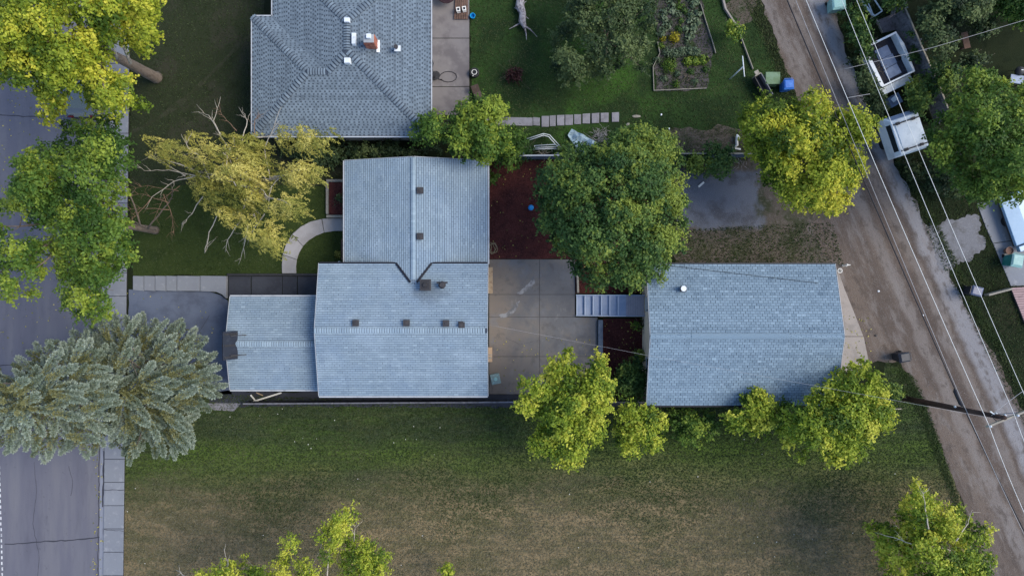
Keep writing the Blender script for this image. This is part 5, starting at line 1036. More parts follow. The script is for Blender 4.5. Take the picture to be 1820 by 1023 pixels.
M['driftwood'] = surf('driftwood', (0.36, 0.33, 0.34), [((0.16, 0.14, 0.15), 6, .45, .62), ((0.5, 0.48, 0.48), 14, .58, .72)], .9, .1, bmp=(20, 1, .05))
M['stone'] = surf('stone_slab', (0.24, 0.235, 0.265), [((0.17, 0.165, 0.185), 2, .45, .66), ((0.32, 0.31, 0.34), 8, .58, .75)], .9, .15, rnd=.2)
M['pad_mauve'] = surf('mauve_concrete', (0.20, 0.17, 0.18), [((0.14, 0.12, 0.125), 1.3, .45, .66)], .9)
M['cardboard'] = surf('tan_box', (0.42, 0.29, 0.19), rough=.9)
M['petal'] = surf('white_petal', (0.72, 0.70, 0.66), rough=.8)
M['rope'] = surf('straw_hose', (0.30, 0.24, 0.15), rough=.9)

def thing(name, label, cat, loc, rz=0.0, group=None): return tag(empty(name, loc, rz), label, cat, group)
def child(parent, name, mb, m, smooth=False, bevel=0.0):
    """a part given in the thing's own coordinates"""
    me = mb.mesh(name, smooth); me.materials.append(m); o = bpy.data.objects.new(name, me); COL.objects.link(o); o.parent = parent
    if bevel:
        b_ = o.modifiers.new('bevel', 'BEVEL'); b_.width = bevel; b_.segments = 2; b_.limit_method = 'ANGLE'
    return o
# --- board fences
def board_fence(name, label, pts, z, m, bw=.15, gap=.012, thick=.025, rail_side=-1, topm=None, posts=2.2, rails=(.3, 1.15)):
    f = thing(name, label, 'fence', (pts[0][0], pts[0][1], 0)); me = {}
    for i in range(len(pts) - 1):
        a, b_ = Vector((*pts[i][:2], 0)), Vector((*pts[i + 1][:2], 0)); d = b_ - a; Ln = d.length; d.normalize(); ang = math.atan2(d.y, d.x); nr = Vector((-d.y, d.x, 0))
        n = int(Ln / (bw + gap))
        for j in range(n):
            hq = round(z + random.choice((-.03, -.015, 0, .01)), 3)
            if hq not in me:
                mb = MB(); mb.box((0, 0, hq / 2 + .02), (bw, thick, hq - .04)); q = mb.mesh('board'); q.materials.append(m); me[hq] = q
            inst('board', me[hq], a + d * ((j + .5) * (bw + gap)) + nr * random.uniform(-.004, .004), f, (random.uniform(-.006, .006), 0, ang + random.uniform(-.01, .01)))
        for rz_ in rails:
            mb = MB(); off = nr * rail_side * .045; mb.bar(a + off + Vector((0, 0, rz_)), b_ + off + Vector((0, 0, rz_)), .045, .09); mb.build('rail', m, f)
        for j in range(int(Ln / posts) + 1):
            p = a + d * min(j * posts + .05, Ln) + nr * rail_side * .125; mb = MB(); mb.box((p.x, p.y, z / 2 + .02), (.09, .09, z + .1), ang); mb.build('post', m, f, bevel=.008)
        if topm:
            mb = MB(); mb.bar(a + Vector((0, 0, z + .035)), b_ + Vector((0, 0, z + .035)), .09, .035); mb.build('cap_rail', topm, f)
    return f
q = lambda pts, z: [tuple(P(a, b_, z)) for a, b_ in pts]
board_fence('board_fence', 'blue-grey board fence along the north edge of the mulch bed', q([(868, 277), (1010, 276)], 1.25), 1.25, M['bluewood'], topm=M['trim'], rail_side=1, rails=(.25, .95))
board_fence('board_fence', 'blue-grey board fence behind the gravel pad', q([(1206, 273), (1352, 273)], 1.25), 1.25, M['bluewood'], topm=M['palewood'], rail_side=1, rails=(.25, .95))
board_fence('board_fence', 'dark low board fence between house and south field', q([(432, 717), (905, 714), (1152, 714)], 1.1), 1.1, M['darkwood'], topm=M['greywood'], rail_side=-1, rails=(.25, .85))
board_fence('board_fence', 'weathered grey board fence beyond the trailers across the alley', q([(1616, -30), (1608, 14), (1641, 90), (1668, 150), (1692, 212)], 1.7), 1.7, M['greywood'], topm=M['palewood'], rail_side=1, rails=(.35, 1.35))
# --- stairs from patio to garage
sx0, sx1 = P(1024.5, 540).x, P(1112.5, 540, 1.02).x; sy0, sy1 = -1.80, -.47; n_ = 6; run = (sx1 - sx0) / n_; rise = .17
stt = thing('wooden_stairs', 'blue-painted wooden stairs with landing between patio and garage door', 'stairs', (sx0, -1.1, 0))
for i in range(n_):
    mb = MB(); mb.box((sx0 + (i + .5) * run, (sy0 + sy1) / 2, rise * (i + 1) - .02), (run + .03, sy1 - sy0 - .06, .04)); mb.build('tread', M['stairs'], stt, bevel=.006)
    mb = MB(); mb.box((sx0 + i * run + .015, (sy0 + sy1) / 2, rise * (i + 1) + .004), (.06, sy1 - sy0 - .1, .012)); mb.build('nosing', M['nosing'], stt)
    mb = MB(); mb.box((sx0 + i * run + .02, (sy0 + sy1) / 2, rise * (i + .5) - .02), (.02, sy1 - sy0 - .08, rise - .02)); mb.build('riser', M['stairs'], stt)
lx1 = GX0 + .28; zl = rise * (n_ + 0) + .0
for j in range(8):
    w_ = (lx1 - sx1) / 8; mb = MB(); mb.box((sx1 + (j + .5) * w_, (sy0 + sy1) / 2, zl - .0), (w_ - .012, sy1 - sy0 - .06, .04)); mb.build('landing_board', M['landing'], stt)
for y, nm in ((sy0, 's'), (sy1, 'n')):
    mb = MB(); mb.bar((sx0 - .02, y, .16), (sx1, y, rise * n_ + .03), .06, .26); mb.build('stringer', M['nosing'], stt); mb = MB(); mb.bar((sx1, y, zl - .03), (lx1, y, zl - .03), .06, .2); mb.build('stringer', M['stairs'], stt)
for x in (sx1 + .1, lx1 - .1):
    for y in (sy0 + .06, sy1 - .06): mb = MB(); mb.box((x, y, zl / 2 - .03), (.09, .09, zl - .06)); mb.build('post', M['palewood'], stt)
mb = MB(); mb.box((lx1 + .02, -1.1, zl + .06), (.16, .96, .05)); mb.build('threshold', M['tanwood'], stt)
mb = MB(); mb.bar((sx1 - 1.7, sy0 - .05, .55), (lx1, sy0 - .05, .80), .03, .16); mb.build('brace', M['tanwood'], stt)
# retaining edges of the beds
def beam(name, label, a, b_, z, wd, ht, m, cat='edging'):
    mb = MB(); A, B_ = P(*a, z), P(*b_, z); mb.bar((A.x, A.y, ht / 2), (B_.x, B_.y, ht / 2), wd, ht); return tag(mb.build(name, m, bevel=.012), label, cat)
beam('timber_edging', 'dark retaining timber between patio and lower mulch bed', (1066.5, 568), (1066.5, 700), 0, .30, .32, M['bluewood'])
beam('timber_edging', 'pale timber edging beside the upper patio slab', (1025.5, 470), (1027, 520), 0, .13, .25, M['palewood'])
beam('timber_edging', 'pale timber edging beside the garage above the stairs', (1144, 498), (1145, 520), 0, .2, .4, M['palewood'])
beam('timber_edging', 'thin brown edging on the south side of the front walk bed', (608, 425), (608, 462), 0, .08, .15, M['deckwood'])
# --- raised planter beside the front door
pl = thing('timber_planter', 'raised timber planter with mulch beside the front door', 'planter', P(597, 354))
for a, b_ in (((582, 322), (613, 322)), ((583.5, 325), (583.5, 381)), ((582, 385), (613, 385))):
    mb = MB(); A, B_ = P(*a), P(*b_); mb.bar((A.x, A.y, .15), (B_.x, B_.y, .15), .17, .3); mb.build('timber', M['palewood'], pl, bevel=.012)
mb = MB(); A, B_ = P(586.5, 325), P(614, 381.5); mb.prism([(A.x, B_.y), (B_.x, B_.y), (B_.x, A.y), (A.x, A.y)], 0, .22); mb.build('mulch', M['mulch'], pl)
def disc_thing(name, label, cat, px, py, prof, m, n=20, z=0.0):
    c = P(px, py, z); mb = MB(); mb.lathe((c.x, c.y, z), prof, n); return tag(mb.build(name, m, smooth=False), label, cat)
pll = thing('path_light', 'small white garden light at the house corner', 'light', P(606, 466.5)); mb = MB(); mb.cyl((0, 0, -.02), .018, .018, .42, 8); child(pll, 'stake', mb, M['blackmetal']); mb = MB(); mb.lathe((0, 0, .4), [(.05, 0), (.08, .03), (.075, .09), (.02, .12)], 14); child(pll, 'globe', mb, M['porcelain'], True)
# --- things on the patio and beds
ub = thing('storage_box', 'pale green rounded storage box at the patio corner', 'box', P(881, 671, .0), R(12))
mb = MB(); mb.box((0, 0, .29), (.56, .62, .48)); child(ub, 'body', mb, M['utilgreen'], bevel=.06); mb = MB(); mb.box((0, 0, .56), (.62, .68, .08)); ld_ = child(ub, 'lid', mb, M['utilgreen'], bevel=.035); mb = MB(); mb.cyl((0, 0, .595), .13, .11, .03, 16); mb.box((.16, .2, .6), (.1, .05, .02)); mb.box((-.16, -.2, .6), (.1, .05, .02)); child(ub, 'knob', mb, M['teallight'])
bx = thing('parcel', 'tan cardboard parcel against the house wall on the patio', 'box', P(871.5, 629, .05)); mb = MB(); mb.box((.0, 0, .21), (.26, .95, .32)); child(bx, 'box', mb, M['cardboard'], bevel=.01); mb = MB(); mb.box((.0, .0, .372), (.27, .06, .006)); mb.box((0, -.2, .372), (.2, .12, .006)); child(bx, 'tape', mb, M['palewood'])
pk = thing('bench_plank', 'tan plank bench along the house wall on the upper patio', 'bench', P(871.5, 498, .05))
mb = MB(); mb.box((.02, 0, .44), (.3, 1.7, .05)); child(pk, 'seat', mb, M['tanwood'], bevel=.008)
for y in (-.7, .7): mb = MB(); mb.box((.02, y, .235), (.24, .06, .37)); child(pk, 'leg', mb, M['tanwood'])
hc = thing('hose_coil', 'tangled straw-coloured hose coil beside the north wing wall', 'hose', P(876, 441, .02))
mb = MB()
for k in range(4):
    pts = [(math.cos(t_) * (.2 + .05 * math.sin(3 * t_ + k)) + .03 * k * (-1) ** k, math.sin(t_) * (.36 + .08 * math.sin(2 * t_ + k)), .03 + k * .03 + .01 * math.sin(5 * t_)) for t_ in [2 * math.pi * i / 30 for i in range(30)]]
    mb.tube(pts, .016, 6, closed=True)
child(hc, 'coil', mb, M['rope'], True)
disc_thing('ball', 'blue ball lying on the dark mulch', 'ball', 943.5, 369.5, [(.02, .02), (.11, .05), (.17, .12), (.19, .2), (.17, .28), (.11, .35), (.02, .38)], M['blueball']).name
# --- utility pole and wires
PB, PT = P(1600, 706), P(1786, 742, 9.3)
pole = thing('utility_pole', 'dark wooden utility pole with pale crossarm beside the alley', 'utility pole', PB)
mb = MB(); mb.tube([PB + Vector((0, 0, -.1)), PB.lerp(PT, .5), PT], [.19, .155, .115], 14); mb.build('shaft', M['polewood'], pole, smooth=True)
ca, cb2 = P(1753, 758, 9.0), P(1838, 724, 9.0); mb = MB(); mb.bar(ca, cb2, .10, .13); arm = mb.build('crossarm', M['palewood'], pole, bevel=.01)
mid = (ca + cb2) / 2
for s_ in (.25, .75):
    mb = MB(); mb.bar(ca.lerp(cb2, s_) - Vector((0, 0, .06)), PB.lerp(PT, .88), .03, .03); mb.build('brace', M['greywood'], pole)
def insul(c): 
    mb = MB(); mb.lathe(c, [(.02, -.06), (.02, 0), (.06, .02), (.05, .06), (.065, .08), (.045, .13), (.02, .15)], 12); mb.build('insulator', M['porcelain'], pole, smooth=True)
ins = [ca.lerp(cb2, .05), ca.lerp(cb2, .62), ca.lerp(cb2, .97)]
for c in ins: insul(c + Vector((0, 0, .07)))
for fr in (.97, .90, .62, .60): insul(PB.lerp(PT, fr) + Vector((.16 * random.choice((-1, 1)), .12, 0)))
mb = MB(); c = PB.lerp(PT, .78); mb.cyl((c.x + .26, c.y - .05, c.z - .5), .14, .14, .5, 14); mb.box((c.x + .12, c.y - .02, c.z - .25), (.2, .08, .1)); 
mb = MB(); c = PB.lerp(PT, .93); mb.bar(c + Vector((-.3, .25, 0)), c + Vector((.35, -.2, 0)), .06, .06); mb.build('bracket', M['whitemetal'], pole)
def wire(label, pts, rad, m, sag=.15, name='power_line'):
    V_ = [P(*p) if len(p) == 3 else Vector(p) for p in pts]; out = []
    for i in range(len(V_) - 1):
        n = 14
        for j in range(n):
            s_ = j / n; v = V_[i].lerp(V_[i + 1], s_); v.z -= 4 * s_ * (1 - s_) * sag; out.append(v)
    out.append(V_[-1]); mb = MB(); mb.tube(out, rad, 6); return tag(mb.build(name, m, smooth=True), label, 'wire')
wire('bright power line over the middle of the alley, ending at the crossarm west end', [(1416, -40, 9.0), (1757, 754, 9.15), (1850, 975, 9.1)], .012, M['wire'])
wire('bright power line along the east shoulder of the alley', [(1480, -40, 9.0), (1803, 737, 9.15), (1880, 920, 9.1)], .011, M['wire'])
wire('bright power line over the trailers across the alley', [(1506, -40, 9.0), (1830, 722, 9.15), (1900, 880, 9.1)], .011, M['wire'])
wire('thick black cable over the alley', [(1382, -40, 6.4), (1697, 690, 6.4), (1850, 1000, 6.4)], .032, M['cable'], .12, 'cable')
wire('thin grey wire beside the black cable', [(1398, -40, 6.9), (1700, 690, 6.8), (1850, 1010, 6.9)], .012, M['greywire'], .1)
wire('pale service wire from the garage roof to the utility pole over the patio', [(868, 577, 3.4), (1150, 631, 4.7), (1760, 742, 8.3)], .006, M['greywire'], .12, 'service_wire')
wire('pale service wire crossing the trailers to the northeast', [(1500, 123, 6.5), (1660, 84, 7), (1880, 18, 7.4)], .010, M['greywire'], .05, 'service_wire')
wire('short pale wire stub over the alley edge', [(1506, 174, 6.5), (1546, 167, 6.5)], .012, M['greywire'], .0, 'service_wire')
def zline(a, b_, dz): return [(*a, zg(P(*a, 3.4).x, P(*a, 3.4).y) + dz), (*b_, zg(P(*b_, 3.4).x, P(*b_, 3.4).y) + dz)]
wire('black wire lying across the north slope of the garage roof', zline((1182, 471), (1455, 503), .06), .013, M['cable'], .0, 'service_wire')
wire('slack guy wire between crossarm and pole insulator', [(1762, 738, 8.6), (1819, 694, 8.8)], .012, M['greywire'], .05, 'service_wire')
sp_ = P(1703, 706, 6.35); mb = MB(); d_ = (P(1712, 726, 6.35) - P(1698, 694, 6.35)).normalized(); mb.tube([sp_ - d_ * .55, sp_ - d_ * .4, sp_ + d_ * .4, sp_ + d_ * .55], [.03, .12, .12, .03], 12); tag(mb.build('splice_case', M['cable'], smooth=True), 'black splice case hanging on the cable near the pole', 'splice case')
# --- wheelie bins
def bin_(label, px, py, rz, body, lid, w_=.58, d_=.70, h_=1.0, name='wheelie_bin'):
    t_ = thing(name, label, 'bin', P(px, py), rz, 'bins along the alley'); mb = MB(); a, b_ = w_ / 2, d_ / 2
    mb.add([(-a * .8, -b_ * .78, .06), (a * .8, -b_ * .78, .06), (a * .8, b_ * .8, .06), (-a * .8, b_ * .8, .06), (-a, -b_, h_), (a, -b_, h_), (a, b_, h_), (-a, b_, h_)], [(3, 2, 1, 0), (4, 5, 6, 7), (0, 1, 5, 4), (1, 2, 6, 5), (2, 3, 7, 6), (3, 0, 4, 7)]); child(t_, 'body', mb, body, bevel=.03)
    mb = MB(); mb.add([(-a - .03, -b_ - .04, h_), (a + .03, -b_ - .04, h_), (a + .03, b_ + .02, h_), (-a - .03, b_ + .02, h_), (-a * .8, -b_ * .7, h_ + .10), (a * .8, -b_ * .7, h_ + .10), (a * .8, b_ * .85, h_ + .08), (-a * .8, b_ * .85, h_ + .08)], [(3, 2, 1, 0), (4, 5, 6, 7), (0, 1, 5, 4), (1, 2, 6, 5), (2, 3, 7, 6), (3, 0, 4, 7)]); l_ = child(t_, 'lid', mb, lid, bevel=.02)
    mb = MB(); mb.bar((-a * .9, b_ + .07, h_ + .01), (a * .9, b_ + .07, h_ + .01), .035, .035); child(t_, 'handle', mb, body)
    for s_ in (-1, 1):
        mb = MB(); mb.tube([(s_ * (a * .85), b_ * .75, .11), (s_ * (a * .85 + .06), b_ * .75, .11)], .11, 14); child(t_, 'wheel', mb, M['rubber'])
bin_('black wheelie bin at the alley edge beside the garage apron', 1592, 632, R(-80), M['blackbin'], M['blackbin'])
bin_('bright blue wheelie bin at the alley edge above the yellow tree', 1391, 158, R(2), M['bluebin'], M['bluebin'], .62, .60)
bin_('black wheelie bin on the grass across the alley', 1718, 517, R(75), M['blackbin'], M['darkblue'])
bin_('teal wheelie bin on the concrete drive beside the blue-covered trailer', 1788, 464, R(-10), M['tealbin'], M['teallight'], .72, .8)
bin_('pale teal bin cut by the top edge beside the alley', 1478, 16, R(5), M['teallight'], M['teallight'], .85, .85)
gb = thing('compost_box', 'pale green lidded compost box beside the blue bin', 'box', P(1366, 145)); mb = MB(); mb.box((0, .0, .36), (.86, .70, .70)); child(gb, 'body', mb, M['greenlid'], bevel=.02); mb = MB(); mb.box((0, 0, .74), (.94, .78, .06)); child(gb, 'lid', mb, M['greenlid'], bevel=.015)
dt = thing('steel_trough', 'dark open steel trough leaning beside the compost box', 'trough', P(1350, 158), R(-61))
mb = MB(); mb.box((0, 0, .3), (1.5, .42, .06)); child(dt, 'bottom', mb, M['blackmetal'])
for y, m_ in ((-.24, 'blackmetal'), (.24, 'greywood')): mb = MB(); mb.box((0, y, .52), (1.55, .05, .5)); child(dt, 'side', mb, M[m_])
for x in (-.6, .6): mb = MB(); mb.box((x, 0, .14), (.07, .4, .28)); child(dt, 'leg', mb, M['blackmetal'])
mb = MB(); mb.box((-.8, 0, .55), (.06, .46, .56)); mb.box((-.95, .0, .78), (.28, .3, .05)); child(dt, 'end_cap', mb, M['palewood'], bevel=.02)
# --- clothesline post
cpb, cpt = P(1297, 141), P(1325, 115, 2.1); cl_ = thing('clothesline_post', 'white T-shaped clothesline post beside the garden', 'post', cpb)
mb = MB(); cpt = Vector((cpb.x + (cpt.x - cpb.x) * .6, cpb.y + (cpt.y - cpb.y) * .6, 2.1)); mb.tube([cpb + Vector((0, 0, -.05)), cpt], .04, 10); mb.build('post', M['whitemetal'], cl_, smooth=True)
a, b_ = cpt + Vector((-.06, .65, 0)), cpt + Vector((.06, -.65, 0)); mb = MB(); mb.tube([a, b_], .035, 10); mb.build('crossbar', M['whitemetal'], cl_, smooth=True)
# --- open trailer, cargo trailer, gate and scrap across the alley
c = P(1577, 108, .9); ot = thing('open_trailer', 'open white box trailer with dark bed and blue sheets', 'trailer', (c.x, c.y, 0), R(26)); W_, D_ = 2.34, 2.75
mb = MB(); mb.box((0, 0, .52), (W_ - .1, D_ - .1, .07)); child(ot, 'bed', mb, M['bed'])
mb = MB(); mb.box((0, D_ / 2, .8), (W_, .06, .56)); child(ot, 'front_wall', mb, M['vanwhite'], bevel=.01)
mb = MB(); mb.box((-W_ / 2 + .06, -.05, .8), (.16, D_ - .2, .56)); child(ot, 'side_wall', mb, M['vanwhite'], bevel=.02)
mb = MB(); mb.add([(W_ / 2 - .08, -D_ / 2, .5), (W_ / 2 + .04, -D_ / 2, .5), (W_ / 2 + .04, D_ / 2, .5), (W_ / 2 - .08, D_ / 2, .5), (W_ / 2 - .08, -D_ / 2, 1.08), (W_ / 2 + .04, -D_ / 2, 1.08), (W_ / 2 + .04, D_ / 2, 1.08), (W_ / 2 - .04, D_ / 2, 1.08), (W_ / 2 + .18, .5, 1.08), (W_ / 2 + .18, .5, .5)], [(4, 5, 8, 6, 7), (0, 4, 7, 3), (1, 9, 8, 5), (9, 2, 6, 8), (0, 1, 5, 4), (2, 3, 7, 6)]); child(ot, 'side_wall', mb, M['vanwhite'])
mb = MB(); mb.box((0, -D_ / 2 + .02, .8), (W_, .05, .56)); child(ot, 'rear_wall', mb, M['vanwhite'])
for cx, cy, sx, sy in ((0, D_ / 2, W_ + .06, .13), (0, -D_ / 2 + .02, W_ + .02, .11), (-W_ / 2 + .06, -.02, .24, D_ - .16)):
    mb = MB(); mb.box((cx, cy, 1.10), (sx, sy, .035)); child(ot, 'rim', mb, M['rimwhite'], bevel=.01)
mb = MB(); mb.box((0, -D_ / 2 - .29, .62), (W_ - .12, .46, .05)); child(ot, 'tailgate', mb, M['vanwhite'], bevel=.01)
for s_ in (-1, 1): mb = MB(); mb.tube([(s_ * .9, -.1, .32), (s_ * 1.1, -.1, .32)], .32, 18); wh = child(ot, 'wheel', mb, M['rubber'])
mb = MB(); mb.bar((0, D_ / 2, .45), (0, D_ / 2 + .9, .42), .08, .08); mb.tube([(0, D_ / 2 + .85, 0), (0, D_ / 2 + .85, .45)], .03, 8); child(ot, 'drawbar', mb, M['blackmetal'])
Mo = Matrix.Translation(ot.location) @ Matrix.Rotation(R(26), 4, 'Z')
for k, (x, y, w2, d2, lb) in enumerate(((.18, .62, .92, .66, 'northernmost blue sheet lying in the open trailer'), (.22, -.06, .98, .66, 'middle blue sheet lying in the open trailer'), (.20, -.76, .96, .68, 'southernmost blue sheet lying in the open trailer'))):
    v = Mo @ Vector((x, y, 0)); mb = MB(); mb.box((v.x, v.y, .585 + k * .004), (w2, d2, .05), R(26 + random.uniform(-2, 2))); tag(mb.build('blue_sheet', M['bluesheet'], bevel=.01), lb, 'panel', 'sheets in the open trailer')
v = Mo @ Vector((-.55, -.1, .56)); mb = MB()
for k in range(26):
    a = v + Vector((random.uniform(-.25, .35), random.uniform(-1.0, .6), random.uniform(.02, .1))); mb.tube([a, a + Vector((random.uniform(-.35, .35), random.uniform(-.35, .35), random.uniform(0, .12)))], .014, 5)
tag(mb.build('brushwood', M['bark'], kind='stuff'), 'dead twigs lying in the open trailer bed', 'twigs')
c = P(1609, 237, 1.4); ct = thing('cargo_trailer', 'white cargo trailer with two dark roof bars across the alley', 'trailer', (c.x, c.y, 0), R(18.5)); W_, D_, hz_ = 2.1, 2.6, 1.75
mb = MB(); a, b_ = W_ / 2, D_ / 2
mb.add([(-a, -b_, .45), (a, -b_, .45), (a, b_, .45), (-a, b_, .45), (-a, -b_, 1.35), (a, -b_, 1.35), (a, b_, 1.35), (-a, b_, 1.35), (-a + .16, -b_ + .1, hz_), (a - .08, -b_ + .1, hz_), (a - .08, b_ - .32, hz_), (-a + .16, b_ - .32, hz_)], [(3, 2, 1, 0), (0, 1, 5, 4), (1, 2, 6, 5), (2, 3, 7, 6), (3, 0, 4, 7), (4, 5, 9, 8), (5, 6, 10, 9), (6, 7, 11, 10), (7, 4, 8, 11), (8, 9, 10, 11)]); child(ct, 'body', mb, M['vanwhite'], bevel=.04)
mb = MB(); mb.box((.04, -.1, hz_ + .02), (1.45, 1.75, .05)); child(ct, 'roof_panel', mb, M['vanwhite'], bevel=.02)
mb = MB(); mb.add([(-a + .008, -b_ + .35, 1.38), (-a + .008, b_ - .5, 1.38), (-a + .135, b_ - .5, hz_ - .05), (-a + .135, -b_ + .35, hz_ - .05)], [(0, 1, 2, 3)]); mb.v = [(x - .012, y, z + .006) for x, y, z in mb.v]; child(ct, 'side_window', mb, M['glass'])
mb = MB(); mb.add([(-a + .2, b_ - .02, 1.385), (a - .2, b_ - .02, 1.385), (a - .25, b_ - .27, hz_ - .04), (-a + .3, b_ - .27, hz_ - .04)], [(0, 1, 2, 3)]); mb.v = [(x, y + .006, z + .006) for x, y, z in mb.v]; child(ct, 'front_window', mb, M['bluesheet'])
for y in (.72, -1.0):
    mb = MB(); mb.bar((-.88, y, hz_ + .12), (.88, y, hz_ + .12), .085, .05); rb = child(ct, 'roof_bar', mb, M['blackmetal'])
    for x in (-.52, .5):
        mb = MB(); mb.box((x, y, hz_ + .08), (.22, .18, .14)); k = child(ct, 'bar_clamp', mb, M['blackmetal'], bevel=.02)
for s_ in (-1, 1):
    mb = MB(); mb.tube([(s_ * .86, -.2, .31), (s_ * 1.03, -.2, .31)], .31, 18); child(ct, 'wheel', mb, M['rubber'])
gt = thing('lattice_gate', 'white lattice gate leaning among bushes at the top edge', 'gate', P(1538, 12)); 
g4 = [P(1531, 4, .5), P(1568, 22, .9), P(1553, 29, .5), P(1552, -6, 1.0)]
A1, A2, B1, B2 = P(1529, 0, .45), P(1553, 29, .45), P(1549, -8, .9), P(1568, 20, .9)
for a, b_, w2 in ((A1, A2, .16), (B1, B2, .07), (A2, B2, .07), (A1, B1, .07), (A2, (A1 + B1) / 2, .05)): mb = MB(); mb.bar(a, b_, w2, .05); mb.build('bar', M['vanwhite'], gt)
for a in (A1, A2, B1, B2): mb = MB(); mb.tube([(a.x, a.y, 0), (a.x, a.y, a.z)], .03, 6); mb.build('post', M['vanwhite'], gt)
mb = MB(); mb.prism(PP([(1557, 38), (1590, 24), (1600, 52), (1566, 60)]), 0, .06); tag(mb.build('concrete_pad', M['pad_mauve'], bevel=.02), 'small mauve concrete pad behind the open trailer', 'slab', kind='structure')
mb = MB(); A, B_ = P(1556, 36), P(1567, 60); mb.bar((A.x, A.y, .08), (B_.x, B_.y, .08), .06, .16); tag(mb.build('edging_board', M['palewood']), 'pale edging board beside the mauve pad', 'board')
bxc = thing('scrap_crate', 'crumpled blue-white crate between the two trailers', 'crate', P(1583, 182), R(25)); mb = MB()
mb.add([(-.35, -.3, .02), (.35, -.3, .02), (.3, .3, .02), (-.32, .28, .02), (-.42, -.36, .55), (.45, -.3, .5), (.34, .38, .62), (-.36, .34, .48), (-.3, -.24, .3), (.33, -.2, .32), (.24, .28, .34), (-.26, .25, .3)], [(0, 1, 5, 4), (1, 2, 6, 5), (2, 3, 7, 6), (3, 0, 4, 7), (4, 5, 9, 8), (5, 6, 10, 9), (6, 7, 11, 10), (7, 4, 8, 11), (8, 9, 10, 11), (3, 2, 1, 0)]); child(bxc, 'shell', mb, M['bluesheet']); mb = MB(); mb.box((.05, .1, .44), (.42, .3, .04), .3); child(bxc, 'flap', mb, M['vanwhite'])
mb = MB(); A, B_ = P(1706, 62), P(1712, 90); pkb = thing('garden_bench', 'narrow brown plank bench on the dark grass in the northeast', 'bench', (A + B_) / 2)
mb.bar((A.x, A.y, .42), (B_.x, B_.y, .42), .42, .05); mb.build('seat', M['deckwood'], pkb, bevel=.01)
for s_ in (.12, .88): v = A.lerp(B_, s_); mb = MB(); mb.box((v.x, v.y, .2), (.34, .08, .39), .2); mb.build('leg', M['deckwood'], pkb)
tb = thing('patio_table', 'grey folding table at the east edge above the big tree', 'table', P(1793, 147), R(-8)); mb = MB(); mb.box((0, 0, .72), (.85, .55, .05)); child(tb, 'top', mb, M['bluesheet'], bevel=.01)
for x in (-.36, .36):
    for y in (-.22, .22): mb = MB(); mb.box((x, y, .35), (.04, .04, .70)); child(tb, 'leg', mb, M['blackmetal'])
gr_ = thing('barbecue', 'black barbecue behind the grey folding table', 'barbecue', P(1797, 133)); mb = MB(); mb.lathe((0, 0, .55), [(.08, 0), (.24, .06), (.3, .2), (.3, .24), (.25, .36), (.08, .44)], 18); child(gr_, 'kettle', mb, M['blackmetal'], True); mb = MB(); mb.box((0, 0, 1.0), (.14, .04, .04)); child(gr_, 'handle', mb, M['whitemetal'])
for k in range(3): mb = MB(); mb.tube([(.12 * math.cos(k * 2.1), .12 * math.sin(k * 2.1), .6), (.3 * math.cos(k * 2.1), .3 * math.sin(k * 2.1), 0)], .02, 6); child(gr_, 'leg', mb, M['blackmetal'])
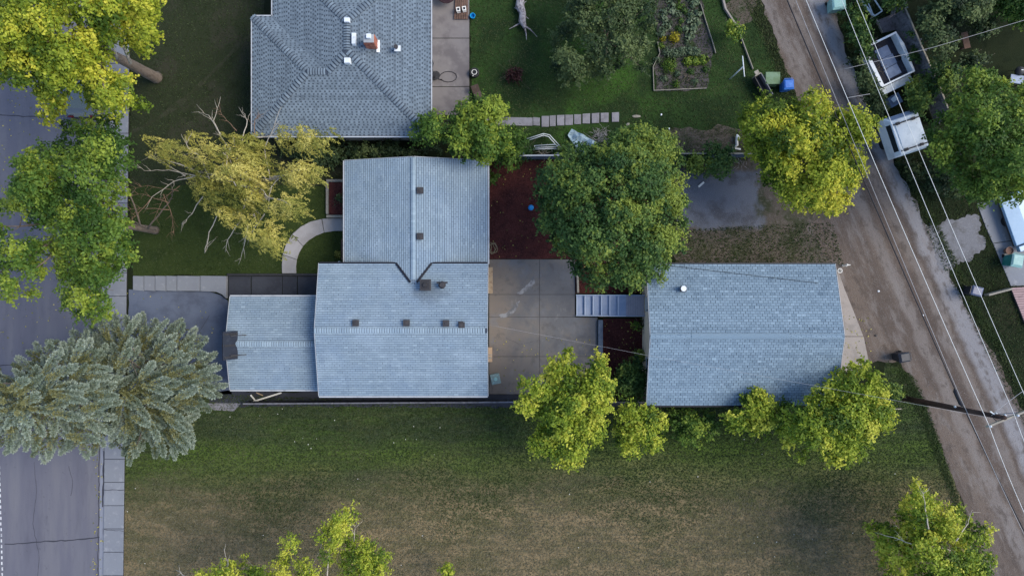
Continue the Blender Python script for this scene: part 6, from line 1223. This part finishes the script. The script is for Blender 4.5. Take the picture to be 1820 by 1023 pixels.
# --- vehicles
def car(label, loc, rz, paint, van=False, name='parked_car'):
    t_ = thing(name, label, 'car' if not van else 'van', loc, rz); Lc, Wc = (4.5, 1.78) if not van else (4.9, 1.95); hb_, ht_ = (.88, 1.45) if not van else (1.15, 1.95)
    prof = [(-Lc / 2, .35, .86), (-Lc / 2 + .05, .62, .93), (-Lc / 2 + .25, hb_, .95), (Lc / 2 - .35, hb_ - .06, .95), (Lc / 2 - .06, .62, .9), (Lc / 2, .38, .82)]
    mb = MB(); vs = []
    for x, z, k in prof: vs += [(x, -Wc / 2 * k, z), (x, Wc / 2 * k, z), (x, -Wc / 2 * k, .25), (x, Wc / 2 * k, .25)]
    fs = []
    for i in range(len(prof) - 1):
        a = 4 * i; b_ = a + 4; fs += [(a, b_, b_ + 1, a + 1), (a, a + 2, b_ + 2, b_), (a + 1, b_ + 1, b_ + 3, a + 3), (a + 2, a + 3, b_ + 3, b_ + 2)]
    fs += [(0, 1, 3, 2), (20, 22, 23, 21)]; mb.add(vs, fs); child(t_, 'body', mb, paint, bevel=.05)
    x0, x1, x2, x3 = (-Lc / 2 + .55, -Lc / 2 + 1.05, .55, 1.25) if not van else (-Lc / 2 + .1, -Lc / 2 + .3, 1.0, 1.75)
    w0, w1 = Wc / 2 * .93, Wc / 2 * .76
    mb = MB(); mb.add([(x0, -w0, hb_ - .01), (x0, w0, hb_ - .01), (x3, w0, hb_ - .07), (x3, -w0, hb_ - .07), (x1, -w1, ht_ - .04), (x1, w1, ht_ - .04), (x2, w1, ht_ - .04), (x2, -w1, ht_ - .04)], [(0, 4, 5, 1), (1, 5, 6, 2), (2, 6, 7, 3), (3, 7, 4, 0), (4, 7, 6, 5)]); cg = child(t_, 'windows', mb, M['glass'], bevel=.03)
    mb = MB(); mb.add([(x1 - .06, -w1 - .02, ht_ - .05), (x2 + .06, -w1 - .02, ht_ - .05), (x2 + .06, w1 + .02, ht_ - .05), (x1 - .06, w1 + .02, ht_ - .05), (x1, -w1 + .06, ht_ + .01), (x2, -w1 + .06, ht_ + .01), (x2, w1 - .06, ht_ + .01), (x1, w1 - .06, ht_ + .01)], [(4, 5, 6, 7), (0, 1, 5, 4), (1, 2, 6, 5), (2, 3, 7, 6), (3, 0, 4, 7), (3, 2, 1, 0)]); child(t_, 'roof', mb, paint, bevel=.02)
    for sx in (-1, 1):
        for sy in (-1, 1):
            mb = MB(); xx = sx * Lc * .30; yy_ = sy * (Wc / 2 - .1); mb.tube([(xx, yy_ - .11, .32), (xx, yy_ + .11, .32)], .32, 20); wh = child(t_, 'wheel', mb, M['rubber']); mb = MB(); mb.tube([(xx, yy_ + sy * .09, .32), (xx, yy_ + sy * .118, .32)], .2, 16); child(wh, 'rim', mb, M['whitemetal'])
    for sy in (-1, 1):
        mb = MB(); mb.box((-Lc / 2 + .04, sy * Wc * .38, .68), (.1, .32, .16)); child(t_, 'taillight', mb, M['redlens'], bevel=.02); mb = MB(); mb.box((Lc / 2 - .08, sy * Wc * .36, .6), (.14, .32, .14)); child(t_, 'headlight', mb, M['porcelain'], bevel=.02)
        mb = MB(); mb.box((x3 - .35, sy * (Wc / 2 + .06), hb_ + .08), (.1, .16, .12)); child(t_, 'mirror', mb, paint, bevel=.03)
    mb = MB(); mb.box((-Lc / 2 - .02, 0, .42), (.14, Wc * .86, .18)); child(t_, 'bumper', mb, M['blackmetal'], bevel=.04)
    return t_
c = P(152, 143, 0); car('dark grey car parked on the street under the northwest tree', (c.x + .15, c.y - .35, .008), R(90), M['carpaint'])
cr = P(1807, 438, .75); dv_ = Vector((.333, -.943, 0)); rzv = math.atan2(dv_.y, dv_.x); pv_ = Vector((.943, .333, 0)); cc = cr - dv_ * 1.7 + pv_ * .95
bt = thing('covered_trailer', 'low flatbed trailer under a smooth pale blue cover at the east edge', 'trailer', (cc.x, cc.y, .05), rzv)
mb = MB(); mb.box((0, 0, .42), (3.4, 1.86, .16)); child(bt, 'frame', mb, M['blackmetal'], bevel=.01)
mb = MB(); mb.add([(-1.68, -.94, .5), (1.68, -.94, .5), (1.68, .94, .5), (-1.68, .94, .5), (-1.66, -.92, .68), (1.66, -.92, .68), (1.66, .92, .68), (-1.66, .92, .68), (-1.5, 0, .78), (1.5, 0, .78)], [(0, 1, 5, 4), (1, 2, 6, 5), (2, 3, 7, 6), (3, 0, 4, 7), (4, 5, 9, 8), (6, 7, 8, 9), (5, 6, 9), (7, 4, 8)]); child(bt, 'cover', mb, M['vanblue'], bevel=.03)
mb = MB(); mb.box((1.93, 0, .58), (.36, 1.7, .3)); child(bt, 'toolbox', mb, M['vanblue'], bevel=.03)
mb = MB(); mb.box((1.9, 0, .40), (.5, .12, .08)); child(bt, 'drawbar', mb, M['blackmetal'])
for s_ in (-1, 1): mb = MB(); mb.tube([(0, s_ * .70, .3), (0, s_ * .9, .3)], .3, 18); child(bt, 'wheel', mb, M['rubber'])
sh = thing('pink_deck', 'low pinkish wooden deck at the east edge below the concrete drive', 'deck', P(1815, 535)); qd = PP([(1797, 511), (1870, 507), (1870, 580), (1824, 578)], .2)
mb = MB(); mb.prism([(p.x, p.y) for p in qd], 0, .14); mb.build('base', M['blackmetal'], sh)
for i in range(16):
    a, b_ = qd[0].lerp(qd[3], i / 16 + .004), qd[1].lerp(qd[2], i / 16 + .004); a2, b2 = qd[0].lerp(qd[3], (i + .9) / 16), qd[1].lerp(qd[2], (i + .9) / 16)
    mb = MB(); mb.prism([(a.x, a.y), (b_.x, b_.y), (b2.x, b2.y), (a2.x, a2.y)], .145, .2 + random.uniform(-.004, .004), random.random()); mb.build('board', M['pinkroof'], sh)
disc_thing('flower_pot', 'brown round pot between blue-covered trailer and teal bin', 'pot', 1786, 446, [(.14, .05), (.2, .2), (.24, .42), (.26, .45), (.22, .45), (.2, .38)], M['terra'])
mb = MB(); A, B_ = P(1754, 524, .3), P(1796, 513, .3); mb.bar((A.x, A.y, .25), (B_.x, B_.y, .25), .12, .5); tag(mb.build('low_wall', M['palewood'], bevel=.015), 'low pale wall on the grass beside the pinkish deck', 'wall')
# --- back yard: stepping stones and scrap
ss = [(333, 388), (392, 436), (443, 498), (503, 560), (567, 618), (627, 682), (693, 748), (757, 815), (838, 890)]
sto = thing('stepping_stones', 'row of grey stone slabs stepping across the back lawn', 'stepping stones', P(1030, 214))
for i, (a, b_) in enumerate(ss):
    x0, x1 = 880 + a / 4.044, 880 + b_ / 4.044; y0 = 206.3 - i * .78; y1 = 225.8 - i * 1.12
    mb = MB(); mb.prism([(p.x, p.y) for p in PP([(x0, y0 + .5), (x1, y0 + random.uniform(-.6, .6)), (x1 - .3, y1), (x0 + .2, y1 + random.uniform(-.6, .6))])], 0, .07 + random.uniform(0, .03)); mb.build('slab', M['stone'], sto, bevel=.015)
pth = thing('garden_walk', 'concrete walk ending at the stepping stones behind the leafy tree', 'path', P(925, 216)); pth['kind'] = 'structure'
for a, b_ in ((862, 897), (898, 946.5), (947.5, 959.5)):
    mb = MB(); mb.prism([(p.x, p.y) for p in PP([(a, 208.5), (b_, 209.5), (b_, 224), (a, 223)])], 0, .055); mb.build('slab', M['stone'], pth, bevel=.012)
fr = thing('metal_frame', 'bent white tubular metal frame lying behind the north fence', 'frame', P(965, 255))
for k, pts in enumerate(([(936, 247), (966, 237.5), (977, 240), (998, 263)], [(938, 250), (966, 240.5), (975, 243), (994, 264)], [(950, 259), (985, 257), (996, 261)], [(950, 262.5), (992, 261)], [(948, 265.5), (990, 264)])):
    mb = MB(); mb.tube([P(a, b_, .62 - .05 * k) for a, b_ in pts], .03, 8); mb.build('tube', M['whitemetal'], fr, smooth=True)
for (a, b_) in ((950, 260), (992, 262), (966, 240)): v = P(a, b_, .5); mb = MB(); mb.tube([(v.x, v.y, 0), (v.x, v.y, .55)], .025, 8); mb.build('leg', M['whitemetal'], fr)
tpoly = [(1009, 240), (1016, 229), (1032, 238), (1050, 246), (1060, 254), (1050, 264), (1044, 272), (1030, 276), (1020, 279), (1023, 262)]
bm = bmesh.new(); vs = [bm.verts.new(P(a, b_, .3)) for a, b_ in tpoly]; bm.faces.new(vs); bmesh.ops.triangulate(bm, faces=bm.faces[:]); bmesh.ops.subdivide_edges(bm, edges=bm.edges[:], cuts=4, use_grid_fill=True)
for v in bm.verts: v.co.z = .30 + .16 * math.sin(v.co.x * 5 + 1.3 * math.sin(v.co.y * 4)) * math.cos(v.co.y * 6) + random.uniform(-.06, .06)
ex = bmesh.ops.extrude_face_region(bm, geom=bm.faces[:])
for v in [e for e in ex['geom'] if isinstance(e, bmesh.types.BMVert)]: v.co.z += .02
me = bpy.data.meshes.new('tarpaulin'); bm.to_mesh(me); bm.free(); me.materials.append(M['tarp']); o = bpy.data.objects.new('tarpaulin', me); COL.objects.link(o); tag(o, 'crumpled pale blue tarpaulin beside the brush pile', 'tarpaulin')
mb = MB(); mb.prism([(p.x, p.y) for p in PP([(1018, 236), (1046, 248), (1046, 266), (1026, 272)])], 0, .2); tag(mb.build('lumber_stack', M['greywood']), 'low lumber stack under the pale blue tarpaulin', 'lumber')
def brush(label, px, py, r, n, m, hgt=.5, name='brush_pile', ln=.6, rad=.012):
    c = P(px, py); mb = MB()
    for k in range(n):
        a = random.uniform(0, 6.28); q_ = Vector((c.x + random.gauss(0, r * .5), c.y + random.gauss(0, r * .4), random.uniform(.02, hgt))); d = Vector((math.cos(a), math.sin(a) * .7, random.uniform(-.1, .35))) * ln * random.uniform(.4, 1)
        mb.tube(limb_pts(q_, q_ + d, .05, 3, .03), [rad, rad * .9, rad * .7, rad * .3], 5)
    tag(mb.build(name, m, kind='stuff'), label, 'branches')
brush('tangle of pale dead branches beside the tarpaulin', 1066, 243, .55, 80, M['driftwood'], .6); brush('thin dead twigs in front of the scrap frame', 968, 272, .6, 26, M['whitebark'], .4)
brush('pale dead sticks lying over the fence by the round tree', 1042, 300, .4, 16, M['whitebark'], 2.4); brush('dead sticks by the fence west of the yellow tree', 1310, 288, .5, 20, M['driftwood'], .5)
brush('dry vine stalks at the south end of the vegetable garden', 1216, 142, .8, 26, M['bark'], .25, 'vine_stalks', .6, .010); brush('dry sticks on the mulch bed edge beside the wing', 880, 283, .4, 10, M['whitebark'], .6)
def stone(label, px, py, sx, sy, sz, m='porcelain', name='white_stone', rz=0.0):
    c = P(px, py); bm = bmesh.new(); bmesh.ops.create_icosphere(bm, subdivisions=2, radius=1)
    for v in bm.verts: v.co = Matrix.Rotation(rz, 3, 'Z') @ Vector((v.co.x * sx, v.co.y * sy, v.co.z * sz)) * random.uniform(.85, 1.1)
    me = bpy.data.meshes.new(name); bm.to_mesh(me); bm.free(); me.materials.append(M[m]); o = bpy.data.objects.new(name, me); COL.objects.link(o); o.location = (c.x, c.y, sz * .7); return tag(o, label, 'stone')
stone('pale round stone at the end of the stepping stones', 1116, 222, .13, .13, .08, 'palewood'); stone('pale flat patch of stone beyond the stepping stones', 1131, 207, .3, .1, .05, 'palewood', 'flat_stone'); stone('small white stone on the bare soil north of the fence', 1189, 229, .06, .08, .05)
stone('pale stone near the garden south edge', 1175, 204, .06, .08, .05)
wb = thing('white_rag', 'crumpled white plastic rag by the fence left of the yellow tree', 'rag', P(1308, 252)); mb = MB(); mb.tube([(0, .42, .2), (.05, .2, .3), (-.02, 0, .22), (.03, -.25, .12), (-.12, -.42, .06)], [.05, .17, .1, .09, .04], 9); child(wb, 'sheet', mb, M['petal']); mb = MB(); mb.bar((-.25, -.42, .04), (.3, -.5, .04), .1, .05); child(wb, 'fold', mb, M['petal'])
pb = thing('paint_tray', 'white plank scrap lying on the gravel pad', 'scrap', P(1246, 328), R(40)); mb = MB(); mb.box((0, 0, .04), (.48, .13, .06)); child(pb, 'plank', mb, M['petal'], bevel=.01)
# --- beside the hip-roofed house
hr = thing('hose_reel', 'black hose reel with looped hose on the side slabs', 'hose', P(771, 137)); mb = MB(); mb.tube([(-.1, 0, .35), (.14, 0, .35)], .2, 18); child(hr, 'drum', mb, M['blackmetal'])
for x in (-.13, .17): mb = MB(); mb.tube([(x, 0, .35), (x + .001, .001, .38)], .28, 20); child(hr, 'flange', mb, M['blackmetal'])
mb = MB(); mb.box((.02, 0, .1), (.34, .4, .12)); child(hr, 'base', mb, M['blackmetal'])
hp = [P(773, 140, .1), P(783, 134, .07)] + [P(797 + 15 * math.cos(t_), 136.5 + 9.5 * math.sin(t_), .07) for t_ in [math.pi * (1.15 + .17 * i) for i in range(11)]] + [P(786, 143, .07), P(776, 139, .1)]
mb = MB(); mb.tube([p - hr.location for p in hp], .022, 7); child(hr, 'hose', mb, M['cable'], True)
mb = MB(); mb.tube([P(767, 104, .08) - hr.location, P(770, 113, .08) - hr.location, P(768, 122, .08) - hr.location, P(771, 132, .2) - hr.location], .03, 7); child(hr, 'hose', mb, M['cable'], True)
fp = thing('fire_pit', 'round dark fire pit with white ring on the back lawn', 'fire pit', P(843.5, 131.5)); mb = MB(); mb.lathe((0, 0, 0), [(.26, 0), (.31, .1), (.31, .32), (.26, .36), (.2, .3), (.2, .2)], 22); child(fp, 'bowl', mb, M['blackmetal'])
mb = MB(); mb.tube([(.16 * math.cos(t_), .16 * math.sin(t_), .38) for t_ in [i * 2 * math.pi / 24 for i in range(24)]], .022, 7, closed=True); child(fp, 'ring', mb, M['petal'], True); mb = MB(); mb.box((-.08, -.25, .38), (.06, .05, .05)); child(fp, 'latch', mb, M['petal'])
lc = thing('lawn_chair', 'reclined brown lawn chair under the leafy tree edge', 'chair', P(850, 172), R(20)); mb = MB(); mb.box((0, .0, .32), (.5, .5, .05)); child(lc, 'seat', mb, M['brownfab'], bevel=.02); mb = MB(); mb.box((-.02, .42, .55), (.5, .5, .05), rot=Matrix.Rotation(R(45), 3, 'X')); child(lc, 'backrest', mb, M['brownfab'], bevel=.02)
for x in (-.23, .23):
    for y in (-.22, .22): mb = MB(); mb.tube([(x, y, 0), (x, y, .32)], .016, 6); child(lc, 'leg', mb, M['blackmetal'])
dk = thing('wooden_platform', 'brown wooden platform at the north end of the side slabs', 'platform', P(819, 14, .05))
for i in range(6):
    A, B_ = P(813.5 + i * 3.4 - 0, -30), P(809 + i * 4.2, 36); mb = MB(); mb.bar((A.x, A.y, .15), (B_.x, B_.y, .15), .12, .04); mb.build('plank', M['deckwood'], dk)
for y in (34, -26): A, B_ = P(811, y), P(832, y); mb = MB(); mb.bar((A.x, A.y, .09), (B_.x, B_.y, .09), .09, .08); mb.build('joist', M['deckwood'], dk)
for x, y, lb in ((815, 20, 'white square lantern on the platform, the western of two'), (825.5, 18.5, 'white square lantern on the platform, the eastern of two')):
    ln_ = thing('lantern', lb, 'lantern', P(x, y, .17), R(8), 'lanterns on the platform'); mb = MB(); mb.box((0, 0, .02), (.24, .28, .04)); child(ln_, 'base', mb, M['petal'], bevel=.02)
    for sx in (-.1, .1):
        for sy in (-.12, .12): mb = MB(); mb.box((sx, sy, .16), (.03, .03, .26)); child(ln_, 'post', mb, M['petal'])
    mb = MB(); mb.box((0, .01, .15), (.13, .15, .22)); child(ln_, 'glass', mb, M['glass'])
    mb = MB(); mb.box((0, -.0, .30), (.25, .06, .03)); mb.v = [(a, b_ + .11, c_) for a, b_, c_ in mb.v]; mb.box((0, -.11, .30), (.25, .06, .03)); mb.box((-.1, 0, .30), (.05, .16, .028)); mb.box((.1, 0, .30), (.05, .16, .028)); child(ln_, 'rim', mb, M['petal'])
disc_thing('bucket', 'bright blue bucket on the lawn beside the platform', 'bucket', 840.5, 31, [(.13, 0), (.17, .28), (.18, .3), (.15, .3), (.12, .05)], M['turq'])
rt = thing('round_table', 'dark maroon round patio table cut by the top edge', 'table', P(795, -4, .05)); mb = MB(); mb.lathe((0, 0, .62), [(.6, 0), (.66, .03), (.66, .07), (.62, .09), (.05, .10)], 32); child(rt, 'top', mb, M['maroon']); mb = MB(); mb.cyl((0, 0, 0), .3, .06, .08, 16); mb.cyl((0, 0, .08), .05, .05, .55, 10); child(rt, 'pedestal', mb, M['blackmetal'])
# --- driftwood stump, garden edging
ds = thing('driftwood_log', 'weathered white driftwood log on the back lawn', 'log', P(926, 30)); mb = MB(); cpts = [(921, -25), (925, -5), (924, 12), (929, 25), (928, 38), (933, 50)]
mb.tube([P(a, b_, .22 + .05 * i % 2) for i, (a, b_) in enumerate(cpts)], [.2, .24, .30, .22, .24, .10], 9); o = mb.build('trunk', M['driftwood'], ds)
for pts in ([(928, 40), (916, 46), (905, 52)], [(930, 44), (944, 54), (955, 66)], [(932, 46), (935, 60), (936, 72)], [(924, 18), (914, 14)], [(928, 25), (940, 34)], [(925, 10), (936, 2)]):
    mb = MB(); mb.tube([P(a, b_, .2) for a, b_ in pts], [.07] + [.04] * (len(pts) - 2) + [.012], 7); mb.build('branch_stub', M['driftwood'], ds)
ed = thing('garden_edging', 'thin pale board edging round the vegetable garden', 'edging', P(1205, 160))
for a, b_ in (((1244, 8), (1252, 34)), ((1252, 34), (1266, 78)), ((1266, 78), (1271, 96)), ((1160, 120), (1161.5, 162)), ((1161.5, 162), (1208, 160)), ((1208, 160), (1255, 158)), ((1160, 120), (1172, 96)), ((1172, 96), (1168, 76))):
    A, B_ = P(*a), P(*b_); mb = MB(); mb.bar((A.x, A.y, .09), (B_.x, B_.y, .09), .032, .18); mb.build('board', M['palewood'], ed)
mb = MB(); A, B_, C2 = P(1276, -30), P(1288, 18), P(1310, 52); gw = thing('garden_kerb', 'pale concrete kerb along the yard edge near the alley', 'kerb', A); mb.bar((A.x, A.y, .12), (B_.x, B_.y, .12), .12, .24); mb.build('kerb_piece', M['apron'], gw); mb = MB(); mb.bar((B_.x, B_.y, .12), (C2.x, C2.y, .12), .10, .24); mb.build('kerb_piece', M['apron'], gw); mb = MB(); D2 = P(1337, 124); mb.bar((C2.x, C2.y, .1), (D2.x, D2.y, .1), .05, .2); mb.build('kerb_piece', M['palewood'], gw)
sheet('bare_ground', [(1286, -40), (1352, -40), (1345, 10), (1332, 40), (1312, 48), (1296, 20)], .010, M['dirt'], 'bare tan ground between garden kerb and alley at the top edge', 'dirt', amp=.3, step=.22)
# --- by the carport
bh = thing('basketball_hoop', 'dark basketball backboard on the carport roof edge above the driveway', 'basketball hoop', P(420, 612, 3.0))
bc = P(424, 612, 2.9); mb = MB(); tl = Matrix.Rotation(R(-24), 3, 'Y'); mb.box((bc.x - .22, bc.y, 3.62), (.05, 1.72, 1.15), rot=tl); mb.build('backboard', M['blackbin'], bh)
mb = MB(); mb.box((bc.x - .19, bc.y, 3.6), (.04, .12, 1.0), rot=tl); mb.box((bc.x - .19, bc.y + .7, 3.6), (.04, .1, 1.0), rot=tl); mb.box((bc.x - .19, bc.y - .7, 3.6), (.04, .1, 1.0), rot=tl); mb.build('batten', M['blackmetal'], bh)
for s_ in (-.6, .6): mb = MB(); mb.bar((bc.x + .02, bc.y + s_, zc(bc.x, bc.y + s_) - .05), (bc.x - .15, bc.y + s_, 3.5), .08, .06); mb.bar((bc.x + .55, bc.y + s_, zc(bc.x + .5, bc.y + s_) - .02), (bc.x - .15, bc.y + s_, 3.75), .05, .05); mb.build('bracket', M['blackmetal'], bh)
rc = Vector((bc.x - .62, bc.y - .05, 3.3)); mb = MB(); mb.tube([(rc.x + .23 * math.cos(t_), rc.y + .23 * math.sin(t_), rc.z) for t_ in [i * 2 * math.pi / 24 for i in range(24)]], .016, 6, closed=True); mb.bar(rc + Vector((.22, 0, 0)), rc + Vector((.5, 0, 0)), .1, .04); rim_ = mb.build('rim', M['terra'], bh)
mb = MB()
for i in range(12):
    t_ = i * math.pi / 6; mb.tube([(rc.x + .23 * math.cos(t_), rc.y + .23 * math.sin(t_), rc.z), (rc.x + .12 * math.cos(t_ + .5), rc.y + .12 * math.sin(t_ + .5), rc.z - .42)], .008, 4); mb.tube([(rc.x + .23 * math.cos(t_), rc.y + .23 * math.sin(t_), rc.z), (rc.x + .12 * math.cos(t_ - .5), rc.y + .12 * math.sin(t_ - .5), rc.z - .42)], .008, 4)
mb.build('net', M['petal'], rim_)
for pts, wd, lb in (([(450, 713), (501, 697)], .10, 'long white board lying by the south fence below the carport'), ([(446, 701), (456, 713)], .09, 'short white board crossing the long one below the carport'), ([(456, 697), (468, 702)], .07, 'small tan board under the carport eave')):
    A, B_ = P(*pts[0]), P(*pts[1]); z_ = .10 if 'long' in lb[:4] else .06; mb = MB(); mb.bar((A.x, A.y, z_), (B_.x, B_.y, z_), wd, .04); tag(mb.build('scrap_board', M['petal'] if 'white' in lb else M['tanwood'], bevel=.005), lb, 'board')
mb = MB(); mb.prism([(p.x, p.y) for p in PP([(368, 716), (428, 716), (422, 724), (416, 730), (380, 728)])], 0, .03); tag(mb.build('concrete_scrap', M['stone']), 'broken concrete slab beside the spruce and carport', 'slab', kind='structure')
# --- garage corner and small litter
disc_thing('white_bucket', 'white bucket at the northeast corner of the garage', 'bucket', 1489, 481, [(.11, 0), (.15, .3), (.16, .32), (.13, .32), (.10, .06)], M['petal'])
gd_ = thing('garden_ornament', 'small white garden ornament beside the white bucket', 'ornament', P(1498, 472)); mb = MB(); mb.lathe((0, 0, 0), [(.09, 0), (.07, .1), (.05, .3), (.08, .42), (.05, .52)], 12); child(gd_, 'body', mb, M['petal'], True); mb = MB(); mb.lathe((0, .04, .5), [(.03, 0), (.07, .05), (.07, .11), (.02, .16)], 12); child(gd_, 'head', mb, M['petal'], True); mb = MB(); mb.bar((-.02, .0, .36), (.3, .05, .4), .05, .04); child(gd_, 'wing', mb, M['petal'])
stone('dark stone in the gravel east of the garage apron', 1556, 596, .09, .06, .05, 'blackmetal', 'dark_stone')
stone('white stone on the alley dirt beside the garage', 1561, 517, .08, .07, .05)
stone('pale stone at the alley edge beside the gravel shoulder', 1640, 560, .07, .06, .04)
beam('fallen_branch', 'bare white stick lying on the grass beneath the utility pole', (1578, 726), (1602, 726), 0, .05, .06, M['whitebark'], 'stick')
FL = [(275, 725), (382, 726), (394, 728), (409, 740), (462, 738), (494, 735), (502, 726), (595, 746), (538, 778), (548, 789), (563, 779), (524, 784), (553, 796), (735, 757), (782, 759), (700, 786), (721, 780), (740, 780), (772, 807), (636, 850), (227, 908), (241, 867), (258, 1000), (468, 950), (1155, 855), (1240, 846), (1012, 877), (1028, 972), (1322, 780), (1354, 806), (1544, 820), (1590, 841), (1404, 876), (1350, 893), (1372, 921), (1380, 962), (1444, 957), (1346, 953), (1340, 964), (1324, 980), (1467, 981), (1376, 988), (1330, 1020), (1515, 946), (1411, 949), (713, 1003), (855, 1010), (751, 951)]
fm = MB(); fm.lathe((0, 0, 0), [(.012, 0), (.012, .05), (.05, .06), (.042, .085), (.01, .10)], 8); fme = fm.mesh('white_flower'); fme.materials.append(M['petal'])
for x, y in FL:
    o = inst('white_flower', fme, P(x, y), None, (0, 0, random.uniform(0, 6)), (random.uniform(.35, .65),) * 3); tag(o, 'tiny white flower head dotting the mown south field', 'flower', 'white flowers in the south field')
# --- dried yellow leaves on the street
print('objects', len(bpy.data.objects), 'tris', sum(len(m_.loops) - 2 * len(m_.polygons) for m_ in bpy.data.meshes))
